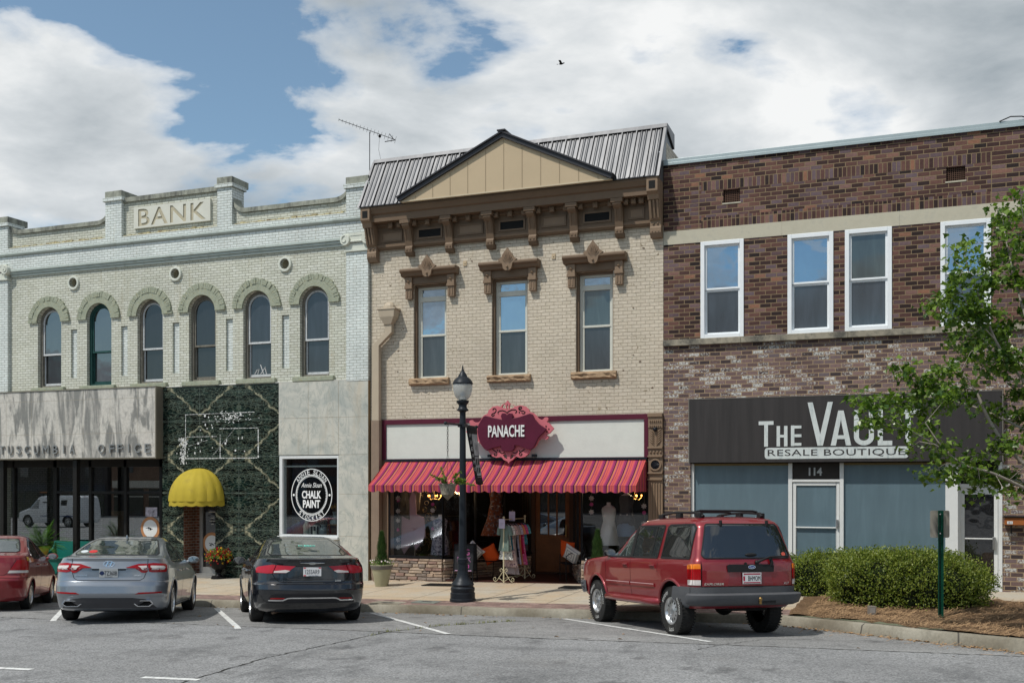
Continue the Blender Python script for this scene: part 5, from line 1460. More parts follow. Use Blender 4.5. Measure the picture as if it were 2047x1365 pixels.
    def plate(s, root, x, z, text, m, y_off=-.012, bits=None, w=.305, h=.155):
        p = s.rear(x, z); q0, q1 = s.rear(x, z-.07), s.rear(x, z+.07)
        tilt = math.atan2(q1.y-q0.y, q1.z-q0.z)
        b = MB(); b.prism([(-w/2+.012*math.cos(a)+dx, dz+.012*math.sin(a)) for (dx, dz, a) in ((.012, -h/2+.012, PI*1.25), (w-.012, -h/2+.012, -PI*.25), (w-.012, h/2-.012, PI*.25), (.012, h/2-.012, PI*.75))], -.006, .004)
        pl = b.build('number_plate', m, root, loc=p+Vector((0, y_off, 0)), rot=(-tilt, 0, 0), bevel=.002)
        t = text_mb(text, w*.76 if not bits else w*.66, h*.46, .002)
        t.build('plate_number', m_ink, pl, loc=(0 if not bits else .035, -.0065, -.002))
        return pl
    def set_on_road(s, root, rl, heading, side=-1):
        """rl: contact point of a rear tyre (side -1 left, 1 right)"""
        f = Vector((-math.sin(heading), math.cos(heading), 0)); r = Vector((math.cos(heading), math.sin(heading), 0))
        mid = Vector((rl.x, rl.y, 0))-r*side*s.track/2+f*s.wb/2
        zr = sum(z_road(*(mid-f*s.wb/2+r*e*s.track/2).xy) for e in (-1, 1))/2
        zf = sum(z_road(*(mid+f*s.wb/2+r*e*s.track/2).xy) for e in (-1, 1))/2
        zl = sum(z_road(*(mid+f*e*s.wb/2-r*s.track/2).xy) for e in (-1, 1))/2
        z2 = sum(z_road(*(mid+f*e*s.wb/2+r*s.track/2).xy) for e in (-1, 1))/2
        root.rotation_mode = 'XYZ'
        pitch = math.atan2(zf-zr, s.wb); roll = math.atan2(zl-z2, s.track)
        root.location = (mid.x, mid.y, (zr+zf)/2+s.lift)
        root.rotation_euler = (Matrix.Rotation(heading, 3, 'Z') @ Matrix.Rotation(pitch, 3, 'X') @ Matrix.Rotation(roll, 3, 'Y')).to_euler()
        root.rotation_euler = root.rotation_euler
def mirror(poly): return [(-a, b) for a, b in poly]
def both(c, poly, mp, name, m, root, **k):
    return [c.patch(poly, mp, name, m, root, **k), c.patch(mirror(poly), mp, name, m, root, **k)]
def side_both(c, poly, name, m, root, **k):
    for sg in (1, -1): o = c.patch(poly, lambda a, z, sg=sg: c.side(a, z, sg), name, m, root, **k)
def door_mirror(c, root, y, z, pm, sg):
    p = c.side(y, z, sg); b = MB(); b.sphere((sg*.13, 0, .03), .105, 14, 10, (1.05, .5, .66)); b.tube([(-.06*sg, .0, -.03), (sg*.08, 0, .0)], [.035, .03], 8)
    o = b.build('door_mirror', pm, root, smooth=60, loc=p)
    g = MB(); g.prism([(sg*.13+.085*math.cos(t)*(1 if math.cos(t)*sg > 0 else 1), .03+.058*math.sin(t)) for t in [2*PI*i/20 for i in range(20)]], -.064, -.05)
    g.build('mirror_glass', glass_mat('mirror glass', (.05, .055, .06), .35, .01, .0) if 'mirror glass' not in D.materials else D.materials['mirror glass'], o)
def handles(c, root, ys, z, m, pm=None):
    for sg in (1, -1):
        for y in ys:
            p = c.side(y, z, sg); b = MB(); b.tube([(0, -.10, 0), (sg*.03, -.07, 0), (sg*.035, .07, 0), (0, .10, 0)], .014, 8); b.build('door_handle', m, root, smooth=60, loc=p)
def wheel_lip(c, root, ar, m, r=.018):
    for sg in (1, -1):
        for ya in (-c.wb/2, c.wb/2):
            pts = []
            for i in range(25):
                a = R(-18)+R(216)*i/24; y, z = ya+ar*math.cos(a), c.tr+.01-c.lift*.6+ar*math.sin(a)
                if z < c.z0+.02: continue
                p = c.side(y, z, sg); pts.append(p-Vector((sg*r*.35, 0, 0)))
            b = MB(); b.tube(pts, r, 8); b.build('wheel_arch_lip', m, root, smooth=60)

# ------------------------------------------------------------------ silver saloon
def silver_car():
    P = paint('silver grey car paint', (.27, .295, .33), metal=.75, rough=.32, flake=.12)
    rows = [(.20, -2.28, 2.2, .84, .50, 2.6, .8), (.25, -2.38, 2.3, .885, .52, 2.7, .8), (.34, -2.425, 2.36, .905, .55, 2.8, .8), (.44, -2.46, 2.37, .915, .55, 2.9, .8), (.455, -2.475, 2.37, .918, .55, 2.9, .8), (.50, -2.485, 2.37, .925, .55, 3.0, .8),
            (.62, -2.47, 2.36, .932, .55, 3.0, .8), (.69, -2.445, 2.32, .932, .55, 3.0, .8), (.70, -2.40, 2.3, .930, .52, 3.0, .8), (.76, -2.385, 2.15, .93, .52, 3.0, .8), (.90, -2.375, 1.5, .922, .52, 2.9, .8), (.905, -2.395, 1.48, .922, .52, 2.9, .8), (.97, -2.375, 1.15, .905, .52, 2.8, .8), (1.03, -2.36, .92, .875, .50, 2.7, .8),
            (1.075, -2.375, .82, .85, .50, 2.7, .8), (1.085, -2.36, .80, .842, .50, 2.7, .8), (1.10, -2.20, .76, .832, .5, 2.8, .8), (1.12, -1.95, .70, .818, .5, 3.0, .8), (1.20, -1.66, .5, .765, .45, 3.4, .7), (1.30, -1.30, .22, .70, .4, 3.6, .7), (1.38, -.98, -.02, .645, .4, 3.6, .7), (1.43, -.70, -.15, .58, .3, 3.2, .5), (1.455, -.52, -.22, .47, .2, 3, .3), (1.465, -.42, -.28, .3, .1, 3, .1)]
    c = Car(rows, 2.805, 1.60, .335, .225)
    t = thing('parked_car', 'silver grey saloon with two trapezoid exhaust tips and plate TZ360B', 'car', group='cars parked along the kerb')
    c.body(P, t, .375); c.under(t); c.wheels(t, 'ten'); wheel_lip(c, t, .378, P)
    gl = [(-.66, 1.135), (.66, 1.135), (.69, 1.16), (.60, 1.30), (.535, 1.385), (.50, 1.405), (-.50, 1.405), (-.535, 1.385), (-.60, 1.30), (-.69, 1.16)]
    rw = c.patch(gl, c.rear, 'rear_window', m_cglassg, t, res=.05, off=.004)
    c.lines([gl+[gl[0]]], c.rear, 'window_seal', m_trim, rw, w=.022, off=.006)
    for x0, z0, r_, cm in ((-.55, 1.185, .05, (.55, .60, .62)), (-.40, 1.185, .055, (.5, .03, .03))):
        c.patch([(x0+r_*1.3*math.cos(2*PI*i/14), z0+r_*.42*math.sin(2*PI*i/14)) for i in range(14)], c.rear, 'window_sticker', mat('sticker %.2f' % cm[0], cm, .5), rw, off=.008)
    # tail lamps in two pieces, red with clear insets
    outer = [(.615, .99), (.70, 1.0), (.98, .985), (1.02, .955), (1.0, .88), (.97, .85), (.70, .845), (.635, .86)]
    inner = [(.60, .99), (.46, .985), (.275, .925), (.30, .918), (.42, .915), (.52, .845), (.575, .835), (.62, .86)]
    for sg, nm in ((1, 0), (-1, 1)):
        q = lambda p: [(a*sg, b) for a, b in p]
        o = c.patch(q(outer), c.wrap, 'tail_lamp', m_lred, t, off=.012, res=.04)
        c.patch(q([(.66, .955), (.90, .95), (.95, .93), (.92, .895), (.70, .885), (.67, .90)]), c.wrap, 'lamp_inset', m_lclear, o, off=.016, res=.04)
        o = c.patch(q(inner), c.wrap, 'boot_lamp', m_lred, t, off=.012, res=.04)
        c.patch(q([(.60, .955), (.46, .95), (.50, .925), (.56, .885), (.61, .885)]), c.wrap, 'lamp_inset', m_lclear, o, off=.016, res=.04)
    # boot lid outline and shut lines
    c.lines([[(-.62, 1.07), (-.605, .87), (-.56, .75), (-.50, .715), (.50, .715), (.56, .75), (.605, .87), (.62, 1.07)], [(-.30, .905), (.30, .905)]], c.wrap, 'shut_line', m_gap, t, w=.010)
    c.patch([(-.27, .88), (.27, .88), (.27, .90), (-.27, .90)], c.wrap, 'boot_handle', m_gap, t, off=.003)
    both(c, [(.44, .485), (.88, .50), (.92, .512), (.90, .525), (.50, .515)], c.wrap, 'reflector', m_lred, t, off=.006)
    # dark diffuser with shaped exhaust tips
    c.patch([(-.80, .25), (.80, .25), (.70, .33), (.60, .40), (.40, .425), (-.40, .425), (-.60, .40), (-.70, .33)], c.wrap, 'diffuser', mat('dark grey diffuser', (.06, .06, .065), .5), t, off=.004)
    for sg in (-1, 1):
        b = MB(); hexa = [(-.16, 0), (-.115, .055), (.115, .055), (.16, 0), (.10, -.05), (-.10, -.05)]
        q = c.rear(sg*.57, .325)
        b.prism(hexa, -.045, .1, holes=[[(a*.86, z*.74) for a, z in hexa]])
        o = b.build('exhaust_tip', m_chrome, t, loc=q, bevel=.004)
        b = MB(); b.prism([(a*.86, z*.74) for a, z in hexa], -.02, .0); b.build('exhaust_hole', m_gap, o)
    pl = c.plate(t, .0, .835, 'TZ360B', m_plateg, bits=True)
    b = MB(); b.ring(0, 0, .012, .035, -.002, 0, .3, PI*2-.3+.6, 14); b.box(-.045, .045, -.002, 0, -.012, -.002); b.box(-.012, .012, -.003, 0, -.035, .02); b.build('plate_emblem', mat('navy plate ink', (.02, .035, .10), .5), pl, loc=(-.105, -.0065, 0))
    text_mb('PUTNAM', .12, .018, .001).build('plate_county', m_ink, pl, loc=(0, -.0065, -.062))
    q = c.rear(0, .985)
    b = MB(); b.ring(0, 0, .078, .09, -.008, .004, 0, 2*PI, 32, rz0=.043, rz1=.052)
    for x in (-.032, .032): b.prism([(x-.016-.012, -.04), (x+.004-.012, -.04), (x+.016+.012, .04), (x-.004+.012, .04)], -.008, .004)
    b.prism([(-.04, -.008), (.03, .0), (.04, .012), (-.03, .004)], -.008, .004)
    b.build('tail_badge', m_chrome, t, loc=q+Vector((0, -.002, 0)), rot=(-.12, 0, 0), bevel=.002)
    for tx, w_, x in (('SONATA', .20, -.44), ('SPORT', .11, .46)):
        text_mb(tx, w_, .024, .006, shear=.2).build('model_lettering', m_chrome, t, loc=c.rear(x, .795)+Vector((0, -.003, 0)), rot=(-.1, 0, math.atan2(c.rear(x+.1, .795).y-c.rear(x-.1, .795).y, .2)))
    b = MB(); b.prism([(-.09, 0), (.07, 0), (-.07, .06), (-.085, .06)], -.012, .012, 'yz'); b.build('roof_fin', P, t, loc=(0, -.82, 1.42), bevel=.01)
    # side glass, handles, mirrors
    side_both(c, [(-1.52, 1.03), (-1.25, 1.0), (.45, 1.0), (.60, 1.03), (-.02, 1.30), (-.35, 1.36), (-.85, 1.35), (-1.2, 1.24)], 'side_window', m_cglass, t, res=.07)
    for sg in (1, -1): c.lines([[(-.42, 1.0), (-.46, 1.355)]], lambda a, z, sg=sg: c.side(a, z, sg), 'window_pillar', m_trim, t, w=.06, off=.008); c.lines([[(-.42, .98), (-.42, .36), (-.5, .28)], [(.72, .95), (.70, .30)], [(-1.25, .97), (-1.02, .68)], [(-.98, .27), (.92, .27)]], lambda a, z, sg=sg: c.side(a, z, sg), 'door_gap', m_gap, t)
    handles(c, t, (-.9, .02), .86, m_chrome)
    for sg in (1, -1): door_mirror(c, t, .52, 1.0, P, sg)
    c.set_on_road(t, gh(142, 1238), R(31), -1)
    return t
# ------------------------------------------------------------------ black saloon
def black_car():
    P = paint('black car paint', (.004, .005, .008), metal=.0, rough=.2)
    rows = [(.20, -2.25, 2.2, .82, .55, 2.3, .8), (.26, -2.36, 2.3, .87, .58, 2.3, .8), (.36, -2.42, 2.36, .90, .62, 2.4, .8), (.50, -2.46, 2.38, .922, .64, 2.45, .8), (.58, -2.465, 2.38, .928, .64, 2.5, .8), (.66, -2.43, 2.33, .932, .62, 2.5, .8), (.68, -2.385, 2.3, .932, .62, 2.5, .8), (.72, -2.365, 2.2, .932, .62, 2.5, .8),
            (.90, -2.355, 1.5, .93, .64, 2.45, .8), (.97, -2.35, 1.15, .915, .64, 2.4, .8), (1.03, -2.365, .95, .88, .64, 2.3, .8), (1.085, -2.41, .85, .85, .66, 2.2, .8), (1.10, -2.38, .82, .835, .66, 2.2, .8), (1.115, -2.15, .78, .815, .6, 2.2, .8), (1.14, -1.90, .72, .79, .5, 2.3, .8), (1.22, -1.58, .5, .74, .5, 2.5, .7), (1.32, -1.18, .2, .675, .45, 2.7, .7), (1.40, -.85, -.02, .61, .4, 2.8, .6), (1.45, -.60, -.15, .53, .3, 2.8, .4), (1.475, -.45, -.2, .42, .2, 2.6, .3), (1.482, -.38, -.26, .25, .1, 2.6, .1)]
    rows = [(r[0], r[1], r[2], r[3]*1.035)+r[4:] for r in rows]
    c = Car(rows, 2.74, 1.66, .338, .225)
    t = thing('parked_car', 'black saloon with chrome bumper line and plate 1255AR9', 'car', group='cars parked along the kerb')
    c.body(P, t, .378); c.under(t); c.wheels(t, 'five'); wheel_lip(c, t, .381, P)
    gl = [(-.62, 1.145), (.62, 1.145), (.67, 1.18), (.60, 1.30), (.52, 1.395), (.47, 1.43), (-.47, 1.43), (-.52, 1.395), (-.60, 1.30), (-.67, 1.18)]
    rw = c.patch(gl, c.rear, 'rear_window', m_cglassg, t, res=.05, off=.004)
    c.lines([gl+[gl[0]]], c.rear, 'window_seal', m_trim, rw, w=.02, off=.006)
    for k, (tx, x, h_) in enumerate((('K', -.10, .06), ('B', .0, .09), ('B', .10, .06))):
        g = text_mb(tx, .10, h_, .002); p = c.rear(x+.03, 1.30); s_ = math.atan2(c.rear(0, 1.33).y-c.rear(0, 1.27).y, .06)
        g.build('window_monogram', mat('mint vinyl', (.16, .62, .50), .5), rw, loc=p+Vector((0, -.008, .008)), rot=(-s_, 0, 0))
    outer = [(.60, .985), (.66, .99), (.95, .955), (1.01, .925), (1.0, .86), (.74, .845), (.655, .85)]
    inner = [(.585, .985), (.27, .965), (.30, .945), (.40, .87), (.44, .852), (.64, .85)]
    for sg in (1, -1):
        q = lambda p: [(a*sg, b) for a, b in p]
        c.patch(q(outer), c.wrap, 'tail_lamp', m_lpink, t, off=.012, res=.04)
        o = c.patch(q(inner), c.wrap, 'boot_lamp', m_lpink, t, off=.012, res=.04)
        c.patch(q([(.44, .905), (.36, .892), (.42, .857), (.63, .858), (.625, .885), (.55, .892)]), c.wrap, 'lamp_inset', m_lclear, o, off=.016, res=.04)
    c.lines([[(-.60, 1.03), (-.615, .93), (-.66, .84), (-.60, .75), (-.55, .715), (-.48, .70), (.48, .70), (.55, .715), (.60, .75), (.66, .84), (.615, .93), (.60, 1.03)]], c.wrap, 'shut_line', m_gap, t, w=.010)
    c.lines([[(-.42, .765), (-.36, .752), (.36, .752), (.42, .765)]], c.wrap, 'plate_crease', mat('dark grey crease', (.05, .05, .055), .3), t, w=.012)
    # wing badge
    b = MB(); b.prism([(-.21, .012), (-.19, .0), (-.06, -.008), (-.03, -.022), (.03, -.022), (.06, -.008), (.19, .0), (.21, .012), (.06, .012), (.03, .018), (-.03, .018), (-.06, .012)], -.012, .004)
    b.build('tail_badge', m_chrome, t, loc=c.rear(0, 1.015)+Vector((0, -.004, 0)), bevel=.003)
    pl = c.plate(t, .0, .875, '1255AR9', m_plate)
    b = MB()
    for x, z in ((-.125, .062), (.125, .062), (-.125, -.062)): b.box(x-.02, x+.02, -.001, 0, z-.008, z+.008)
    b.build('plate_marks', mat('red plate ink', (.5, .03, .05), .5), pl, loc=(0, -.0065, 0))
    text_mb('Sweet Home Alabama', .16, .016, .001).build('plate_motto', mat('navy plate ink', (.02, .035, .10), .5), pl, loc=(.02, -.0065, -.063))
    text_mb('CHRYSLER', .15, .014, .004).build('model_lettering', m_chrome, t, loc=c.rear(-.41, .722)+Vector((0, -.012, 0)), rot=(0, 0, -.2))
    text_mb('200', .105, .028, .005).build('model_lettering', m_chrome, t, loc=c.rear(.43, .725)+Vector((0, -.014, 0)), rot=(0, 0, .2))
    # lower bumper insert with chrome line
    c.patch([(-.76, .36), (.76, .36), (.74, .43), (.68, .50), (.60, .52), (-.60, .52), (-.68, .50), (-.74, .43)], c.wrap, 'bumper_insert', mat('satin black insert', (.02, .02, .023), .4), t, off=.004)
    c.lines([[(-.73, .405), (-.48, .405), (-.40, .44), (-.34, .445), (.34, .445), (.40, .44), (.48, .405), (.73, .405)]], c.wrap, 'chrome_line', m_chrome, t, w=.022, off=.012)
    both(c, [(.44, .428), (.70, .425), (.69, .445), (.46, .447)], c.wrap, 'reflector', m_lred, t, off=.008)
    b = MB(); b.tube([(-.62, -2.05, .20), (-.5, -2.0, .23), (-.2, -1.95, .24), (.2, -1.95, .24), (.5, -2.0, .22), (.65, -2.05, .22)], .045, 8); b.build('exhaust_pipe', m_rust, t, smooth=60)
    side_both(c, [(-1.45, 1.06), (-1.2, 1.0), (.45, 1.0), (.60, 1.03), (-.05, 1.31), (-.4, 1.375), (-.8, 1.36), (-1.15, 1.25)], 'side_window', m_cglass, t, res=.07)
    for sg in (1, -1):
        mp = lambda a, z, sg=sg: c.side(a, z, sg)
        c.lines([[(-1.5, 1.08), (-1.15, 1.28), (-.8, 1.385), (-.4, 1.40), (-.02, 1.33)]], mp, 'window_brightwork', m_chrome, t, w=.014, off=.008)
        c.lines([[(-.40, 1.0), (-.44, 1.37)]], mp, 'window_pillar', m_trim, t, w=.06, off=.008); c.lines([[(-.40, .98), (-.40, .36), (-.48, .28)], [(.72, .95), (.70, .30)], [(-1.2, .97), (-1.0, .68)], [(-.95, .27), (.9, .27)]], mp, 'door_gap', m_gap, t)
    handles(c, t, (-.85, .05), .87, m_chrome)
    for sg in (1, -1): door_mirror(c, t, .55, 1.0, P, sg)
    c.set_on_road(t, gh(512, 1241), R(39), -1)
    return t
# ------------------------------------------------------------------ red saloon at the left edge
def red_car():
    P = paint('dark red car paint', (.22, .007, .012), metal=.35, rough=.35, flake=.1)
    rows = [(.20, -2.05, 1.95, .76, .45, 2.6, .7), (.28, -2.12, 2.05, .81, .48, 2.7, .7), (.45, -2.16, 2.1, .84, .5, 2.8, .7), (.60, -2.165, 2.1, .85, .5, 2.9, .7), (.66, -2.13, 2.05, .85, .48, 2.9, .7), (.70, -2.09, 2.0, .85, .48, 2.9, .7), (.85, -2.07, 1.5, .85, .48, 2.8, .7), (.95, -2.05, 1.15, .84, .48, 2.7, .7), (1.05, -2.02, .9, .81, .45, 2.6, .7), (1.09, -1.98, .85, .79, .45, 2.6, .7), (1.11, -1.75, .82, .775, .45, 2.8, .7), (1.14, -1.55, .76, .755, .4, 3, .7), (1.25, -1.30, .52, .70, .35, 3.2, .6), (1.38, -1.02, .2, .63, .35, 3.2, .6), (1.45, -.82, .0, .57, .3, 3, .5), (1.485, -.6, -.15, .46, .2, 3, .3), (1.495, -.5, -.25, .3, .1, 3, .1)]
    c = Car(rows, 2.48, 1.46, .29, .19)
    t = thing('parked_car', 'dark red small saloon cut off by the left picture edge beside the fern', 'car', group='cars parked along the kerb')
    c.body(P, t, .33); c.under(t); c.wheels(t, 'cap'); wheel_lip(c, t, .333, P)
    gl = [(-.56, 1.15), (.56, 1.15), (.60, 1.18), (.55, 1.30), (.50, 1.39), (.46, 1.42), (-.46, 1.42), (-.50, 1.39), (-.55, 1.30), (-.60, 1.18)]
    rw = c.patch(gl, c.rear, 'rear_window', m_cglassg, t, res=.05, off=.004)
    c.lines([gl+[gl[0]]], c.rear, 'window_seal', m_trim, rw, w=.025, off=.006)
    for sg in (1, -1):
        q = lambda p: [(a*sg, b) for a, b in p]
        o = c.patch(q([(.55, .80), (.68, 1.0), (.90, 1.0), (.97, .93), (.98, .80)]), c.wrap, 'tail_lamp', m_lred, t, off=.012, res=.04)
        c.patch(q([(.52, .745), (.55, .797), (.98, .797), (.98, .75)]), c.wrap, 'reverse_lamp', m_lclear, t, off=.012, res=.04)
    c.lines([[(-.70, 1.09), (-.66, 1.0), (-.52, .745), (-.45, .70), (.45, .70), (.52, .745), (.66, 1.0), (.70, 1.09)], [(-1.2, .655), (1.2, .655)]], c.wrap, 'shut_line', m_gap, t, w=.009)
    c.plate(t, 0, .86, 'PLATE'[:0] or '12', m_plate) if False else None
    side_both(c, [(-1.22, 1.06), (-1.05, 1.01), (.50, 1.01), (.62, 1.03), (.0, 1.36), (-.3, 1.42), (-.75, 1.40), (-1.05, 1.27)], 'side_window', m_cglass, t, res=.07)
    for sg in (1, -1):
        mp = lambda a, z, sg=sg: c.side(a, z, sg)
        c.lines([[(-.36, 1.01), (-.40, 1.41)]], mp, 'window_pillar', P, t, w=.07, off=.008); c.lines([[(-.36, .99), (-.36, .36), (-.44, .28)], [(.66, .95), (.64, .30)], [(-1.02, .98), (-.88, .62)]], mp, 'door_gap', m_gap, t)
    b = MB()
    p = [c.side(-1.62, z, 1) for z in (.93, 1.05)]
    c.patch([(-1.70, .99), (-1.55, .99), (-1.56, 1.05), (-1.66, 1.06)], lambda a, z: c.side(a, z, 1), 'fuel_sticker', mat('yellow sticker', (.55, .36, .06), .5), t, off=.004)
    handles(c, t, (-.72, .08), .90, P)
    for sg in (1, -1): door_mirror(c, t, .52, 1.02, P, sg)
    c.set_on_road(t, gh(52, 1217), R(36), 1)
    return t
# ------------------------------------------------------------------ red sport utility
def suv():
    P = paint('deep red car paint', (.215, .005, .012), metal=.25, rough=.3, flake=.08)
    G = mat('grey bumper plastic', (.085, .088, .095), .55, var=.12, bmp=.15, bscale=80)
    rows = [(.34, -2.12, 2.3, .80, .22, 3.6, .5), (.40, -2.20, 2.38, .845, .24, 3.8, .5), (.55, -2.235, 2.42, .872, .25, 4, .5), (.72, -2.245, 2.42, .885, .25, 4, .5), (.90, -2.245, 2.36, .890, .25, 4, .5), (.98, -2.24, 2.25, .888, .25, 4, .5), (1.02, -2.235, 2.05, .880, .25, 4, .6), (1.06, -2.22, 1.55, .862, .25, 4, .6), (1.09, -2.212, 1.12, .852, .25, 4, .7), (1.20, -2.18, .95, .825, .25, 4, .7), (1.40, -2.115, .60, .775, .25, 4, .6), (1.55, -2.06, .33, .735, .25, 4, .6), (1.61, -2.02, .18, .712, .26, 3.6, .5), (1.655, -1.95, .02, .67, .28, 3.0, .45), (1.68, -1.85, -.15, .60, .3, 2.8, .4), (1.695, -1.7, -.3, .48, .3, 2.6, .3), (1.70, -1.5, -.5, .3, .2, 2.6, .2)]
    c = Car(rows, 2.83, 1.49, .362, .235, .045, .085)
    t = thing('parked_car', 'dark red sport utility vehicle with roof rack, grey rear bumper and plate BHMOM', 'car', group='cars parked along the kerb')
    c.body(P, t, .425); c.wheels(t, 'suv', True); wheel_lip(c, t, .432, P, .03)
    b = MB(); b.box(-.5, .5, -2.0, 1.9, .34, .55); b.box(-.66, .66, -1.49, -1.34, .30, .42); b.sphere((0.05, -1.415, .34), .15, 12, 8); b.box(-.25, .35, -2.1, -1.75, .30, .5); b.box(-.66, -.5, -1.1, .9, .30, .42); b.tube([(.35, -2.1, .33), (.45, -1.6, .33), (.3, -.5, .36)], .035, 8)
    b.build('underbody', m_well, t, bevel=.02)
    # rear window with rounded corners
    def rr(x, z0, z1, xb, r=.07, n=5):
        pts = []
        for (cx, cz, a0) in ((x-r, z1-r, 0), (-(x-r), z1-r, PI/2), (-(xb-r), z0+r, PI), (xb-r, z0+r, 1.5*PI)):
            for i in range(n+1): a = a0+PI/2*i/n; pts.append((cx+r*math.cos(a), cz+r*math.sin(a)))
        return pts
    gl = rr(.615, 1.075, 1.575, .735, .06)
    rw = c.patch(gl, c.wrap, 'rear_window', m_cglass, t, res=.06, off=.006)
    c.lines([gl+[gl[0]]], c.wrap, 'window_seal', m_trim, rw, w=.018, off=.009)
    c.patch([(.62+.035*math.cos(2*PI*i/14), 1.13+.03*math.sin(2*PI*i/14)) for i in range(14)], c.wrap, 'window_sticker', mat('red round sticker', (.55, .10, .07), .5), rw, off=.011)
    p = c.rear(.05, 1.125); b = MB(); b.sphere((0, -.015, 0), .09, 12, 8, (1.1, .25, .30)); b.build('glass_handle', m_trim, t, smooth=60, loc=p)
    for x in (-.36, .42): p = c.rear(x, 1.58); b = MB(); b.tube([(0, -.01, -.05), (0, -.03, 0), (0, -.02, .05)], .024, 8); b.build('glass_hinge', m_trim, t, smooth=60, loc=p)
    p = c.rear(.33, 1.045); b = MB(); b.tube([(-.2, -.02, -.03), (-.14, -.05, 0), (.0, -.06, .05), (.30, -.055, .06)], [.022, .018, .012, .010], 8); b.sphere((-.2, -.02, -.03), .035, 8, 6); b.build('rear_wiper', m_trim, t, smooth=60, loc=p)
    p = c.rear(.36, 1.0); b = MB(); b.tube([(0, -.01, .07), (.01, -.03, 0), (0, -.01, -.04)], .026, 8); b.build('washer_nozzle', m_trim, t, smooth=60, loc=p)
    p = c.rear(.0, .995); b = MB(); b.lathe([(0, -.012), (.022, -.012), (.022, .01)], (0, 0, 0), 14, 'y'); b.build('hatch_lock', m_trim, t, loc=p+Vector((-.06, 0, 0)))
    # tail lamps: amber over red over clear, wrapped
    for sg in (1, -1):
        q = lambda p: [(a*sg, b) for a, b in p]
        c.patch(q([(.775, .99), (.80, .995), (1.0, .985), (1.02, .97), (1.02, .92), (.775, .925)]), c.wrap, 'indicator_lamp', m_lamb, t, off=.014, res=.04)
        c.patch(q([(.775, .923), (1.02, .918), (1.02, .765), (.775, .765)]), c.wrap, 'tail_lamp', m_lred, t, off=.014, res=.04)
        c.patch(q([(.775, .763), (1.02, .763), (1.02, .69), (.775, .69)]), c.wrap, 'reverse_lamp', m_lclear, t, off=.014, res=.04)
    c.lines([[(-.76, 1.03), (-.76, .665)], [(.76, 1.03), (.76, .665)], [(-.76, .665), (.76, .665)]], c.wrap, 'hatch_gap', m_gap, t, w=.012)
    gb = [(-.36, .875), (.40, .875), (.41, .965), (.38, .985), (-.34, .985), (-.37, .965)]
    c.patch(gb, c.wrap, 'handle_garnish', m_trim, t, off=.022, res=.06)
    c.patch([(-.36, .68), (.40, .68), (.36, .86), (-.32, .86)], c.wrap, 'plate_recess', paint('shaded red paint', (.20, .012, .022), metal=.3, rough=.35), t, off=.003)
    o = c.patch([(.03+.062*math.cos(2*PI*i/20), .945+.026*math.sin(2*PI*i/20)) for i in range(20)], c.rear, 'tail_badge', m_chrome, t, off=.028)
    c.patch([(.03+.055*math.cos(2*PI*i/20), .945+.021*math.sin(2*PI*i/20)) for i in range(20)], c.rear, 'badge_field', mat('blue badge enamel', (.02, .06, .22), .25), o, off=.031)
    text_mb('Ford', .075, .022, .001, shear=.35).build('badge_script', m_chrome, o, loc=c.rear(.03, .945)+Vector((0, -.0325, 0)))
    pl = c.plate(t, .03, .785, 'BHMOM', m_plate, y_off=-.02, bits=True)
    b = MB(); b.box(-.148, -.118, -.001, 0, -.04, .03); b.box(-.14, .14, -.001, 0, .052, .07); b.box(-.14, .14, -.001, 0, -.07, -.055); b.build('plate_marks', mat('crimson plate ink', (.35, .02, .05), .5), pl, loc=(0, -.0065, 0))
    b = MB(); b.box(-.158, .158, -.004, .006, -.083, -.076); b.box(-.158, .158, -.004, .006, .076, .083); b.box(-.158, -.152, -.004, .006, -.076, .076); b.box(.152, .158, -.004, .006, -.076, .076); b.build('plate_frame', m_chrome, pl)
    text_mb('EXPLORER', .30, .032, .006, shear=.25).build('model_lettering', m_chrome, t, loc=c.rear(-.58, .705)+Vector((0, -.004, 0)), rot=(0, 0, math.atan2(c.rear(-.48, .7).y-c.rear(-.68, .7).y, .2)))
    text_mb('XLT', .11, .032, .006, shear=.25).build('model_lettering', m_chrome, t, loc=c.rear(.63, .705)+Vector((0, -.004, 0)), rot=(0, 0, math.atan2(c.rear(.73, .7).y-c.rear(.53, .7).y, .2)))
    # grey lower cladding and bumper
    c.patch([(-1.42, .53), (-1.0, .50), (1.0, .50), (1.42, .53), (1.30, .66), (-1.30, .66)], c.wrap, 'bumper_cladding', G, t, off=.012, res=.07)
    both(c, [(.95, .36), (1.32, .36), (1.50, .50), (1.46, .655), (.95, .655)], c.wrap, 'corner_cladding', G, t, off=.02, res=.06)
    b = MB(); vs = []; fs = []
    prof = [(-.00, .40), (.06, .385), (.115, .42), (.13, .50), (.125, .545), (.10, .565), (.0, .57)]
    n = 40
    for i in range(n+1):
        h = -1.02+2.04*i/n
        for (d, z) in prof:
            p = c.wrap(h, z); q = c.wrap(h+.01, z)-c.wrap(h-.01, z); nn = Vector((q.y, -q.x, 0)).normalized()
            e = min(1, (1-abs(2*i/n-1))*9)
            vs.append(p+nn*d*max(.25, e))
    k = len(prof)
    fs = [(i*k+j, i*k+j+1, (i+1)*k+j+1, (i+1)*k+j) for i in range(n) for j in range(k-1)]+[tuple(range(k)), tuple(range(n*k, n*k+k))]
    b.raw(vs, fs); bp = b.build('rear_bumper', G, t, smooth=45)
    b = MB(); b.lathe([(.02, 0), (.018, .04), (.028, .06), (.03, .08), (.02, .1), (0, .105)], (0, 0, 0), 14); b.build('tow_ball', mat('aged brass', (.35, .22, .08), .35, metal=.9), bp, loc=c.rear(.12, .43)+Vector((0, -.135, -.02)), smooth=50)
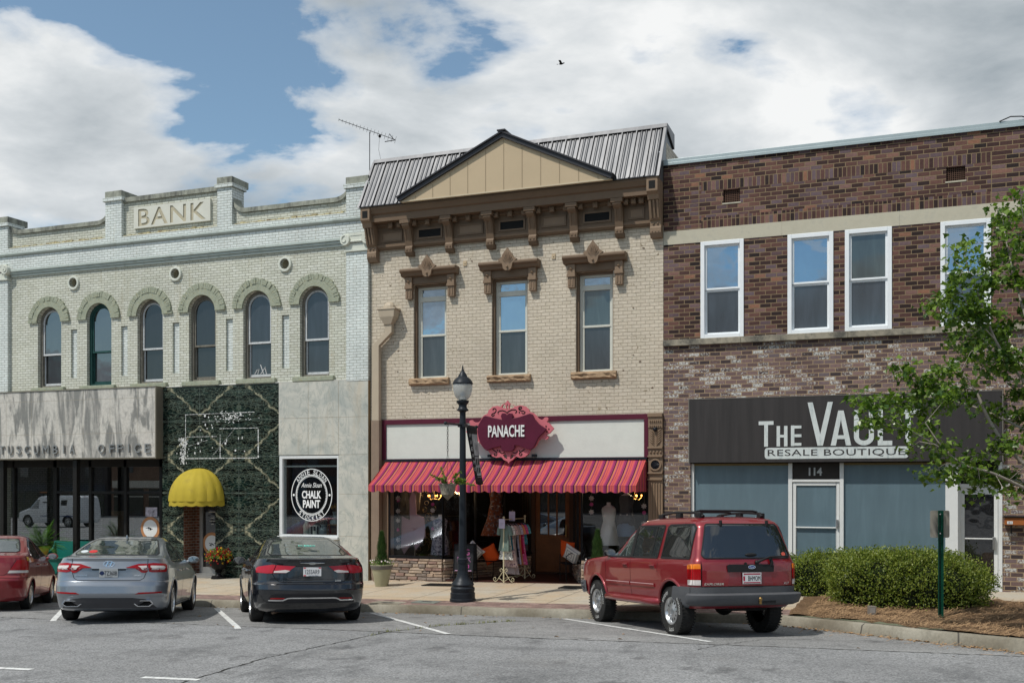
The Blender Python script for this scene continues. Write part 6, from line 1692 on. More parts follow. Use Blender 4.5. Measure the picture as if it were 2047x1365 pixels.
    b = MB(); b.box(-.11, .11, -.002, .01, -.022, .022); b.build('bumper_pocket', m_trim, bp, loc=c.rear(.28, .44)+Vector((0, -.124, 0)), bevel=.01)
    # glasshouse
    for sg in (1, -1):
        mp = lambda a, z, sg=sg: c.side(a, z, sg)
        for nm, poly in (('quarter_window', [(-1.98, 1.07), (-1.10, 1.07), (-1.13, 1.54), (-1.18, 1.57), (-1.90, 1.57), (-1.96, 1.52)]), ('rear_door_window', [(-.97, 1.07), (-.08, 1.07), (-.10, 1.565), (-1.0, 1.565), (-1.02, 1.55)]), ('front_door_window', [(.0, 1.07), (.92, 1.07), (.42, 1.45), (.30, 1.53), (.20, 1.56), (-.02, 1.565)])):
            o = c.patch(poly, mp, nm, m_cglass if nm != 'front_door_window' else m_cglassg, t, res=.08, off=.004)
            c.lines([poly+[poly[0]]], mp, 'window_seal', m_trim, o, w=.03, off=.007)
        c.lines([[(-.75, 1.07), (-.78, 1.565)]], mp, 'window_divider', m_trim, t, w=.025, off=.008)
        c.lines([[(-.04, 1.06), (-.06, 1.57)]], mp, 'window_pillar', m_trim, t, w=.055, off=.008)
        c.lines([[(-.04, 1.04), (-.04, .44)], [(.98, 1.05), (.95, .44)], [(-1.02, 1.04), (-1.0, .85)], [(-.9, .44), (.93, .44)]], mp, 'door_gap', m_gap, t, w=.009)
        c.patch([(-.90, .615), (-.06, .615), (-.06, .66), (-.90, .66)], mp, 'side_moulding', P, t, off=.016); c.patch([(-.02, .615), (.93, .615), (.93, .66), (-.02, .66)], mp, 'side_moulding', P, t, off=.016)
        c.lines([[(-.90, .662), (-.06, .662)], [(-.02, .662), (.93, .662)]], mp, 'bright_strip', mat('pale pink strip', (.55, .35, .35), .3), t, w=.012, off=.018)
        for y in (-.86, .13):
            p = c.side(y, .94, sg); b = MB(); b.box(-.012, .012, -.09, .09, -.035, .035); b.tube([(sg*.012, -.07, .01), (sg*.03, -.05, .01), (sg*.03, .06, .01), (sg*.012, .08, .01)], .014, 6); b.build('door_handle', P, t, loc=p, bevel=.008)
        # running board
        b = MB(); b.prism([(.0, .36), (.05, .35), (.07, .38), (.06, .42), (.0, .44)], -.88, .93, 'xz') if False else None
        pts = [c.side(y, .40, sg) for y in (-.95, -.9, -.5, 0, .5, .9, .97)]
        b.tube([p+Vector((sg*(.035 if 0 < i < 6 else -.03), 0, -.01)) for i, p in enumerate(pts)], .06, 10); b.build('running_board', P, t, smooth=50)
        door_mirror(c, t, .86, 1.10, m_trim, sg)
    # roof rack: two rails and two crossbars
    for sg in (1, -1):
        pts = [(sg*.50, -1.80, 1.69), (sg*.52, -1.72, 1.745), (sg*.53, -1.3, 1.765), (sg*.53, -.9, 1.765), (sg*.52, -.5, 1.745), (sg*.51, -.42, 1.70)]
        b = MB(); b.tube(pts, [.03, .022, .018, .018, .022, .03], 8)
        for y in (-1.72, -1.1, -.5): b.box(sg*.53-.03, sg*.53+.03, y-.07, y+.07, 1.66, 1.75)
        b.build('roof_rail', m_trim, t, smooth=50, bevel=.006)
    for y in (-1.62, -.85):
        b = MB(); b.tube([(-.53, y, 1.77), (-.45, y, 1.785), (.45, y, 1.785), (.53, y, 1.77)], .016, 8); b.build('rack_crossbar', m_trim, t, smooth=50)
    b = MB()
    c.patch([(-.80, .80), (.80, .80), (.78, .93), (-.78, .93)], c.front, 'grille', m_trim, t, off=.006)
    for sg in (1, -1): c.patch([(sg*.52, .78), (sg*.83, .78), (sg*.84, .95), (sg*.52, .95)], c.front, 'headlight', m_lclear, t, off=.012)
    c.patch([(-.86, .42), (.86, .42), (.86, .62), (-.86, .62)], c.front, 'front_bumper', G, t, off=.06)
    c.lines([[(.35, 1.105), (.0, 1.11)]], c.front, 'wiper', m_trim, t)
    c.patch([(-.70, 1.12), (.70, 1.12), (.56, 1.58), (-.56, 1.58)], c.front, 'windscreen', m_cglass, t, off=.004)
    c.set_on_road(t, gh(1355, 1267), R(40), -1)
    return t
silver_car(); black_car(); red_car(); suv()
# =================================================================== street furniture, signs, shop goods
m_iron = mat('blue black cast iron paint', (.018, .022, .028), .42, metal=.2, var=.15, bmp=.06)
m_blk = mat('black wrought iron', (.010, .010, .011), .5, metal=.3)
def leafmat(name, c0, c1, rough=.45, trans=.35):
    m, nt, b, out = start(name)
    oi = nt.nodes.new('ShaderNodeNewGeometry')
    c = mixc(nt, oi.outputs['Random Per Island'], c0, c1)
    setb(nt, b, color=c, rough=rough, spec=.4)
    tl = N(nt, 'ShaderNodeBsdfTranslucent', {0: mixc(nt, 1.0, c, (1.3, 1.5, .6), 'MULTIPLY')})
    mx = N(nt, 'ShaderNodeMixShader', {0: trans, 1: b.outputs[0], 2: tl.outputs[0]})
    nt.links.new(mx.outputs[0], out.inputs[0])
    return m
def leaf(b, p, d, up, L, W, fold=.25, lobes=False):
    """one small leaf: two half-blades folded along the midrib, tip along d"""
    d = d.normalized(); s = d.cross(up)
    if s.length < 1e-4: s = d.orthogonal()
    s.normalize(); n = s.cross(d)
    o = p+d*L
    if lobes:
        for e in (-1, 1):
            b.face([p, p+d*L*.28+s*e*W*.55+n*fold*W, p+d*L*.50+s*e*W*.95+n*fold*W*1.6, p+d*L*.62+s*e*W*.45+n*fold*W*.8, o, p+d*L*.4] if e > 0 else [p, p+d*L*.4, o, p+d*L*.62+s*e*W*.45+n*fold*W*.8, p+d*L*.50+s*e*W*.95+n*fold*W*1.6, p+d*L*.28+s*e*W*.55+n*fold*W])
    else:
        i = len(b.v)
        b.v += [tuple(p), tuple(p+d*L*.45+s*W*.5+n*W*fold), tuple(o), tuple(p+d*L*.45-s*W*.5+n*W*fold)]
        b.f += [[i, i+1, i+2], [i, i+2, i+3]]; b.mi += [b.m, b.m]
def rdir(r_, zlo=-1.0):
    while True:
        v = Vector((r_.uniform(-1, 1), r_.uniform(-1, 1), r_.uniform(zlo, 1)))
        if .05 < v.length < 1: return v.normalized()
# ---------------------------------------------------------------- lamp post
lb = gh(925, 1201, z_side); LX, LY, LZ = lb.x, lb.y, lb.z
lamp = thing('street_lamp', 'dark fluted cast iron street lamp with acorn globe on the pavement', 'street lamp', (LX, LY, LZ))
b = MB(); b.lathe([(.262, 0), (.262, .05), (.25, .06), (.25, .17), (.235, .18), (.235, .20), (.245, .23), (.245, .27), (.215, .30), (.215, .31), (.228, .34), (.21, .38), (.175, .41), (.13, .49), (.115, .55), (.105, .62)], (0, 0, 0), 40); b.build('base', m_iron, lamp, smooth=30)
b = MB(); n = 32
def flute(r): return [(r*(1-.055*(k % 2)), 2*PI*k/n) for k in range(n)]
vs = []; hs = [(.58, .108), (.72, .104), (.78, .103)]
for h, r in hs: vs += [(q*math.cos(a), q*math.sin(a), h) for q, a in flute(r)]
for j in range(len(hs)-1): b.f += [[j*n+k, j*n+(k+1) % n, (j+1)*n+(k+1) % n, (j+1)*n+k] for k in range(n)]; b.mi += [0]*n
b.v += vs
i0 = len(b.v); hs = [(.86, .083), (2.0, .070), (3.55, .060)]
for h, r in hs: b.v += [(q*math.cos(a), q*math.sin(a), h) for q, a in flute(r)]
for j in range(len(hs)-1): b.f += [[i0+j*n+k, i0+j*n+(k+1) % n, i0+(j+1)*n+(k+1) % n, i0+(j+1)*n+k] for k in range(n)]; b.mi += [0]*n
b.lathe([(.10, .76), (.112, .77), (.112, .79), (.104, .795), (.112, .80), (.112, .82), (.104, .825), (.112, .83), (.112, .85), (.09, .865), (.08, .87)], (0, 0, 0), 32)
b.lathe([(.062, 3.50), (.068, 3.52), (.068, 3.60), (.062, 3.62), (.06, 3.80), (.075, 3.82), (.118, 3.84), (.118, 3.86), (.095, 3.88), (.08, 3.92), (.085, 3.96), (.115, 3.99), (.125, 4.01), (.125, 4.04), (.07, 4.05)], (0, 0, 0), 32)
b.build('column', m_iron, lamp, smooth=30)
mg, nt_, b_, o_ = start('frosted ribbed globe glass')
v_ = ocoord(nt_)
setb(nt_, b_, color=(.62, .64, .64), rough=.25, trans=.35)
tr_ = N(nt_, 'ShaderNodeBsdfTransparent', {0: (.9, .92, .92, 1)}); mx_ = N(nt_, 'ShaderNodeMixShader', {0: .35, 1: b_.outputs[0], 2: tr_.outputs[0]}); nt_.links.new(mx_.outputs[0], o_.inputs[0])
b = MB(); b.lathe([(.075, 4.05), (.12, 4.08), (.165, 4.15), (.192, 4.25), (.198, 4.33), (.196, 4.37)], (0, 0, 0), 40); b.build('globe', mg, lamp, smooth=60)
b = MB(); b.lathe([(.0, 4.06), (.07, 4.06), (.07, 4.10), (.045, 4.12), (.05, 4.2), (.0, 4.24)], (0, 0, 0), 16); b.build('bulb', mat('white lamp bulb', (.7, .7, .68), .3), lamp, smooth=60)
b = MB(); b.lathe([(.198, 4.37), (.208, 4.37), (.208, 4.395), (.19, 4.42), (.165, 4.465), (.11, 4.51), (.095, 4.52), (.085, 4.55), (.055, 4.60), (.03, 4.64), (.02, 4.645), (.028, 4.66), (.02, 4.675), (.012, 4.68), (.018, 4.70), (.006, 4.75), (.0, 4.76)], (0, 0, 0), 36); b.build('cap', m_iron, lamp, smooth=35)
AH = 3.545
b = MB(); b.tube([(0, -.80, AH), (0, .68, AH)], .017, 8); b.sphere((0, -.82, AH), .035, 10, 8); b.sphere((0, .70, AH), .035, 10, 8); b.box(-.075, .075, -.08, .08, AH-.04, AH+.03)
b.build('cross_arm', m_iron, lamp, smooth=50)
# ---------------------------------------------------------------- hanging basket
hb = thing('hanging_basket', 'hanging flower basket on a chain from the lamp arm', 'hanging basket', (LX, LY-.72, LZ+2.36))
b = MB(); zt = AH-2.36; k = 0
z = zt-.02
while z > .62:
    b.ring(0, 0, .012, .019, -.004, .004, 0, 2*PI, 10, rz0=.022, rz1=.029) if False else None
    pts = [(.016*math.cos(t)*(1 if k % 2 == 0 else 0), .016*math.cos(t)*(0 if k % 2 == 0 else 1), z-.026+.03*math.sin(t)) for t in [2*PI*i/10 for i in range(11)]]
    b.tube(pts, .0045, 5, caps=False); z -= .047; k += 1
for a in (0, 2.1, 4.2): b.tube([(0, 0, z), (.17*math.cos(a), .17*math.sin(a), .0)], .003, 4)
b.build('chain', m_blk, hb)
mb_, nt_, b_, o_ = start('woven grey basket')
t_ = noise(nt_, ocoord(nt_, (60, 60, 8)), 1.0, 4, .6)
setb(nt_, b_, color=mixc(nt_, ramp(nt_, t_, [(.35, 0), (.65, 1)]), (.09, .075, .055), (.30, .27, .21)), rough=.9, normal=bump(nt_, t_, .8, .01))
b = MB(); b.lathe([(.17, .01), (.175, 0), (.165, -.02), (.125, -.19), (.128, -.20), (.06, -.26), (.012, -.31), (0, -.315)], (0, 0, 0), 28); b.build('basket', mb_, hb, smooth=35)
m_pl1 = leafmat('bright trailing leaf', (.07, .15, .02), (.20, .28, .05))
r_ = random.Random(61); b = MB(); st = MB()
for s_ in range(16):
    a = r_.uniform(0, 6.28); L = r_.uniform(.2, .42) if s_ > 3 else (.5, .46, .44, .4)[s_]; ang = a if s_ > 3 else (2.4, .35, 1.2, 3.4)[s_]
    el_ = r_.uniform(.4, 1.2) if s_ > 3 else (1.0, .15, .9, .8)[s_]
    p0 = Vector((.08*math.cos(ang), .08*math.sin(ang), 0)); dv = Vector((math.cos(ang)*math.cos(el_), math.sin(ang)*math.cos(el_), math.sin(el_)))
    pts = [p0+dv*L*t+Vector((0, 0, -.10*t*t)) for t in (0, .25, .5, .75, 1)]
    st.tube(pts, .006, 5)
    for j in range(int(44*L/.3)):
        t = r_.uniform(.1, 1); p = p0+dv*L*t+Vector((0, 0, -.10*t*t)); leaf(b, p, rdir(r_, -.5), Vector((0, 0, 1)), r_.uniform(.035, .06), r_.uniform(.025, .04))
b.build('foliage', m_pl1, hb); st.build('stems', mat('green stem', (.10, .14, .04), .7), hb)
b = MB()
for j in range(26):
    a = r_.uniform(0, 6.28); q = r_.uniform(.08, .2); p = Vector((q*math.cos(a), q*math.sin(a), r_.uniform(.0, .10))); b.m = 0 if r_.random() < .8 else 1
    for k in range(5): leaf(b, p, Vector((math.cos(k*1.26), math.sin(k*1.26)*.6-.5, math.sin(k*1.26))), Vector((0, -1, 0)), .026, .026, .1)
b.build('flowers', [mat('salmon pink petal', (.75, .33, .28), .6), mat('magenta petal', (.40, .02, .16), .6)], hb)
# ---------------------------------------------------------------- banner on the lamp
bn = thing('street_banner', 'narrow black banner with grey building picture hanging from the lamp arm', 'banner', (LX, LY, LZ))
b = MB(); rows = []; nb = 14
def ban(t, u, off=0.0):   # t down, u across (0 at pole)
    w0 = .52-.10*t
    return (.03+.22*t**1.3+off+.02*math.sin(3*t+u*2), .10+u*w0, AH-.01-1.17*t-.03*math.sin(u*3)*t)
for i in range(nb+1):
    for j in range(5): rows.append(ban(i/nb, j/4))
b.raw(rows, [(i*5+j, i*5+j+1, (i+1)*5+j+1, (i+1)*5+j) for i in range(nb) for j in range(4)])
o = b.build('cloth', mat('black banner cloth', (.012, .012, .014), .7), bn, smooth=60); md = o.modifiers.new('solid', 'SOLIDIFY'); md.thickness = .004
def ban_patch(t0, t1, u0, u1, m, nm, off=.006):
    b = MB(); k = max(2, int((t1-t0)*16))
    for i in range(k):
        for j in range(3):
            q = [ban(t0+(t1-t0)*ii/k, u0+(u1-u0)*jj/3, off) for ii, jj in ((i, j), (i, j+1), (i+1, j+1), (i+1, j))]; b.raw(q, [(0, 1, 2, 3)])
    return b.build(nm, m, bn)
ban_patch(.13, .87, .36, .93, mat('grey banner print', (.30, .31, .32), .6, var=.35, vscale=7), 'printed_picture')
for (t0, t1, u0, u1) in ((.50, .515, .37, .92), (.55, .66, .45, .60), (.55, .66, .70, .85), (.70, .80, .45, .58), (.70, .80, .70, .85), (.28, .40, .55, .60), (.30, .42, .72, .76), (.84, .86, .3, .9)): ban_patch(t0, t1, u0, u1, m_black, 'dark_print', .009)
ban_patch(.20, .44, .52, .56, mat('white print', (.55, .56, .56), .6), 'spire_print', .008)
for k, ch in enumerate('VIEWMO'):
    t = .16+k*.115; p = ban(t, .19, .006); q = text_mb(ch, .075 if ch != 'I' else .02, .075, .002)
    b = MB(); b.raw([(p[0]+.002, p[1]+v[0], p[2]+v[2]) for v in q.v], q.f); b.build('banner_letter', mat('white print', (.55, .56, .56), .6), bn)
# ---------------------------------------------------------------- boutique sign (cut-out shapes, real thickness)
m_pink = mat('pink painted sign board', (.52, .14, .165), .5, var=.06, vscale=2)
m_maro = mat('deep maroon sign board', (.085, .010, .028), .45, var=.15, vscale=3)
SGY = -.28
sg = thing('shop_sign', 'ornate pink and maroon cut-out shop sign reading PANACHE', 'sign', (-3.5, SGY, 3.4))
def sgp(pts, y): return [tuple(Vector(fx(870+px/7.184, 740+py/7.184, y))-Vector((-3.5, 3.4))) for px, py in pts]
OUT = [(1035, 432), (1062, 470), (1110, 492), (1150, 520), (1220, 500), (1300, 520), (1345, 565), (1355, 597), (1405, 610), (1450, 650), (1482, 692), (1525, 712), (1552, 700), (1568, 678), (1600, 672), (1622, 692), (1616, 722), (1596, 735), (1640, 765), (1702, 835), (1640, 905), (1590, 928), (1618, 945), (1622, 975), (1590, 995), (1545, 985), (1510, 985), (1480, 1012), (1460, 1060), (1420, 1110), (1362, 1142), (1345, 1190), (1292, 1240), (1220, 1257), (1160, 1235), (1112, 1285), (1070, 1308), (1052, 1337), (1035, 1308), (985, 1285), (945, 1240), (880, 1255), (820, 1235), (785, 1190), (765, 1160), (705, 1130), (660, 1070), (620, 1020), (560, 1000), (510, 990), (500, 960), (530, 935), (470, 930), (440, 880), (475, 820), (505, 775), (485, 745), (500, 718), (530, 714), (545, 735), (575, 748), (620, 745), (650, 722), (668, 682), (700, 645), (750, 622), (768, 570), (825, 522), (890, 508), (935, 525), (962, 490), (1010, 468)]
def arcs(c, r0, a0, a1, n=10, ry=None): return [(c[0]+r0*math.cos(R(a0+(a1-a0)*i/n)), c[1]-(ry or r0)*math.sin(R(a0+(a1-a0)*i/n))) for i in range(n+1)]
h1 = [(955, 535)]+[(970, 500), (1000, 478), (1012, 520), (1015, 552)]; h2 = [(1060, 552), (1062, 520), (1072, 480), (1110, 490), (1142, 520), (1110, 545)]
h3 = [(1028, 560), (1022, 520), (1037, 475), (1050, 520), (1046, 560)]
h4 = [(972, 1215), (1012, 1195), (1030, 1240), (1035, 1275), (995, 1258)]; h5 = [(1072, 1275), (1080, 1240), (1090, 1195), (1132, 1215), (1112, 1258)]
b = MB(); b.prism(sgp(OUT, SGY), -.0, .06, holes=[sgp(h, SGY) for h in (h1, h2, h3, h4, h5)]); b.build('pink_board', m_pink, sg, bevel=.006)
INN = [(690, 668), (725, 652), (830, 680), (960, 706), (942, 655), (962, 618), (1000, 616), (1030, 642), (1060, 616), (1105, 620), (1120, 655), (1105, 692), (1200, 672), (1300, 640), (1360, 620), (1398, 635), (1430, 700), (1490, 770), (1560, 818), (1602, 842), (1560, 890), (1500, 945), (1470, 990), (1440, 1060), (1405, 1122), (1370, 1140), (1300, 1120), (1200, 1082), (1140, 1075), (1142, 1120), (1110, 1155), (1050, 1165), (972, 1160), (945, 1120), (950, 1085), (850, 1110), (740, 1150), (712, 1132), (650, 1050), (622, 960), (608, 880), (615, 800), (650, 730)]
b = MB(); b.prism(sgp(INN, SGY-.06), -.075, -.02); b.build('maroon_board', m_maro, sg, bevel=.008)
p0 = Vector(sgp([(757, 880)], SGY-.09)[0]); p1 = Vector(sgp([(1285, 872)], SGY-.09)[0])
L = text_mb('PANACHE', (p1-p0).x*.985, .275, .025, spacing=1.02, bold=.022).build('lettering', mat('white raised letter', (.70, .71, .70), .5), sg, loc=((p0.x+p1.x)/2, -.077, (p0.y+p1.y)/2+.005), bevel=.003)
b = MB()
def scroll(pts, r=.012): b.tube([(q[0], -.002, q[1]) for q in sgp(pts, SGY)], r, 6)
scroll([(832, 575), (830, 555), (850, 545), (872, 556), (875, 585), (855, 610), (820, 625), (808, 642), (818, 655), (842, 650), (850, 635)])
scroll([(905, 622), (900, 600), (925, 582), (965, 576), (1010, 590), (1030, 612)]); scroll([(1035, 612), (1050, 590), (1100, 565), (1150, 566), (1172, 585), (1165, 605), (1148, 608)])
scroll([(1205, 545), (1215, 555), (1240, 545), (1242, 528), (1220, 522), (1200, 535), (1200, 560), (1230, 580), (1270, 582), (1292, 600), (1280, 620), (1250, 618), (1242, 605)])
scroll([(825, 1130), (845, 1150), (875, 1170), (888, 1200), (875, 1222), (850, 1218), (848, 1200), (866, 1196)]); scroll([(925, 1145), (925, 1170), (955, 1190), (1000, 1182)]); scroll([(1110, 1182), (1150, 1188), (1180, 1172), (1180, 1150)])
scroll([(1280, 1130), (1260, 1152), (1225, 1170), (1205, 1195), (1215, 1220), (1240, 1220), (1248, 1200), (1232, 1192)])
for c in ((1208, 602), (1208, 1155), (895, 1148), (1592, 803), (1632, 843), (1605, 880)): q = sgp([c], SGY)[0]; b.sphere((q[0], -.001, q[1]), .018, 8, 6)
b.build('scrollwork', m_black, sg)
b = MB()
for x in (-.6, .5): b.box(x-.03, x+.03, .06, .27, .02, .08); b.box(x-.03, x+.03, .06, .27, -.42, -.36)
b.build('brackets', m_iron, sg)
# ---------------------------------------------------------------- striped awning
m_awn, nt_, b_, _o = start('striped canvas')
t_ = nt_.nodes.new('ShaderNodeTexCoord'); sp_ = N(nt_, 'ShaderNodeSeparateXYZ', {0: t_.outputs['Object']})
yy = mth(nt_, 'MULTIPLY', mth(nt_, 'GREATER_THAN', sp_.outputs[1], 50), 0)
fr = mth(nt_, 'FRACT', mth(nt_, 'DIVIDE', mth(nt_, 'ADD', sp_.outputs[0], 60), .2475))
sal, mag, drk, och, bpk = (.58, .10, .097), (.38, .045, .15), (.10, .014, .05), (.58, .20, .09), (.50, .10, .10)
c_ = ramp(nt_, fr, [(0, och), (.08, bpk), (.12, och), (.15, mag), (.225, drk), (.255, bpk), (.30, sal), (.40, sal), (.42, drk), (.438, sal), (.62, sal), (.64, mag), (.76, drk), (.80, mag), (.86, drk), (.97, drk)], 'CONSTANT')
c_ = mixc(nt_, 1.0, c_, ramp(nt_, noise(nt_, t_.outputs['Object'], 1.2, 4, .6), [(.3, .84), (.7, 1.08)]), 'MULTIPLY')
setb(nt_, b_, color=c_, rough=.8, spec=.2, normal=bump(nt_, noise(nt_, t_.outputs['Object'], 3, 3, .5), .12, .05))
tl_ = N(nt_, 'ShaderNodeBsdfTranslucent', {0: c_}); mx_ = N(nt_, 'ShaderNodeMixShader', {0: .25, 1: b_.outputs[0], 2: tl_.outputs[0]}); nt_.links.new(mx_.outputs[0], _o.inputs[0])
aw = thing('striped_awning', 'pink and orange striped canvas awning with scalloped edge above the boutique windows', 'awning', (-3.65, 0, 2.9))
AX0, AX1 = -3.25, 3.265; yf, zf0, zt0 = -.90, -.575, .0
def band_mesh(b, x0, x1, nx, f):
    i0 = len(b.v)
    for i in range(nx+1): b.v += [f(x0+(x1-x0)*i/nx, j) for j in range(5)]
    for i in range(nx):
        for j in range(4): b.f.append([i0+i*5+j, i0+i*5+j+1, i0+(i+1)*5+j+1, i0+(i+1)*5+j]); b.mi.append(0)
b = MB()
band_mesh(b, AX0, AX1, 60, lambda x, j: (x, -.03+(yf+.03)*j/4, zt0+(zf0-zt0)*j/4-.035*math.sin(PI*j/4)-.006*math.sin(x*2.4+1)*math.sin(PI*j/4)))
o = b.build('canopy', m_awn, aw, smooth=50)
b = MB(); per = .248
def val(x, j):
    sc = .042*abs(math.sin(PI*(x-AX0)/per)); zb_ = zf0-.125-sc
    return (x, yf-.004-.006*j*math.sin(x*5.1), zf0+(zb_-zf0)*j/4)
band_mesh(b, AX0, AX1, 210, val); b.build('valance', m_awn, aw, smooth=50)
m_awe = D.materials['striped canvas'].copy(); m_awe.name = 'striped canvas end'
for sp2 in [q for q in m_awe.node_tree.nodes if q.type == 'SEPXYZ']:
    for lk in list(sp2.outputs[0].links): m_awe.node_tree.links.new(sp2.outputs[1], lk.to_socket)
for x in (AX0, AX1):
    b = MB(); b.face([(x, -.03, zt0), (x, yf, zf0), (x, -.03, zf0)])
    n = 32
    for i in range(n):
        y0, y1 = yf+(-.03-yf)*i/n, yf+(-.03-yf)*(i+1)/n
        b.face([(x, y0, zf0), (x, y1, zf0), (x, y1, zf0-.125-.022*abs(math.sin(PI*(y1-yf)/per))), (x, y0, zf0-.125-.022*abs(math.sin(PI*(y0-yf)/per)))])
    b.build('end_panel', m_awe, aw)
b = MB(); b.box(AX0-.02, AX1+.02, -.07, .0, zt0-.0, zt0+.05); b.tube([(AX0, yf+.02, zf0-.02), (AX1, yf+.02, zf0-.02)], .016, 6)
for x in (AX0+.02, -1, 1, AX1-.02): b.tube([(x, -.02, zf0-.02), (x, yf+.02, zf0-.02)], .014, 6)
b.build('frame', m_iron, aw)
# ---------------------------------------------------------------- yellow dome awning
m_yel = mat('mustard yellow canvas', (.40, .31, .032), .75, var=.12, vscale=2, bmp=.15, bscale=5, dirt=((.24, .18, .05), 3, .55, .5))
ya = thing('dome_awning', 'mustard yellow half dome awning over the narrow doorway', 'awning', (-12.42, -.07, 1.90))
b = MB(); n = 9; RXa, RYa, RZa = .79, .74, .86; rows = []
for i in range(n*4+1):
    a = PI+PI*i/(n*4); g = 1-.025*abs(math.sin(n*PI*i/(n*4))) if False else 1+.035*abs(math.sin(PI*i/4))
    for j in range(11):
        t = PI/2*j/10; rows.append((RXa*g*math.cos(a)*math.cos(t)**.92, RYa*g*math.sin(a)*math.cos(t)**.92, RZa*math.sin(t)))
b.raw(rows, [(i*11+j, i*11+j+1, (i+1)*11+j+1, (i+1)*11+j) for i in range(n*4) for j in range(10)])
b.build('canopy', m_yel, ya, smooth=25)
b = MB(); rows = []; m_ = 90
for i in range(m_+1):
    a = PI+PI*i/m_; g = 1+.012*math.sin(11*a)
    rows += [(RXa*g*math.cos(a), RYa*g*math.sin(a), .0), (RXa*g*1.005*math.cos(a), RYa*g*1.005*math.sin(a), -.11-.025*abs(math.sin(9*a)))]
b.raw(rows, [(2*i, 2*i+1, 2*i+3, 2*i+2) for i in range(m_)]); b.build('valance', m_yel, ya, smooth=60)
b = MB(); b.tube([(RXa*.98*math.cos(PI+PI*i/20), RYa*.98*math.sin(PI+PI*i/20), .0) for i in range(21)], .014, 6)
for k in range(1, n):
    a = PI+PI*k/n; b.tube([(RXa*math.cos(a)*math.cos(t)*.985, RYa*math.sin(a)*math.cos(t)*.985, RZa*math.sin(t)*.985) for t in [PI/2*j/8 for j in range(9)]], .01, 5)
b.build('frame', mat('yellow frame tube', (.35, .27, .05), .6), ya)
# ---------------------------------------------------------------- the big dark shop sign
m_sgd, nt_, b_, _o = start('faded charcoal sign')
v_ = ocoord(nt_)
c_ = mixc(nt_, ramp(nt_, noise(nt_, ocoord(nt_, (7, 1, .5)), 1.0, 5, .6), [(.3, 0), (.7, 1)]), (.026, .024, .024), (.040, .036, .036))
setb(nt_, b_, color=c_, rough=.65, spec=.3)
vs_ = thing('shop_sign', 'long charcoal sign board reading THE VAULT RESALE BOUTIQUE', 'sign', (3.7, -.0, 3.5))
b = MB(); b.box(-3.095, 3.095, -.14, -.002, -.685, .69); b.build('board', m_sgd, vs_, bevel=.006)
b = MB(); b.box(-3.115, -3.096, -.145, -.001, -.69, .69); b.box(3.096, 3.115, -.145, -.001, -.69, .69); b.box(-3.115, 3.115, -.145, -.001, .691, .705); b.build('edge_trim', mat('grey sign edge', (.16, .15, .13), .6), vs_)
m_sgl = mat('weathered pale sign paint', (.56, .60, .59), .6, var=.10, vscale=5, dirt=((.32, .38, .39), 7, .52, .8), streak=True)
SP = -.142
def sx(px, py): q = fx(1320+px/2.7304, 740+py/2.7304, SP); return (q[0]-3.7, q[1]-3.5)
b = MB()
def stroke(pts, w):
    for (x0, z0), (x1, z1) in zip(pts, pts[1:]):
        d = Vector((x1-x0, z1-z0)); d.normalize(); n_ = Vector((-d.y, d.x))*w/2
        b.prism([(x0-n_.x, z0-n_.y), (x1-n_.x, z1-n_.y), (x1+n_.x, z1+n_.y), (x0+n_.x, z0+n_.y)], SP-.006-.0005*len(b.f) % .003, SP+.001)
def glyph(ch, x0, x1, z0, z1, w):
    h = w/2
    if ch == 'T': stroke([(x0, z1-h), (x1, z1-h)], w); stroke([((x0+x1)/2, z0), ((x0+x1)/2, z1-w-.001)], w)
    if ch == 'H': stroke([(x0+h, z0), (x0+h, z1)], w); stroke([(x1-h, z0), (x1-h, z1)], w); stroke([(x0+w+.001, (z0+z1)/2), (x1-w-.001, (z0+z1)/2)], w*.8)
    if ch == 'E': stroke([(x0+h, z0), (x0+h, z1)], w); [stroke([(x0+w+.001, z), (x1, z)], w*.85) for z in (z0+h, (z0+z1)/2, z1-h)]
    if ch == 'L': stroke([(x0+h, z0), (x0+h, z1)], w); stroke([(x0+w+.001, z0+h), (x1, z0+h)], w*.95)
    if ch in 'VA':
        m_ = (x0+x1)/2; a, c = (z1, z0) if ch == 'V' else (z0, z1)
        b.prism([(x0, a), (x0+w*1.05, a), (m_, c+(a-c)*.26), (x1-w*1.05, a), (x1, a), (m_+w*.55, c), (m_-w*.55, c)], SP-.006, SP+.001)
        if ch == 'A': stroke([(x0+w*1.2, z0+(z1-z0)*.24), (x1-w*1.2, z0+(z1-z0)*.24)], w*.8)
    if ch == 'U':
        r = (x1-x0)/2; zc = z0+r*.9; stroke([(x0+h, zc), (x0+h, z1)], w); stroke([(x1-h, zc), (x1-h, z1)], w); b.ring((x0+x1)/2, zc, r-w, r, SP-.006, SP+.001, PI, 2*PI, 16, rz0=r*.9-w, rz1=r*.9)
for ch, xa, xb, za, zb in (('T', 537, 618, 417, 277), ('H', 635, 694, 415, 303), ('E', 713, 770, 413, 300), ('V', 804, 942, 412, 172), ('A', 930, 1042, 411, 218), ('U', 1057, 1166, 410, 215), ('L', 1187, 1266, 410, 212), ('T', 1290, 1415, 408, 210)):
    (x0, z0), (x1, z1) = sx(xa, za), sx(xb, zb); glyph(ch, x0, x1, z0, z1, .070 if ch in 'HE' and xa < 800 else .078 if xa < 700 else .098)
b.build('title_lettering', m_sgl, vs_)
(x0, z0), (x1, z1) = sx(570, 484), sx(1354, 414)
pl = []
for cx_, cz_, a0 in ((x1-.06, z1-.06, 0), (x0+.06, z1-.06, 90), (x0+.06, z0+.06, 180), (x1-.06, z0+.06, 270)):
    pl += [(cx_+.06*math.cos(R(a0+18*i)), cz_+.06*math.sin(R(a0+18*i))) for i in range(6)]
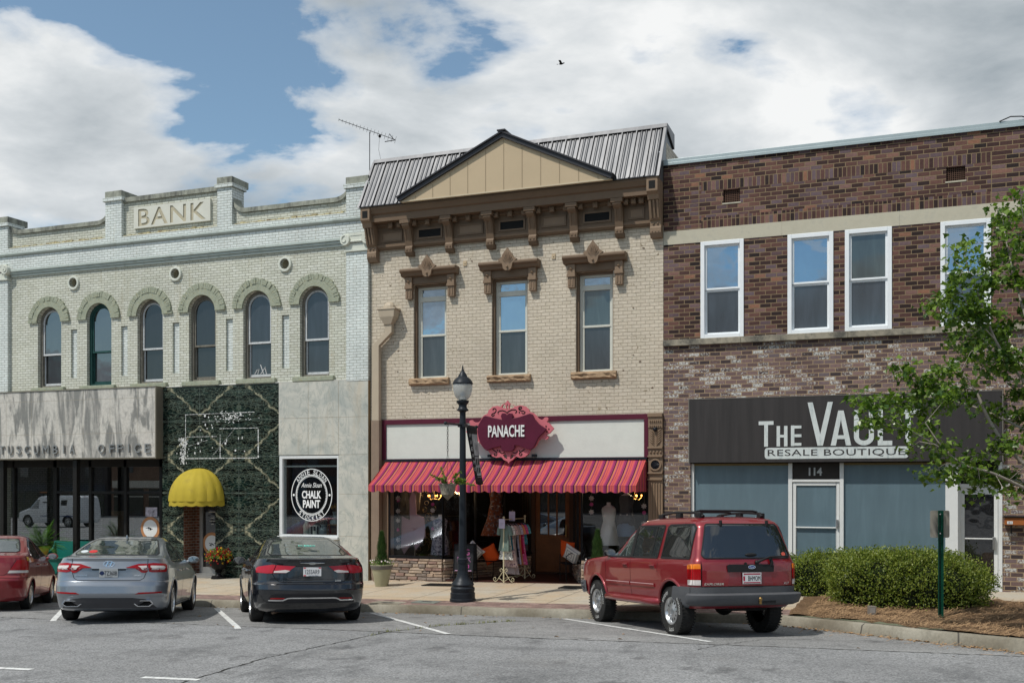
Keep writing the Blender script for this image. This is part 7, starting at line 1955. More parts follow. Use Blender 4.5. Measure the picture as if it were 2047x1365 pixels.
b = MB(); b.prism(pl, SP-.005, SP+.001); po = b.build('subtitle_panel', m_sgl, vs_)
text_mb('RESALE BOUTIQUE', (x1-x0)*.955, (z1-z0)*.66, .003, spacing=1.05).build('subtitle_lettering', m_sgd, po, loc=((x0+x1)/2, SP-.0055, (z0+z1)/2))
# ---------------------------------------------------------------- antenna on the roof, bird in the sky
an = thing('tv_antenna', 'tall thin television antenna mast behind the bank parapet', 'antenna', (0, 0, 0))
q0 = Vector((*fx(738, 350, 1.5), 0)); mx0, mz0 = fx(739, 345, 1.5); mx1, mz1 = fx(739, 264, 1.5)
an.location = (mx0, 1.5, 8.7)
b = MB(); b.tube([(0, 0, 0), (0, 0, mz1-8.7)], .011, 6); b.build('mast', m_gt, an)
b = MB(); A = Vector(fx(691, 248, 1.5))-Vector((mx0, 8.7)); B = Vector(fx(778, 272, 1.5))-Vector((mx0, 8.7)); A = Vector((A.x, -.35, A.y)); B = Vector((B.x, .35, B.y))
b.tube([A, B], .009, 5)
d_ = (B-A).normalized(); cr_ = d_.cross(Vector((0, 0, 1))).normalized(); up_ = cr_.cross(d_)
for k in range(17): p = A+(B-A)*k/16; L_ = .06+.10*(k/16); b.tube([p-(cr_*.6+up_*.8)*L_*.6, p+(cr_*.6+up_*.8)*L_*.6], .0045, 4)
b.tube([B, B-d_*.25-up_*.14], .012, 5); b.tube([B-d_*.05, B-d_*.2+up_*.1], .01, 5)
b.build('boom', m_gt, an)
b = MB(); c0 = A+(B-A)*.72; b.sphere(c0-Vector((0, 0, .05)), .04, 8, 6); b.tube([c0, c0+Vector((-.03, 0, -.4)), c0+Vector((.06, 0, -.8)), c0+Vector((.02, 0, -1.4))], .004, 4); b.build('cable', m_gap, an)
bd = thing('bird', 'tiny dark bird flying high in the cloudy sky', 'bird', at_depth(1122, 128, 62))
b = MB(); b.sphere((0, 0, 0), .07, 8, 6, (2.0, .8, .8)); b.sphere((.16, 0, .02), .04, 8, 6); b.raw([(-.12, 0, 0), (-.28, .05, .0), (-.28, -.05, 0)], [(0, 1, 2)]); b.build('body', m_gap, bd, smooth=60)
b = MB()
for s_ in (-1, 1): b.raw([(.07, s_*.04, .02), (-.07, s_*.04, .02), (-.10, s_*.22, .12), (-.05, s_*.34, .10), (.04, s_*.2, .13)], [(0, 1, 2, 3, 4)])
b.build('wings', m_gap, bd)
# ---------------------------------------------------------------- planters, urn, fern, bench
m_ev = leafmat('evergreen needle', (.018, .055, .012), (.06, .12, .025), .6, .15)
def conifer(b, h, r, n, seed):
    q = random.Random(seed)
    for k in range(n):
        t = q.random()**.8; z = h*t; rr = r*(1-t)**.7*(.55+.45*q.random()) if t > .12 else r*(.6+.4*q.random())*(.5+t*4)
        rr *= .75+.5*mnoise.noise(Vector((z*5, seed, 0)))+.25
        a = q.uniform(0, 6.28); p = Vector((rr*math.cos(a)*.85, rr*math.sin(a)*.85, z))
        d = Vector((math.cos(a)*.5, math.sin(a)*.5, 1.0))+rdir(q)*.35
        leaf(b, p, d, Vector((math.cos(a), math.sin(a), 0)), q.uniform(.05, .10), .014, .1)
def potted(loc, label, seed, group=None, sc=1.0):
    t = thing('potted_plant', label, 'potted plant', loc)
    b = MB(); b.lathe([(.145, 0), (.15, .01), (.235, .42), (.252, .43), (.265, .50), (.25, .505), (.235, .49), (.225, .44), (0, .44)], (0, 0, 0), 32); p = b.build('pot', mat('olive beige glazed pot', (.34, .325, .215), .45, var=.1, bmp=.05), t, smooth=35)
    b = MB(); b.lathe([(.2385, .40), (.2435, .40), (.268, .485), (.264, .487)], (0, 0, 0), 32); b.build('rim_band', mat('grey pot band', (.14, .13, .12), .5), p, smooth=35)
    b = MB(); conifer(b, .78, .19, 2600, seed); o = b.build('shrub', m_ev, t, loc=(0, 0, .45)); b = MB(); b.tube([(0, 0, .4), (0, 0, .85), (0, 0, 1.15)], [.02, .012, .004], 6); b.build('stem', mat('brown bark', (.07, .05, .035), .9), t)
    q = random.Random(seed+1); b = MB(); f = MB()
    for k in range(120): a = q.uniform(0, 6.28); r = q.uniform(.14, .28); leaf(b, Vector((r*math.cos(a), r*math.sin(a), .5+q.uniform(-.01, .08))), rdir(q, -.2), Vector((0, 0, 1)), .05, .03)
    for k in range(14):
        a = q.uniform(0, 6.28); r = q.uniform(.2, .3); c = Vector((r*math.cos(a), r*math.sin(a), .56+q.uniform(0, .06)))
        for j in range(5): leaf(f, c, Vector((math.cos(j*1.26), -.6, math.sin(j*1.26))), Vector((0, -1, 0)), .025, .022, .1)
    b.build('edge_foliage', m_pl1, t); f.build('white_flowers', mat('white petal', (.7, .62, .6), .6), t)
    return t
p = gh(763, 1171, z_side); potted(p, 'beige pot with conical shrub beside the brown downspout', 71)
potted(Vector((-1.33, -.62, z_side(-1.33, -.62))), 'beige pot with conical shrub half hidden behind the red sport utility vehicle', 74)
p = gh(437, 1156, z_side)
t = thing('flower_urn', 'black pedestal urn overflowing with red and yellow flowers by the dark marble', 'urn', p)
b = MB(); b.lathe([(.19, 0), (.19, .04), (.13, .05), (.07, .10), (.055, .15), (.09, .19), (.10, .20), (.08, .22), (.17, .28), (.225, .40), (.235, .47), (.27, .50), (.27, .53), (.22, .52), (0, .50)], (0, 0, 0), 28); b.build('urn', m_blk, t, smooth=35)
q = random.Random(5); b = MB(); f = MB()
for k in range(420): v = rdir(q, -.15); r = q.uniform(.18, .36); leaf(b, Vector((v.x*r, v.y*r, .54+v.z*r*.75)), rdir(q), Vector((0, 0, 1)), .06, .04)
for k in range(190):
    v = rdir(q, -.35); r = q.uniform(.26, .37)*(.85+.3*mnoise.noise(rdir(q)*2+Vector((k*.01, 0, 0)))); c = Vector((v.x*r*1.05, v.y*r*1.05, .56+v.z*r*.75)); f.m = 0 if q.random() < .82 else 1
    for j in range(5): leaf(f, c, Vector((math.cos(j*1.26), -.4, math.sin(j*1.26)))+v*.5, v, .036, .034, .15)
b.build('foliage', m_pl1, t); tag(f.build('petals', [mat('red petal', (.40, .012, .018), .55), mat('yellow petal', (.60, .40, .03), .55)], t), kind='stuff')
fx_, fz_ = fx(84, 1092, -.7)
t = thing('potted_fern', 'large spreading fern in a yellow pot on a stand', 'potted plant', (fx_, -.7, z_side(fx_, -.7)))
fh = fz_-t.location.z
b = MB(); b.lathe([(.14, fh-.22), (.20, fh-.03), (.22, fh-.02), (.22, fh+.02), (.19, fh+.01), (0, fh)], (0, 0, 0), 24); b.build('pot', mat('dull yellow pot', (.34, .25, .05), .5), t, smooth=35)
b = MB(); b.lathe([(.17, 0), (.17, .03), (.06, .06), (.05, fh-.3), (.15, fh-.23), (.15, fh-.221), (0, fh-.221)], (0, 0, 0), 20); b.build('stand', mat('cream pedestal stand', (.40, .37, .28), .7), t, smooth=35)
q = random.Random(9); b = MB()
for k in range(62):
    a = q.uniform(0, 6.28); el_ = q.uniform(.2, 1.3); L = q.uniform(.62, 1.02); d = Vector((math.cos(a)*math.cos(el_), math.sin(a)*math.cos(el_), math.sin(el_)))
    def fp(s): return Vector((0, 0, fh))+d*L*s+Vector((0, 0, -.42*s*s*L*(1.1-el_*.5)))
    for j in range(2, 26):
        s = j/26; p0 = fp(s); tg = (fp(s+.02)-fp(s-.02)).normalized(); sd = tg.cross(Vector((0, 0, 1)))
        if sd.length < .05: sd = tg.orthogonal()
        sd.normalize(); wl = .15*math.sin(PI*min(1, s*1.02))**.7+.01
        for e in (-1, 1): leaf(b, p0, sd*e+tg*.45+Vector((0, 0, -.15)), Vector((0, 0, 1)), wl, .028, .05)
b.build('fronds', leafmat('fern frond', (.03, .10, .010), (.11, .22, .03), .5, .3), t)
m_tealb = mat('teal green painted wood', (.008, .13, .105), .45, var=.1, bmp=.1)
bxa = fx(95, 1110, .1)[0]; bz = z_side(-17, 0)+.0
t = thing('bench', 'solid teal green wooden bench under the bank shop window', 'bench', (bxa, -.05, bz))
b = MB(); b.box(.06, 1.74, 0, .42, .40, .45); b.build('seat', m_tealb, t, bevel=.008)
b = MB(); b.box(.06, 1.74, .40, .45, .44, .92); b.build('backrest', m_tealb, t, bevel=.008)
for x in (0, 1.745):
    b = MB(); b.prism([(-.02, 0), (.46, 0), (.46, .92), (.40, .92), (.36, .80), (.30, .70), (.20, .64), (.05, .62), (-.02, .58)], x, x+.055, 'yz'); b.build('end_panel', m_tealb, t, bevel=.006)
b = MB(); b.box(.06, 1.74, .04, .08, .02, .40); b.build('front_board', m_tealb, t)
# ---------------------------------------------------------------- clothes rack
m_crm = mat('cream wrought iron', (.50, .45, .30), .5, var=.1)
ra = gh(1007, 1164, lambda x, y: .065); rb_ = Vector((ra.x+.10, ra.y+1.12, ra.z))
rk = thing('clothes_rack', 'cream wrought iron garment rack with scrolled feet in the shop entrance', 'clothes rack', ra)
dv = rb_-ra; ax = math.atan2(-dv.x, dv.y); RL = dv.length; rk.rotation_euler = (0, 0, ax); RH = 1.46
b = MB(); b.tube([(0, 0, RH), (0, RL, RH)], .012, 8); b.build('rail', m_crm, rk)
for y in (0, RL):
    b = MB(); b.tube([(0, y, .0), (0, y, RH+.03)], .018, 8); b.sphere((0, y, RH+.05), .03, 8, 6)
    for s_ in (-1, 1):
        b.tube([(s_*.02, y, .28), (s_*.06, y, .33), (s_*.10, y, .30), (s_*.09, y, .26), (s_*.06, y, .27)], .008, 6)
        b.tube([(s_*.02, y, .26), (s_*.09, y, .16), (s_*.16, y, .06), (s_*.21, y, .02), (s_*.26, y, .04), (s_*.27, y, .09), (s_*.23, y, .12), (s_*.20, y, .09), (s_*.22, y, .06)], .008, 6)
        b.tube([(0, y, .02), (s_*.12, y, .10)], .007, 6)
    b.build('post', m_crm, rk, smooth=60)
b = MB(); b.tube([(0, 0, .10), (0, RL, .10)], .010, 6); b.tube([(.0, RL*.45, RH), (.02, RL*.45, RH+.14), (-.03, RL*.45, RH+.20), (-.06, RL*.45, RH+.15), (-.02, RL*.45, RH+.11)], .007, 6); b.build('brace', m_crm, rk)
def fabric(name, base, pat=None, scale=22, thr=.55):
    if name in D.materials: return D.materials[name]
    m, nt, b, out = start(name); c = None; v = ocoord(nt)
    c = mixc(nt, 1.0, base, ramp(nt, noise(nt, v, 2.5, 3, .5), [(.3, .85), (.7, 1.1)]), 'MULTIPLY')
    if pat:
        for i, p in enumerate(pat): c = mixc(nt, ramp(nt, noise(nt, ocoord(nt, loc=(i*3.1, i, 0)), scale, 3, .6), [(thr, 0), (thr+.05, 1)]), c, p)
    setb(nt, b, color=c, rough=.85, spec=.15)
    return m
GS = [('grey green blouse hanging first at the rack front', (.14, .19, .165), None, .62, 'top'), ('white dress with black speckles at the rack front', (.60, .60, .57), [(.04, .05, .05)], .82, 'dress'), ('plain teal blue top next to the speckled dress', (.03, .12, .16), None, .60, 'top'), ('pale pink floral dress with dotted hem', (.56, .40, .37), [(.10, .05, .10)], 1.0, 'dress'), ('long mauve grey dress reaching lowest on the rack', (.33, .27, .27), None, 1.18, 'dress'), ('navy black slim dress in the middle of the rack', (.015, .018, .03), None, .78, 'dress'), ('lavender and white patterned blouse dress', (.45, .42, .52), [(.10, .09, .18)], .95, 'dress'), ('peach orange ruffled dress in the middle of the rack', (.60, .25, .13), None, .98, 'dress'), ('crimson red dress behind the peach one', (.36, .008, .05), None, .72, 'dress'), ('hot pink checked dress near the back post', (.52, .07, .22), [(.65, .30, .42)], .98, 'dress'), ('turquoise and white patterned top with red hem', (.05, .28, .36), [(.5, .55, .55)], .50, 'top'), ('dark grey slip at the back of the rack', (.10, .09, .10), None, .65, 'top')]
def garment_mesh(b, ln, kind, seed, th=.05):
    q = random.Random(seed); w = .19
    prof = [(0, .055), (.03, .13), (.08, .19), (.14, .165), (.30, .125 if kind == 'dress' else .14), (.45, .13)] + ([(.70, .17), (.9, .2), (1.0, .22)] if kind == 'dress' else [(.75, .16), (1.0, .17)])
    rows = []; nu = 14
    for k in range(15):
        t = k/14; s = None
        for (t0, w0), (t1, w1) in zip(prof, prof[1:]):
            if t0 <= t <= t1: s = w0+(w1-w0)*(t-t0)/(t1-t0)
        for j in range(nu):
            a = 2*PI*j/nu; fold = (.012+.03*t)*math.sin(5*a+seed)*t
            rows.append(((s+fold)*math.cos(a), (th*(.5+.5*t)+fold)*math.sin(a), -t*ln))
    i0 = len(b.v); b.v += rows
    for k in range(14):
        for j in range(nu): b.f.append([i0+k*nu+j, i0+k*nu+(j+1) % nu, i0+(k+1)*nu+(j+1) % nu, i0+(k+1)*nu+j]); b.mi.append(b.m)
    for s_ in (-1, 1):
        L = .20; b.tube([(s_*.15, 0, -.05), (s_*.20, .0, -.12), (s_*.225, .01, -.05-L)], [.045, .05, .055], 8, caps=False)
for k, (lab, cbase, pat, ln, kind) in enumerate(GS):
    s = .05+(RL-.12)*k/(len(GS)-1)
    g = thing('garment', lab, 'garment', ra+Vector((dv.x*s/RL, dv.y*s/RL, RH-.012)), ax+R(-24)+R(9)*math.sin(k*2.1), 'clothes hanging on the rack')
    b = MB(); garment_mesh(b, ln, kind, k+3); b.build('dress' if kind == 'dress' else 'top', fabric('cloth %d' % k if False else lab.split(' hanging')[0]+' cloth', cbase, pat), g, smooth=60, loc=(0, 0, -.10))
    b = MB(); b.tube([(-.17, 0, -.15), (-.02, 0, -.08), (.02, 0, -.08), (.17, 0, -.15)], .008, 6); b.tube([(0, 0, -.08), (0, 0, -.03), (.02, 0, -.0), (.0, 0, .018), (-.02, 0, .0)], .004, 5); b.build('hanger', m_blk, g)
for lab, s, x, z in (('lavender paper price tag on the front rack post', .02, -.02, RH-.20), ('lavender paper price tag on the rack rail top', .45*RL, .0, RH-.04)):
    tg = thing('price_tag', lab, 'price tag', ra+Vector((dv.x*s/RL+x, dv.y*s/RL-.09, z)), R(-15)); b = MB(); b.box(-.085, .085, -.003, .003, 0, .22); b.build('card', mat('lavender card', (.46, .42, .54), .7), tg)
    b = MB(); [b.box(-.05, .05-.02*i, -.0045, -.003, .12-.03*i, .128-.03*i) for i in range(3)]; b.build('print', mat('grey card print', (.28, .25, .32), .7), tg)
# ---------------------------------------------------------------- chalkboard
p = gh(905, 1166, lambda x, y: .0)
t = thing('chalkboard_sign', 'black sidewalk chalkboard with pink chalk writing behind the lamp post', 'chalkboard', (p.x+.22, p.y+.1, z_side(p.x, p.y)), R(8))
for s_ in (0, 1):
    b = MB(); y0, y1 = (0, .10) if s_ == 0 else (.42, .30)
    def pp(x, z, e=0): yy_ = y0+(y1-y0)*z/.9; return (x, yy_+e, z)
    for x in (-.24, .24): b.tube([pp(x*.98, 0), pp(x, .9)], .014, 6)
    b.tube([pp(-.24, .9), pp(.24, .9)], .014, 6); b.tube([pp(-.24, .27), pp(.24, .27)], .012, 6)
    if s_ == 0: b.tube([pp(-.2, .05), pp(-.1, .2), pp(.1, .12), pp(.2, .25)], .006, 5)
    b.build('frame', m_blk, t)
    b = MB(); q = [pp(-.23, .28), pp(.23, .28), pp(.23, .89), pp(-.23, .89)]; b.raw(q+[(a, c+.012, d) for a, c, d in q], [(0, 1, 2, 3), (7, 6, 5, 4), (0, 4, 5, 1), (1, 5, 6, 2), (2, 6, 7, 3), (3, 7, 4, 0)]); bo = b.build('board', mat('chalkboard slate', (.022, .024, .028), .8), t)
    if s_ == 0:
        for tx, z, h, m_ in (('BIG', .72, .14, (.40, .10, .26)), ('RACK', .55, .12, (.28, .12, .24)), ('$10', .38, .11, (.42, .07, .28))):
            g = text_mb(tx, .34 if len(tx) > 3 else .26, h, .002); g.build('chalk_writing', mat('chalk '+tx, m_, .9, var=.5, vscale=40), bo, loc=(.01, y0+(y1-y0)*z/.9-.003, z), rot=(-.11, 0, 0))
        b = MB(); b.tube([pp(-.20, .285, -.012), pp(.20, .285, -.012)], .012, 6); b.build('chalk_tray', mat('pink chalk tray', (.50, .30, .46), .7), t)
# ---------------------------------------------------------------- iron settees with cushions
def settee(loc, rz, label, w):
    t = thing('iron_bench', label, 'bench', loc, rz)
    b = MB()
    for k in range(9): x = -w/2+w*k/8; b.tube([(x, -.20, .43), (x, .20, .43)], .008, 5)
    b.tube([(-w/2, -.21, .43), (w/2, -.21, .43)], .014, 6); b.tube([(-w/2, .21, .43), (w/2, .21, .43)], .014, 6); b.build('seat', m_blk, t)
    b = MB(); n = 2 if w > .8 else 1
    for i in range(n):
        c = -w/2+w*(i+.5)/n; hw = w/n/2
        b.tube([(c-hw, .22, .43), (c-hw, .25, .62)]+[(c+hw*math.cos(PI-PI*j/10), .26, .66+.24*math.sin(PI*j/10)) for j in range(11)]+[(c+hw, .25, .62), (c+hw, .22, .43)], .011, 6)
        for j in (-.5, 0, .5): b.tube([(c+j*hw, .22, .43), (c+j*hw*.6, .26, .66+.2*math.cos(j*1.2))], .006, 5)
    b.build('backrest', m_blk, t)
    for sx_ in (-1, 1):
        b = MB(); b.tube([(sx_*w/2, -.20, 0), (sx_*w/2, -.21, .43), (sx_*w/2, -.20, .62), (sx_*w/2, -.10, .68), (sx_*w/2, .1, .66), (sx_*w/2, .24, .64)], .011, 6); b.build('arm_leg', m_blk, t)
        b = MB(); b.tube([(sx_*w/2, .21, .43), (sx_*w/2, .24, 0)], .011, 6); b.build('leg', m_blk, t)
    return t
def cushion(loc, rot, label, m, s=.43):
    b = MB(); n = 12
    def f(u, v, sg): e = (1-u**4)*(1-v**4); k = 1-.10*(1-abs(u))*(abs(v) > .99)-.0; return (u*s/2*(1-.10*(1-u*u)*0-.12*(1-v*v)*abs(u)**3*0), sg*.075*e**.7, v*s/2)
    for sg_ in (-1, 1):
        i0 = len(b.v)
        for i in range(n+1):
            for j in range(n+1):
                u, v = -1+2*i/n, -1+2*j/n; pin = 1-.09*((1-u*u)*abs(v)**4+(1-v*v)*abs(u)**4)
                x, y, z = f(u, v, sg_); b.v.append((x*pin, y, z*pin))
        for i in range(n):
            for j in range(n): b.f.append([i0+i*(n+1)+j, i0+i*(n+1)+j+1, i0+(i+1)*(n+1)+j+1, i0+(i+1)*(n+1)+j]); b.mi.append(0)
    o = b.build('cushion', m, smooth=70, loc=loc, rot=rot); return tag(o, label, 'cushion', None)
m_diam, nt_, b_, _o = start('grey diamond cushion cloth')
t_ = nt_.nodes.new('ShaderNodeTexCoord'); sp_ = N(nt_, 'ShaderNodeSeparateXYZ', {0: t_.outputs['Object']})
dd = mth(nt_, 'MAXIMUM', mth(nt_, 'ABSOLUTE', sp_.outputs[0]), mth(nt_, 'ABSOLUTE', sp_.outputs[2]))
c_ = mixc(nt_, mth(nt_, 'GREATER_THAN', mth(nt_, 'FRACT', mth(nt_, 'MULTIPLY', dd, 17)), .6), (.55, .53, .50), (.27, .27, .28))
setb(nt_, b_, color=c_, rough=.9, spec=.1)
m_orc = mat('burnt orange cushion cloth', (.56, .075, .012), .9, var=.08, bmp=.1)
s1 = settee((-4.62, .42, .065), R(-52)*-1, 'black wrought iron settee left of the clothes rack', 1.05)
cushion((-4.72, .30, .72), (R(14), R(43), R(25)), 'diamond patterned grey cushion on the left iron settee', m_diam)
cushion((-4.36, .52, .66), (R(24), R(62), R(25)), 'burnt orange cushion on the left iron settee', m_orc)
s2 = settee((-2.34, .62, .065), R(-58), 'black wrought iron chair by the shop door', .62)
cushion((-2.47, .72, .80), (R(10), R(8), R(-20)), 'burnt orange cushion on the iron chair by the door', m_orc)
cushion((-2.28, .45, .71), (R(24), R(30), R(-10)), 'diamond patterned grey cushion on the iron chair by the door', m_diam)
# ---------------------------------------------------------------- window dressing
def form(loc, rz, label, m, flare=.0, h=.72, neck=True, stand=True, base=(.55, .56, .54)):
    t = thing('mannequin', label, 'mannequin', loc, rz)
    pr = [(.0, .145, .10), (.06, .165, .115), (.14, .165, .12), (.24, .125, .095), (.33, .135, .105), (.42, .155, .12), (.50, .165, .11), (.55, .17, .085), (.59, .12, .075), (.62, .05, .05), (.68, .048, .048)]
    b = MB(); n = 20; i0 = 0; vs = []
    for z, a, c in pr:
        vs += [(a*math.cos(2*PI*k/n), c*math.sin(2*PI*k/n), z) for k in range(n)]
    b.raw(vs, [(i*n+k, i*n+(k+1) % n, (i+1)*n+(k+1) % n, (i+1)*n+k) for i in range(len(pr)-1) for k in range(n)]+[tuple(range((len(pr)-1)*n, len(pr)*n))]); b.build('torso', mat('linen dress form', base, .8), t, smooth=60, loc=(0, 0, h))
    b = MB(); b.tube([(0, 0, .02), (0, 0, h+.02)], .015, 8); b.lathe([(.16, 0), (.15, .02), (.02, .03)], (0, 0, 0), 20); b.build('stand', m_blk, t)
    b = MB(); vs = []
    pr2 = [(-.30-flare, .24+flare*.5, .2+flare*.4), (-.12, .21, .165), (.06, .185, .135), (.24, .14, .11), (.33, .15, .12), (.42, .17, .135), (.50, .178, .125), (.55, .172, .10), (.585, .125, .085)]
    for i, (z, a, c) in enumerate(pr2): vs += [((a+.012*math.sin(6*2*PI*k/n)*(i < 3))*math.cos(2*PI*k/n), (c+.012*math.sin(6*2*PI*k/n)*(i < 3))*math.sin(2*PI*k/n), z) for k in range(n)]
    b.raw(vs, [(i*n+k, i*n+(k+1) % n, (i+1)*n+(k+1) % n, (i+1)*n+k) for i in range(len(pr2)-1) for k in range(n)]); b.build('dress', m, t, smooth=60, loc=(0, 0, h))
    return t, h
wx = lambda px, py, y: Vector((fx(px, py, y)[0], y, fx(px, py, y)[1]))
form((wx(880, 1100, .45).x, .45, .5), R(20), 'dress form in purple grey floral dress at the left bay corner', fabric('purple floral cloth', (.24, .22, .27), [(.03, .03, .04), (.42, .40, .42)], 16, .52), h=.42)
form((-4.72, 1.75, .5), R(30), 'dress form in a long rust floral dress behind the lamp post', fabric('rust floral cloth', (.20, .06, .03), [(.06, .05, .06), (.25, .20, .2)], 14, .55), flare=.3, h=1.15)
tsh, _h = form((wx(1217, 1060, .5).x, .5, .5), R(-15), 'headless mannequin in a white shirt in the right bay', fabric('white shirt cloth', (.50, .51, .49), None), h=.75)
tsb, _h = form((wx(1252, 1050, .95).x, .95, .5), R(-5), 'headless mannequin in grey top and blue denim shorts', fabric('charcoal top cloth', (.06, .06, .065), None), h=1.0)
b = MB(); b.lathe([(.25, -.28), (.21, -.05), (.16, .02)], (0, 0, 0), 20); b.build('shorts', mat('blue denim', (.17, .27, .40), .85, var=.15), tsb, smooth=60, loc=(0, 0, .92))
# a slim pink dress on a stand in the left bay
t = thing('mannequin', 'mannequin with a long pale pink asymmetrical scarf in the left bay', 'mannequin', (wx(829, 1060, .75).x, .75, .5), R(10))
b = MB(); b.tube([(0, 0, .0), (0, 0, 1.2)], .02, 8); b.lathe([(.05, 1.15), (.12, 1.2), (.14, 1.45), (.17, 1.6), (.16, 1.68), (.05, 1.72), (.05, 1.78)], (0, 0, 0), 18); b.lathe([(.16, 0), (.15, .02), (.02, .03)], (0, 0, 0), 20); b.build('torso', mat('tan dress form', (.24, .18, .12), .8), t, smooth=60)
b = MB(); b.prism([(-.30, .28), (-.22, .10), (.02, .42), (.08, .2), (.34, .55), (.30, 1.02), (.10, 1.1), (.08, 1.55), (.0, 1.7), (-.08, 1.5), (-.07, .95), (-.28, 1.05)], -.20, -.16); b.build('scarf', fabric('pale pink cloth', (.45, .29, .33), None), t, bevel=.01)
# paper flower garlands in both bays
def garland(px, y, zs, label):
    x = fx(px, 1050, y)[0]
    t = thing('flower_garland', label, 'garland', (x, y, 2.85)); b = MB(); b.tube([(0, 0, 0), (0, 0, zs[-1]-2.9)], .003, 4); b.build('string', mat('thin string', (.2, .17, .13), .8), t)
    for i, z in enumerate(zs):
        b = MB(); wht = i % 3 != 1
        for j in range(7): a = 2*PI*j/7; leaf(b, Vector((0, -.01, z-2.85)), Vector((math.cos(a), -.3, math.sin(a)*.8)), Vector((0, -1, 0)), .075 if wht else .055, .06, .2)
        b.build('paper_flower', mat('white paper petal' if wht else 'pink paper petal', (.50, .47, .46) if wht else (.45, .06, .22), .8), t)
garland(797, .35, [2.0, 1.95, 1.68, 1.45, 1.22, .97, .78], 'string of white and pink paper flowers at the left bay edge')
garland(866, .6, [2.05, 1.85, 1.70, 1.5, 1.25], 'string of paper flowers beside the purple floral dress form')
garland(1183, .6, [2.02, 1.88, 1.7], 'string of paper flowers left of the white shirt mannequin')
garland(1288, .5, [1.85, 1.70, 1.45], 'string of paper flowers at the right bay edge')
m_bulb = emit_mat('amber candle bulb', (1.0, .42, .08), 5.0)
for px, y, lab in ((868, 1.2, 'small lit candle chandelier in the left bay'), (1268, 1.2, 'small lit candle chandelier in the right bay')):
    x, z = fx(px, 993, y); t = thing('chandelier', lab, 'chandelier', (x, y, z)); b = MB(); b.tube([(0, 0, -.05), (0, 0, .65)], .008, 6)
    for k in range(5): a = 2*PI*k/5+.3; b.tube([(0, 0, -.04), (.1*math.cos(a), .1*math.sin(a), -.07), (.17*math.cos(a), .17*math.sin(a), -.01)], .007, 5)
    b.build('arms', mat('aged brass', (.35, .22, .08), .35, metal=.9), t)
    pl_ = D.lights.new('candle_light', 'POINT'); pl_.energy = 22; pl_.color = (1, .72, .42); pl_.shadow_soft_size = .12; po_ = D.objects.new('candle_light', pl_); COL.objects.link(po_); po_.parent = t; po_.location = (0, 0, .12)
    for k in range(5): a = 2*PI*k/5+.3; b = MB(); b.sphere((.17*math.cos(a), .17*math.sin(a), .03), .016, 8, 6, (1, 1, 1.7)); b.build('bulb', m_bulb, t, smooth=60)
# window ledge goods in the bank's right shop window
m_can = mat('galvanised milk can', (.22, .26, .28), .5, metal=.5, var=.2)
def can(px, y, h, r, lab, m=m_can):
    x = fx(px, 1060, y)[0]; t = thing('milk_can', lab, 'milk can', (x, y, 1.021)); b = MB(); b.lathe([(r*.95, 0), (r, .01), (r, h*.58), (r*.55, h*.78), (r*.55, h*.9), (r*.68, h), (r*.6, h), (0, h*.93)], (0, 0, 0), 20); b.build('body', m, t, smooth=35)
    b = MB(); [b.tube([(s_*r*1.0, 0, h*.45), (s_*r*1.25, 0, h*.55), (s_*r*.9, 0, h*.66)], .012, 6) for s_ in (-1, 1)]; b.build('handles', m, t)
can(597, .55, .40, .17, 'wide grey can at the left of the bank shop window', mat('taupe can', (.17, .16, .145), .6))
can(613, .35, .44, .085, 'pale green narrow can in the bank shop window', mat('pale green can', (.28, .34, .29), .6))
can(647, .4, .30, .12, 'blue grey can holding white cotton stems'); can(671, .7, .62, .13, 'tall blue can holding dried golden flowers')
def stems(px, y, z0, r0, cols, lab, n, nm):
    x = fx(px, 1060, y)[0]; t = thing(nm, lab, 'flowers', (x, y, z0)); q = random.Random(px); b = MB(); s_ = MB()
    for k in range(n):
        d = rdir(q, .3); L = q.uniform(.6, 1)*r0; s_.tube([(0, 0, -.1), d*L], .003, 4)
        for j in range(6): leaf(b, d*L, rdir(q), Vector((0, 0, 1)), .05, .045)
    b.build('blooms', cols, t); s_.build('stems', mat('dry stem', (.14, .10, .05), .9), t)
stems(647, .4, 1.33, .22, mat('white cotton boll', (.55, .56, .54), .9), 'white cotton stems standing in the low can', 12, 'cotton_stems')
stems(671, .7, 1.66, .20, mat('golden dried bloom', (.36, .20, .045), .9), 'golden dried flowers standing in the tall can', 22, 'dried_flowers')
x = fx(668, 1060, .45)[0]; t = thing('wooden_crate', 'small brown wooden crate on the bank window ledge', 'crate', (x, .45, 1.021)); b = MB(); m_cr = mat('brown crate wood', (.20, .11, .045), .8, var=.2)
b.box(-.16, .16, -.1, .1, 0, .02); b.box(-.16, .16, .08, .1, .02, .30); b.box(-.16, -.14, -.1, .08, .02, .30); b.box(.14, .16, -.1, .08, .02, .30); b.box(-.14, .14, -.1, .08, .28, .30); b.build('box', m_cr, t, bevel=.003)
x = fx(629, 1060, .3)[0]; t = thing('glass_lantern', 'white framed glass lantern on the bank window ledge', 'lantern', (x, .3, 1.021)); b = MB()
for a in (-.09, .09):
    for c in (-.07, .07): b.box(a-.008, a+.008, c-.008, c+.008, 0, .27)
b.box(-.1, .1, -.08, .08, 0, .015); b.box(-.1, .1, -.08, .08, .255, .27); b.build('frame', mat('white painted wood', (.55, .56, .55), .6), t); b = MB(); b.lathe([(.035, .015), (.035, .13), (0, .135)], (0, 0, 0), 14); b.build('candle', mat('white wax', (.6, .58, .52), .5), t)
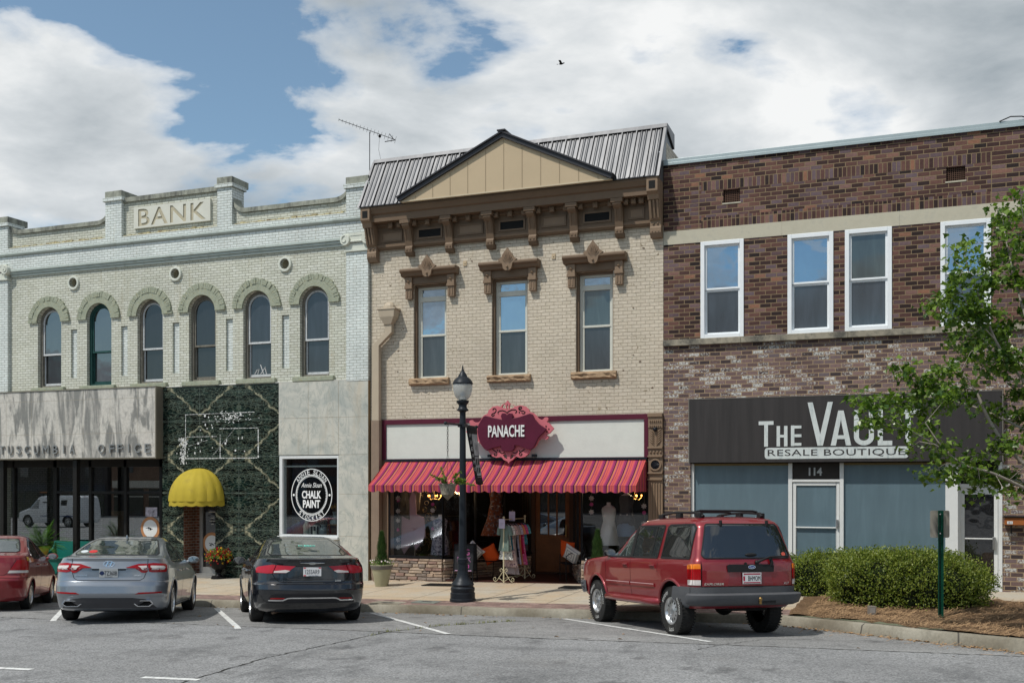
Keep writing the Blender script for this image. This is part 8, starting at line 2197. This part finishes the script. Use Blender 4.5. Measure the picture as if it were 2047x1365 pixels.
# goods seen through the left shopfront
r_ = random.Random(77)
for k, (px, y, w_, h_, cc, lab) in enumerate(((245, 1.6, .5, 1.75, (.16, .10, .05), 'tall tan wooden cabinet inside the bank shop'), (215, 1.9, .6, .8, (.06, .05, .045), 'low dark dresser inside the bank shop'), (273, 1.4, .35, 1.1, (.10, .13, .12), 'grey green narrow shelf inside the bank shop'))):
    x = fx(px, 1050, y)[0]; t = thing('cabinet', lab, 'cabinet', (x, y, -.2)); m_ = mat('cabinet wood %d' % k, cc, .6, var=.2)
    b = MB(); b.box(-w_/2, w_/2, -.2, .2, .08, h_); b.build('carcass', m_, t, bevel=.006); b = MB(); [b.box(-w_/2+.03, w_/2-.03, -.215, -.2, .12+(h_-.2)*i/3, .08+(h_-.2)*(i+1)/3) for i in range(3)]; b.build('drawers', m_, t, bevel=.004); b = MB(); [b.box(a-.02, a+.02, -.19, -.15, 0, .08) for a in (-w_/2+.04, w_/2-.04)]; b.build('feet', m_, t)
# ---------------------------------------------------------------- small things on the pavement
for p, lab in ((gh(883, 1169, z_side), 'black rubber mat in front of the left stone plinth'), (gh(1158, 1174, z_side), 'black rubber mat near the sport utility vehicle')):
    t = thing('door_mat', lab, 'mat', (p.x, p.y, p.z)); b = MB(); q = [(-.42, -.24), (.42, -.24), (.42, .24), (-.42, .24)]
    b.raw([(x, y, .003+.018*x*1.0+.015*y*0) for x, y in q]+[(x, y, .018+.018*x) for x, y in q], [(0, 3, 2, 1), (4, 5, 6, 7), (0, 1, 5, 4), (1, 2, 6, 5), (2, 3, 7, 6), (3, 0, 4, 7)]); b.build('pad', mat('black rubber', (.012, .011, .010), .8, bmp=.4, bscale=90), t, bevel=.004)
    b = MB(); [b.box(-.40, .40, -.20+.08*i-.01, -.20+.08*i+.01, .0175, .0215) for i in range(6)]; b.build('ribs', mat('black rubber', (.012, .011, .010), .8), t, rot=(0, -.018, 0))
for px, py, r, m_, lab in ((775, 1205, .32, m_kerb, 'square concrete utility box lid in the brick strip'), (853, 1203, .26, mat('grey green iron lid', (.16, .18, .16), .7, var=.2), 'grey green square iron lid in the brick strip')):
    p = gh(px, py, z_side); t = thing('utility_cover', lab, 'utility cover', p+Vector((0, 0, .004))); b = MB(); b.box(-r, r, -r*.7, r*.7, -.03, .008); b.build('lid', m_, t, bevel=.004); b = MB(); b.box(-r*.4, r*.4, -r*.2, r*.2, .006, .010); b.build('inset', mat('dark lid inset', (.05, .05, .048), .7), t)
# sign post seen from behind
p = gh(1880, 1231, lambda x, y: z_bed(x, y)+.03)
t = thing('sign_post', 'green perforated steel post with the grey back of a small traffic sign', 'sign post', p)
dpt = (p-CAM).dot(Vector((-_s, _c, 0))); H_ = (1231-1020)*dpt/FP
b = MB(); b.prism([(-.045, -.02), (-.03, -.02), (-.022, .018), (.022, .018), (.03, -.02), (.045, -.02), (.045, -.014), (.034, -.014), (.026, .026), (-.026, .026), (-.034, -.014), (-.045, -.014)], -.1, H_, 'xy'); b.build('post', mat('dark green enamel', (.006, .055, .035), .35, var=.15), t)
b = MB(); [b.box(-.006, .006, -.0285+.001, -.026, .08+.05*k, .092+.05*k) for k in range(int((H_-.1)/.05))]
b = MB(); [b.lathe([(0, 0), (.006, 0), (.006, .003)], (0, .0155, .08+.045*k), 6, 'y') for k in range(int((H_-.1)/.045))]; b.build('holes', m_gap, t)
w_, h2_ = .158, .225; cz_ = H_-h2_-.0; b = MB(); pl = []
for cx_, cy_, a0 in ((w_-.03, h2_-.03, 0), (-w_+.03, h2_-.03, 90), (-w_+.03, -h2_+.03, 180), (w_-.03, -h2_+.03, 270)): pl += [(cx_+.03*math.cos(R(a0+22.5*i)), cz_+cy_+.03*math.sin(R(a0+22.5*i))) for i in range(5)]
b.prism(pl, .028, .032); b.build('sign_panel', mat('bare grey aluminium', (.34, .32, .28), .5, metal=.4, var=.08), t)
b = MB(); [b.lathe([(.0, -.006), (.012, -.006), (.012, .006), (0, .006)], (0, .015, z), 8, 'y') for z in (H_-.06, H_-.38)]; b.build('bolts', m_chrome, t)
t.rotation_euler = (0, 0, YAW-.05)
p = gh(1742, 1228, lambda x, y: z_bed(x, y)+.03); t = thing('ground_light', 'small grey landscape light box at the hedge foot', 'light', p, YAW); b = MB(); b.prism([(-.055, 0), (.055, 0), (.07, .14), (-.05, .15)], -.05, .05); b.build('housing', mat('grey light housing', (.20, .18, .16), .6), t, bevel=.006); b = MB(); b.box(-.04, .045, -.053, -.05, .03, .12); b.build('lens', mat('dull lens', (.28, .26, .24), .4), t)
x, z = fx(2028, 1041, -.1)
t = thing('wall_box', 'orange brown wooden box with dark lid fixed to the brick pier', 'wall box', (x+.06, -.0, z)); b = MB(); b.box(-.24, .3, -.22, -.001, -.075, .07); b.build('box', mat('orange varnished wood', (.30, .10, .03), .45, var=.15), t, bevel=.005); b = MB(); b.box(-.26, .32, -.25, -.001, .071, .10); b.build('lid', m_dark, t, bevel=.004); b = MB(); b.box(-.20, -.10, -.224, -.22, -.055, .0); pl_ = b.build('plate', mat('white number plate', (.62, .63, .64), .4), t); text_mb('01', .05, .03, .002).build('plate_number', m_ink, pl_, loc=(-.15, -.2245, -.028))
b = MB(); b.tube([(-.12, -.1, -.075), (-.12, -.1, -.22), (-.1, -.04, -.24)], .015, 6); b.build('bracket', m_dark, t)
# =================================================================== hedge and tree
m_hedge = leafmat('hedge leaf', (.06, .105, .012), (.27, .31, .055), .42, .32)
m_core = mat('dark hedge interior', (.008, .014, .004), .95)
def hedge(name, label, c, sx_, sy_, h, n, seed, wild=.05):
    q = random.Random(seed); t = thing(name, label, 'hedge', c)
    def surf(a, v):
        """point on a rounded box; a around, v in 0..1 up and over"""
        e = 3.2; ca, sa = math.cos(a), math.sin(a); k = (abs(ca)**e+abs(sa)**e)**(-1/e)
        ph = v*PI/2; cz, sz = math.cos(ph)**.55, math.sin(ph)**.8
        bump_ = 1+.15*mnoise.noise(Vector((ca*2.2+seed, sa*2.2, v*2.5)))+.10*mnoise.noise(Vector((ca*6, sa*6+seed, v*7)))
        und = .80+.20*min(1, v*4)
        return Vector((sx_*ca*k*cz*bump_*und, sy_*sa*k*cz*bump_*und, h*sz*(1+.05*mnoise.noise(Vector((ca*3, sa*3, seed))))))
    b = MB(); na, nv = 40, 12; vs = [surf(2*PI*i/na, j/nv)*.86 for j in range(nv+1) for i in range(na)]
    b.raw(vs, [(j*na+i, j*na+(i+1) % na, (j+1)*na+(i+1) % na, (j+1)*na+i) for j in range(nv) for i in range(na)]); b.build('dark_core', m_core, t)  # solid near-black core, the hedge's inner shade put into its colour
    b = MB()
    for k in range(n):
        a = q.uniform(0, 2*PI); v = q.random(); p = surf(a, v); nrm = Vector((p.x/sx_**2, p.y/sy_**2, p.z/h**2*.9)).normalized()
        clump = mnoise.noise(p*4.5+Vector((seed, 0, 0)))
        if clump < -.28 and q.random() < .75: continue
        p = p*(1.0-.16*q.random()**1.5)+nrm*(q.random()**5*wild*3.2)
        d = nrm*.7+rdir(q)*.9+Vector((0, 0, .35))
        leaf(b, p, d, nrm+rdir(q)*.5, q.uniform(.030, .055), q.uniform(.020, .034), .2)
    b.build('foliage', m_hedge, t)
    b = MB()
    for k in range(90):
        a = q.uniform(0, 2*PI); p = surf(a, q.uniform(.5, 1)); nrm = Vector((p.x, p.y, p.z*2)).normalized(); b.tube([p*.9, p+nrm*q.uniform(.02, .09)], .003, 4)
    b.build('twigs', mat('hedge twig', (.10, .075, .04), .9), t)
    return t
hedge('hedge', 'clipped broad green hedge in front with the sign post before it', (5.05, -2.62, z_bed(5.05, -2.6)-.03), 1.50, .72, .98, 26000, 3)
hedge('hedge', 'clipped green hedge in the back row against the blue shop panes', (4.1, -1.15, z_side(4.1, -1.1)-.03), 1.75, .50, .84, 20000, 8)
# ---- young tree: trunk outside the right edge, branches sweeping up and left over the sign
m_tleaf = leafmat('maple leaf', (.025, .07, .008), (.17, .26, .035), .33, .30)
m_tbark = mat('pale grey bark', (.30, .27, .23), .85, var=.3, vscale=9, bmp=.4)
tr = gh(2150, 1262, lambda x, y: z_bed(x, y)); tz = z_bed(tr.x, tr.y)-.03
TD = (tr-CAM).dot(Vector((-_s, _c, 0)))
tree = thing('tree', 'young leafy tree reaching in from the right over the charcoal sign', 'tree', (tr.x, tr.y, tz))
q = random.Random(12); wood = MB(); lv = MB()
O = Vector(tree.location)
def tp(px, py, dd): return at_depth(px, py, TD+dd)-O
def limb(pts, r0, r1):
    n = len(pts); out = []
    for i in range(n-1):
        for k in range(4):
            t = k/4; p0 = pts[max(0, i-1)]; p1 = pts[i]; p2 = pts[i+1]; p3 = pts[min(n-1, i+2)]
            out.append(.5*((2*p1)+(-p0+p2)*t+(2*p0-5*p1+4*p2-p3)*t*t+(-p0+3*p1-3*p2+p3)*t**3))
    out.append(pts[-1]); m_ = len(out)
    wood.tube(out, [r0+(r1-r0)*i/(m_-1) for i in range(m_)], 7)
    return out
trunk = limb([Vector((0, 0, 0)), tp(2120, 1120, 0), tp(2100, 1000, 0), tp(2085, 860, .05), tp(2075, 700, 0), tp(2070, 520, .1), tp(2060, 380, .1)], .075, .02)
fork = tp(2085, 960, 0)
limbs = [([fork, tp(2016, 897, .1), tp(1975, 835, .2), tp(1950, 780, .25), tp(1920, 745, .3), tp(1880, 730, .35)], .035, .008),
 ([tp(2098, 1000, 0), tp(1990, 948, -.3), tp(1930, 930, -.45), tp(1885, 895, -.5), tp(1850, 845, -.5)], .026, .006),
 ([tp(2076, 800, 0), tp(2030, 740, -.2), tp(1990, 680, -.3), tp(1960, 600, -.35), tp(1935, 540, -.4)], .028, .006),
 ([tp(2072, 700, 0), tp(2040, 600, .3), tp(2015, 500, .4), tp(2005, 440, .5)], .022, .006),
 ([tp(2086, 880, 0), tp(1990, 830, .5), tp(1900, 800, .8), tp(1800, 790, 1.0), tp(1720, 800, 1.1)], .022, .004),
 ([tp(1950, 780, .25), tp(1890, 770, .0), tp(1830, 760, -.2), tp(1800, 740, -.3)], .012, .004),
 ([tp(2080, 760, 0), tp(2000, 700, .7), tp(1930, 650, .9), tp(1870, 610, 1.0)], .018, .004),
 ([tp(2095, 980, 0), tp(2030, 960, .5), tp(1960, 955, .7), tp(1900, 940, .9)], .016, .004),
 ([tp(1880, 895, -.5), tp(1820, 860, -.6), tp(1780, 840, -.65), tp(1730, 830, -.7)], .010, .003),
 ([tp(1990, 680, -.3), tp(1940, 620, -.6), tp(1915, 560, -.7)], .010, .003),
 ([tp(2074, 600, 0), tp(2110, 500, -.4), tp(2140, 430, -.6)], .02, .005), ([tp(2090, 900, 0), tp(2170, 800, -.5), tp(2230, 720, -.8)], .025, .005), ([tp(2090, 860, 0), tp(2160, 760, .8), tp(2200, 640, 1.1)], .025, .005), ([tp(2072, 560, 0), tp(2050, 460, -.5), tp(2040, 400, -.7)], .015, .004)]
paths = [limb(*a) for a in limbs]
# leafy spots measured on the photograph, each with its own distance
SP_ = [(1700, 805, 12), (1740, 800, 20), (1770, 815, 18), (1720, 850, 10), (1745, 850, 12), (1800, 810, 24), (1800, 850, 16), (1830, 830, 22), (1815, 740, 14), (1795, 730, 6), (1850, 760, 26), (1880, 770, 30), (1845, 800, 22), (1870, 820, 20), (1900, 730, 26), (1930, 720, 30), (1960, 740, 22), (1990, 700, 30), (1900, 790, 22), (1935, 800, 16), (1850, 870, 22), (1820, 895, 10), (1880, 900, 18), (1910, 880, 10), (1955, 905, 26), (1990, 900, 26), (2030, 880, 30), (1860, 945, 16), (1885, 950, 14), (1835, 947, 5), (1905, 962, 18), (1950, 960, 20), (1985, 955, 28), (2020, 950, 26), (1945, 1000, 8), (2035, 985, 14), (2020, 1000, 8), (1880, 600, 20), (1900, 590, 24), (1850, 612, 8), (1845, 600, 6), (1920, 630, 30), (1950, 600, 30), (1980, 620, 36), (2020, 640, 40), (1890, 640, 16), (1890, 660, 8), (1900, 510, 8), (1910, 490, 8), (1940, 500, 12), (1940, 475, 6), (1965, 530, 22), (1960, 560, 24), (1990, 560, 26), (2010, 520, 26), (2035, 560, 36), (1975, 480, 16), (2000, 450, 16), (2030, 420, 18), (2010, 400, 10), (2036, 380, 8), (1990, 410, 14), (2030, 470, 20), (2040, 500, 20), (2000, 660, 30), (2035, 720, 36), (2000, 750, 24), (2020, 790, 34), (1990, 820, 24), (1960, 660, 20), (1920, 690, 20), (1900, 690, 12), (1960, 690, 12), (2040, 830, 30), (1910, 560, 8), (1920, 540, 10)]
for k in range(80): SP_.append((q.uniform(2060, 2290), q.uniform(430, 960), 22))
allp = [p for pa in paths for p in pa]+trunk
for px, py, n in SP_:
    dd = q.uniform(-.75, 1.05)
    c = tp(px, py, dd)
    near = min(allp, key=lambda p: (p-c).length)
    mid = (near+c)/2+rdir(q)*.07+Vector((0, 0, .05))
    wood.tube([near, mid, c], [.006, .004, .002], 5)
    for k in range(int(n*3.1)):
        s = q.random()**.6; p = near.lerp(c, s) if (near-c).length < .5 else c.lerp(mid, q.random()*.5)
        p = p+Vector((q.gauss(0, .085), q.gauss(0, .085), q.gauss(0, .075)))
        d = Vector((q.gauss(0, .7), q.gauss(0, .7), -.55+q.gauss(0, .35)))
        L = q.uniform(.055, .12)
        leaf(lv, p, d, Vector((q.gauss(0, .6), q.gauss(0, .6), 1)), L, L*.55, q.uniform(.05, .4), True)
for pa in paths[:10]:
    for k in range(80):
        p = q.choice(pa[len(pa)//3:])+Vector((q.gauss(0, .10), q.gauss(0, .10), q.gauss(0, .08))); L = q.uniform(.07, .125)
        leaf(lv, p, Vector((q.gauss(0, .7), q.gauss(0, .7), -.5+q.gauss(0, .4))), Vector((q.gauss(0, .6), q.gauss(0, .6), 1)), L, L*.55, q.uniform(.05, .4), True)
wood.build('trunk', m_tbark, tree, smooth=60); lv.build('crown', m_tleaf, tree)
# =================================================================== the other side of the square (seen only in the glass and paint)
def opposite(x0, x1, y, h, col, label, nwin, trim):
    zb = z_road(x0, -60)-.4; t = thing('shop_building', label, 'building', (x0, y, zb)); w_ = x1-x0
    m_ = brick_mat('opposite brick %d' % int(x0), .22, .08, [(0, [c*.7 for c in col]), (1, [c*1.2 for c in col])], [c*1.3 for c in col], .01, .3)
    b = MB(); b.box(0, w_, -9, 0, 0, h); b.build('walls', m_, t)
    b = MB(); b.box(-.1, w_+.1, -.2, .18, h, h+.3); b.box(0, w_, 0, .1, h-.7, h-.5); b.box(.2, w_-.2, 0, .12, 3.2, 3.9); b.build('cornice', trim, t)
    for i in range(nwin):
        xc = w_*(i+.5)/nwin; b = MB(); b.box(xc-.55, xc+.55, .002, .07, 4.7, 6.6) if h > 7.4 else None
        b.box(xc-w_/nwin*.42, xc+w_/nwin*.42, .003, .05, .5, 3.1); o = b.build('window', m_glassd, t)
        b = MB(); b.box(xc-.05, xc+.05, .05, .09, .5, 3.1); b.box(xc-w_/nwin*.42, xc+w_/nwin*.42, .05, .085, 2.3, 2.4); b.build('frame', trim, o)
tw, td = mat('opposite cream trim', (.45, .43, .38), .7), mat('opposite dark trim', (.04, .045, .06), .6)
for a in ((-118, -92, -58, 10.2, (.12, .05, .035), 'red brick corner shops across the square, farthest left', 6, tw), (-91.5, -70, -58, 9.6, (.05, .045, .045), 'charcoal low shop across the square', 5, td), (-69.5, -48, -58, 11.0, (.16, .10, .07), 'brown brick shops with cream cornice across the square', 5, tw), (-47.5, -22, -58, 10.0, (.07, .035, .03), 'dark maroon brick shops across the square', 6, td), (-21.5, 2, -58, 10.8, (.20, .17, .13), 'sand coloured brick shops across the square', 5, td), (2.5, 26, -58, 10.0, (.09, .045, .035), 'oxblood brick shops across the square', 5, tw), (26.5, 50, -58, 9.5, (.14, .12, .11), 'grey brick shops across the square, nearest the right', 5, tw)): opposite(*a)
m_sql = leafmat('square tree leaf', (.02, .05, .01), (.07, .12, .02), .5, .2)
for k, (x, y, h) in enumerate(((6, -40, 9.5), (27, -42, 8.5))):
    q = random.Random(500+k); t = thing('tree', ['taller dark tree across the square, reflected in the car glass', 'shorter tree across the square in front of the grey brick shops'][k], 'tree', (x, y, z_road(x, y)-.3))
    b = MB(); b.tube([(0, 0, 0), (.05, 0, h*.3), (0, .1, h*.6)], [.22, .16, .06], 8)
    for j in range(6): a = j*1.05; b.tube([(0, 0, h*.3+.2*j), (math.cos(a)*h*.2, math.sin(a)*h*.2, h*.55+.15*j)], [.08, .02], 6)
    b.build('trunk', m_tbark, t); b = MB()
    cl = [(rdir(q)*h*.27*q.random()**.4) for _ in range(16)]
    for j in range(3500): c = q.choice(cl); p = Vector((c.x, c.y, c.z*.9+h*.64))+rdir(q)*h*.10*q.random(); leaf(b, p, rdir(q), Vector((0, 0, 1)), .2, .15)
    b.build('crown', m_sql, t)
def van():
    P = mat('white van paint', (.70, .71, .72), .3, coat=.6, var=.04)
    rows = [(.30, -2.7, 2.7, .95, .2, 4, .5), (.5, -2.78, 2.85, 1.0, .2, 4, .6), (.95, -2.78, 2.8, 1.0, .2, 4, .6), (1.1, -2.77, 2.4, 1.0, .2, 4, .7), (1.25, -2.76, 1.9, .98, .2, 4, .7), (1.6, -2.73, 1.5, .93, .2, 4, .6), (1.95, -2.68, 1.15, .86, .25, 4, .5), (2.05, -2.6, .95, .78, .3, 3.5, .4), (2.09, -2.4, .7, .5, .3, 3, .3)]
    c = Car(rows, 3.43, 1.7, .37, .24); t = thing('van', 'white work van with a ladder rack across the square, reflected in the bank shop glass', 'van')
    c.body(P, t, .45); c.wheels(t, 'cap')
    side_both(c, [(.75, 1.22), (1.75, 1.22), (1.42, 1.62), (1.2, 1.8), (.75, 1.82)], 'door_window', m_cglassg, t, res=.1)
    for sg in (1, -1): mp = lambda a, z, sg=sg: c.side(a, z, sg); c.patch([(-2.7, .72), (.6, .72), (.6, .77), (-2.7, .77)], mp, 'blue_stripe', mat('blue van stripe', (.02, .05, .16), .4), t); c.patch([(-1.6, 1.45), (-1.1, 1.45), (-1.1, 1.8), (-1.6, 1.8)], mp, 'logo_panel', m_trim, t); c.patch([(-.95, 1.60), (.45, 1.60), (.45, 1.68), (-.95, 1.68)], mp, 'lettering_bar', m_trim, t)
    b = MB(); [b.box(-.8, .8, y-.03, y+.03, 2.2, 2.25) for y in (-2.2, -.8, .6)]; [b.box(x-.03, x+.03, y-.03, y+.03, 2.0, 2.2) for y in (-2.2, -.8, .6) for x in (-.75, .75)]; b.build('roof_rack', m_trim, t)
    b = MB(); [b.box(x-.03, x+.03, -2.7, 1.0, 2.26, 2.33) for x in (.25, .6)]; [b.box(.25, .6, -2.6+.3*i, -2.56+.3*i, 2.28, 2.31) for i in range(12)]; b.build('ladder', mat('orange ladder', (.45, .16, .04), .5), t)
    t.location = (-48.5, -30, z_road(-48, -30)); t.rotation_euler = (0, 0, R(90))
van()
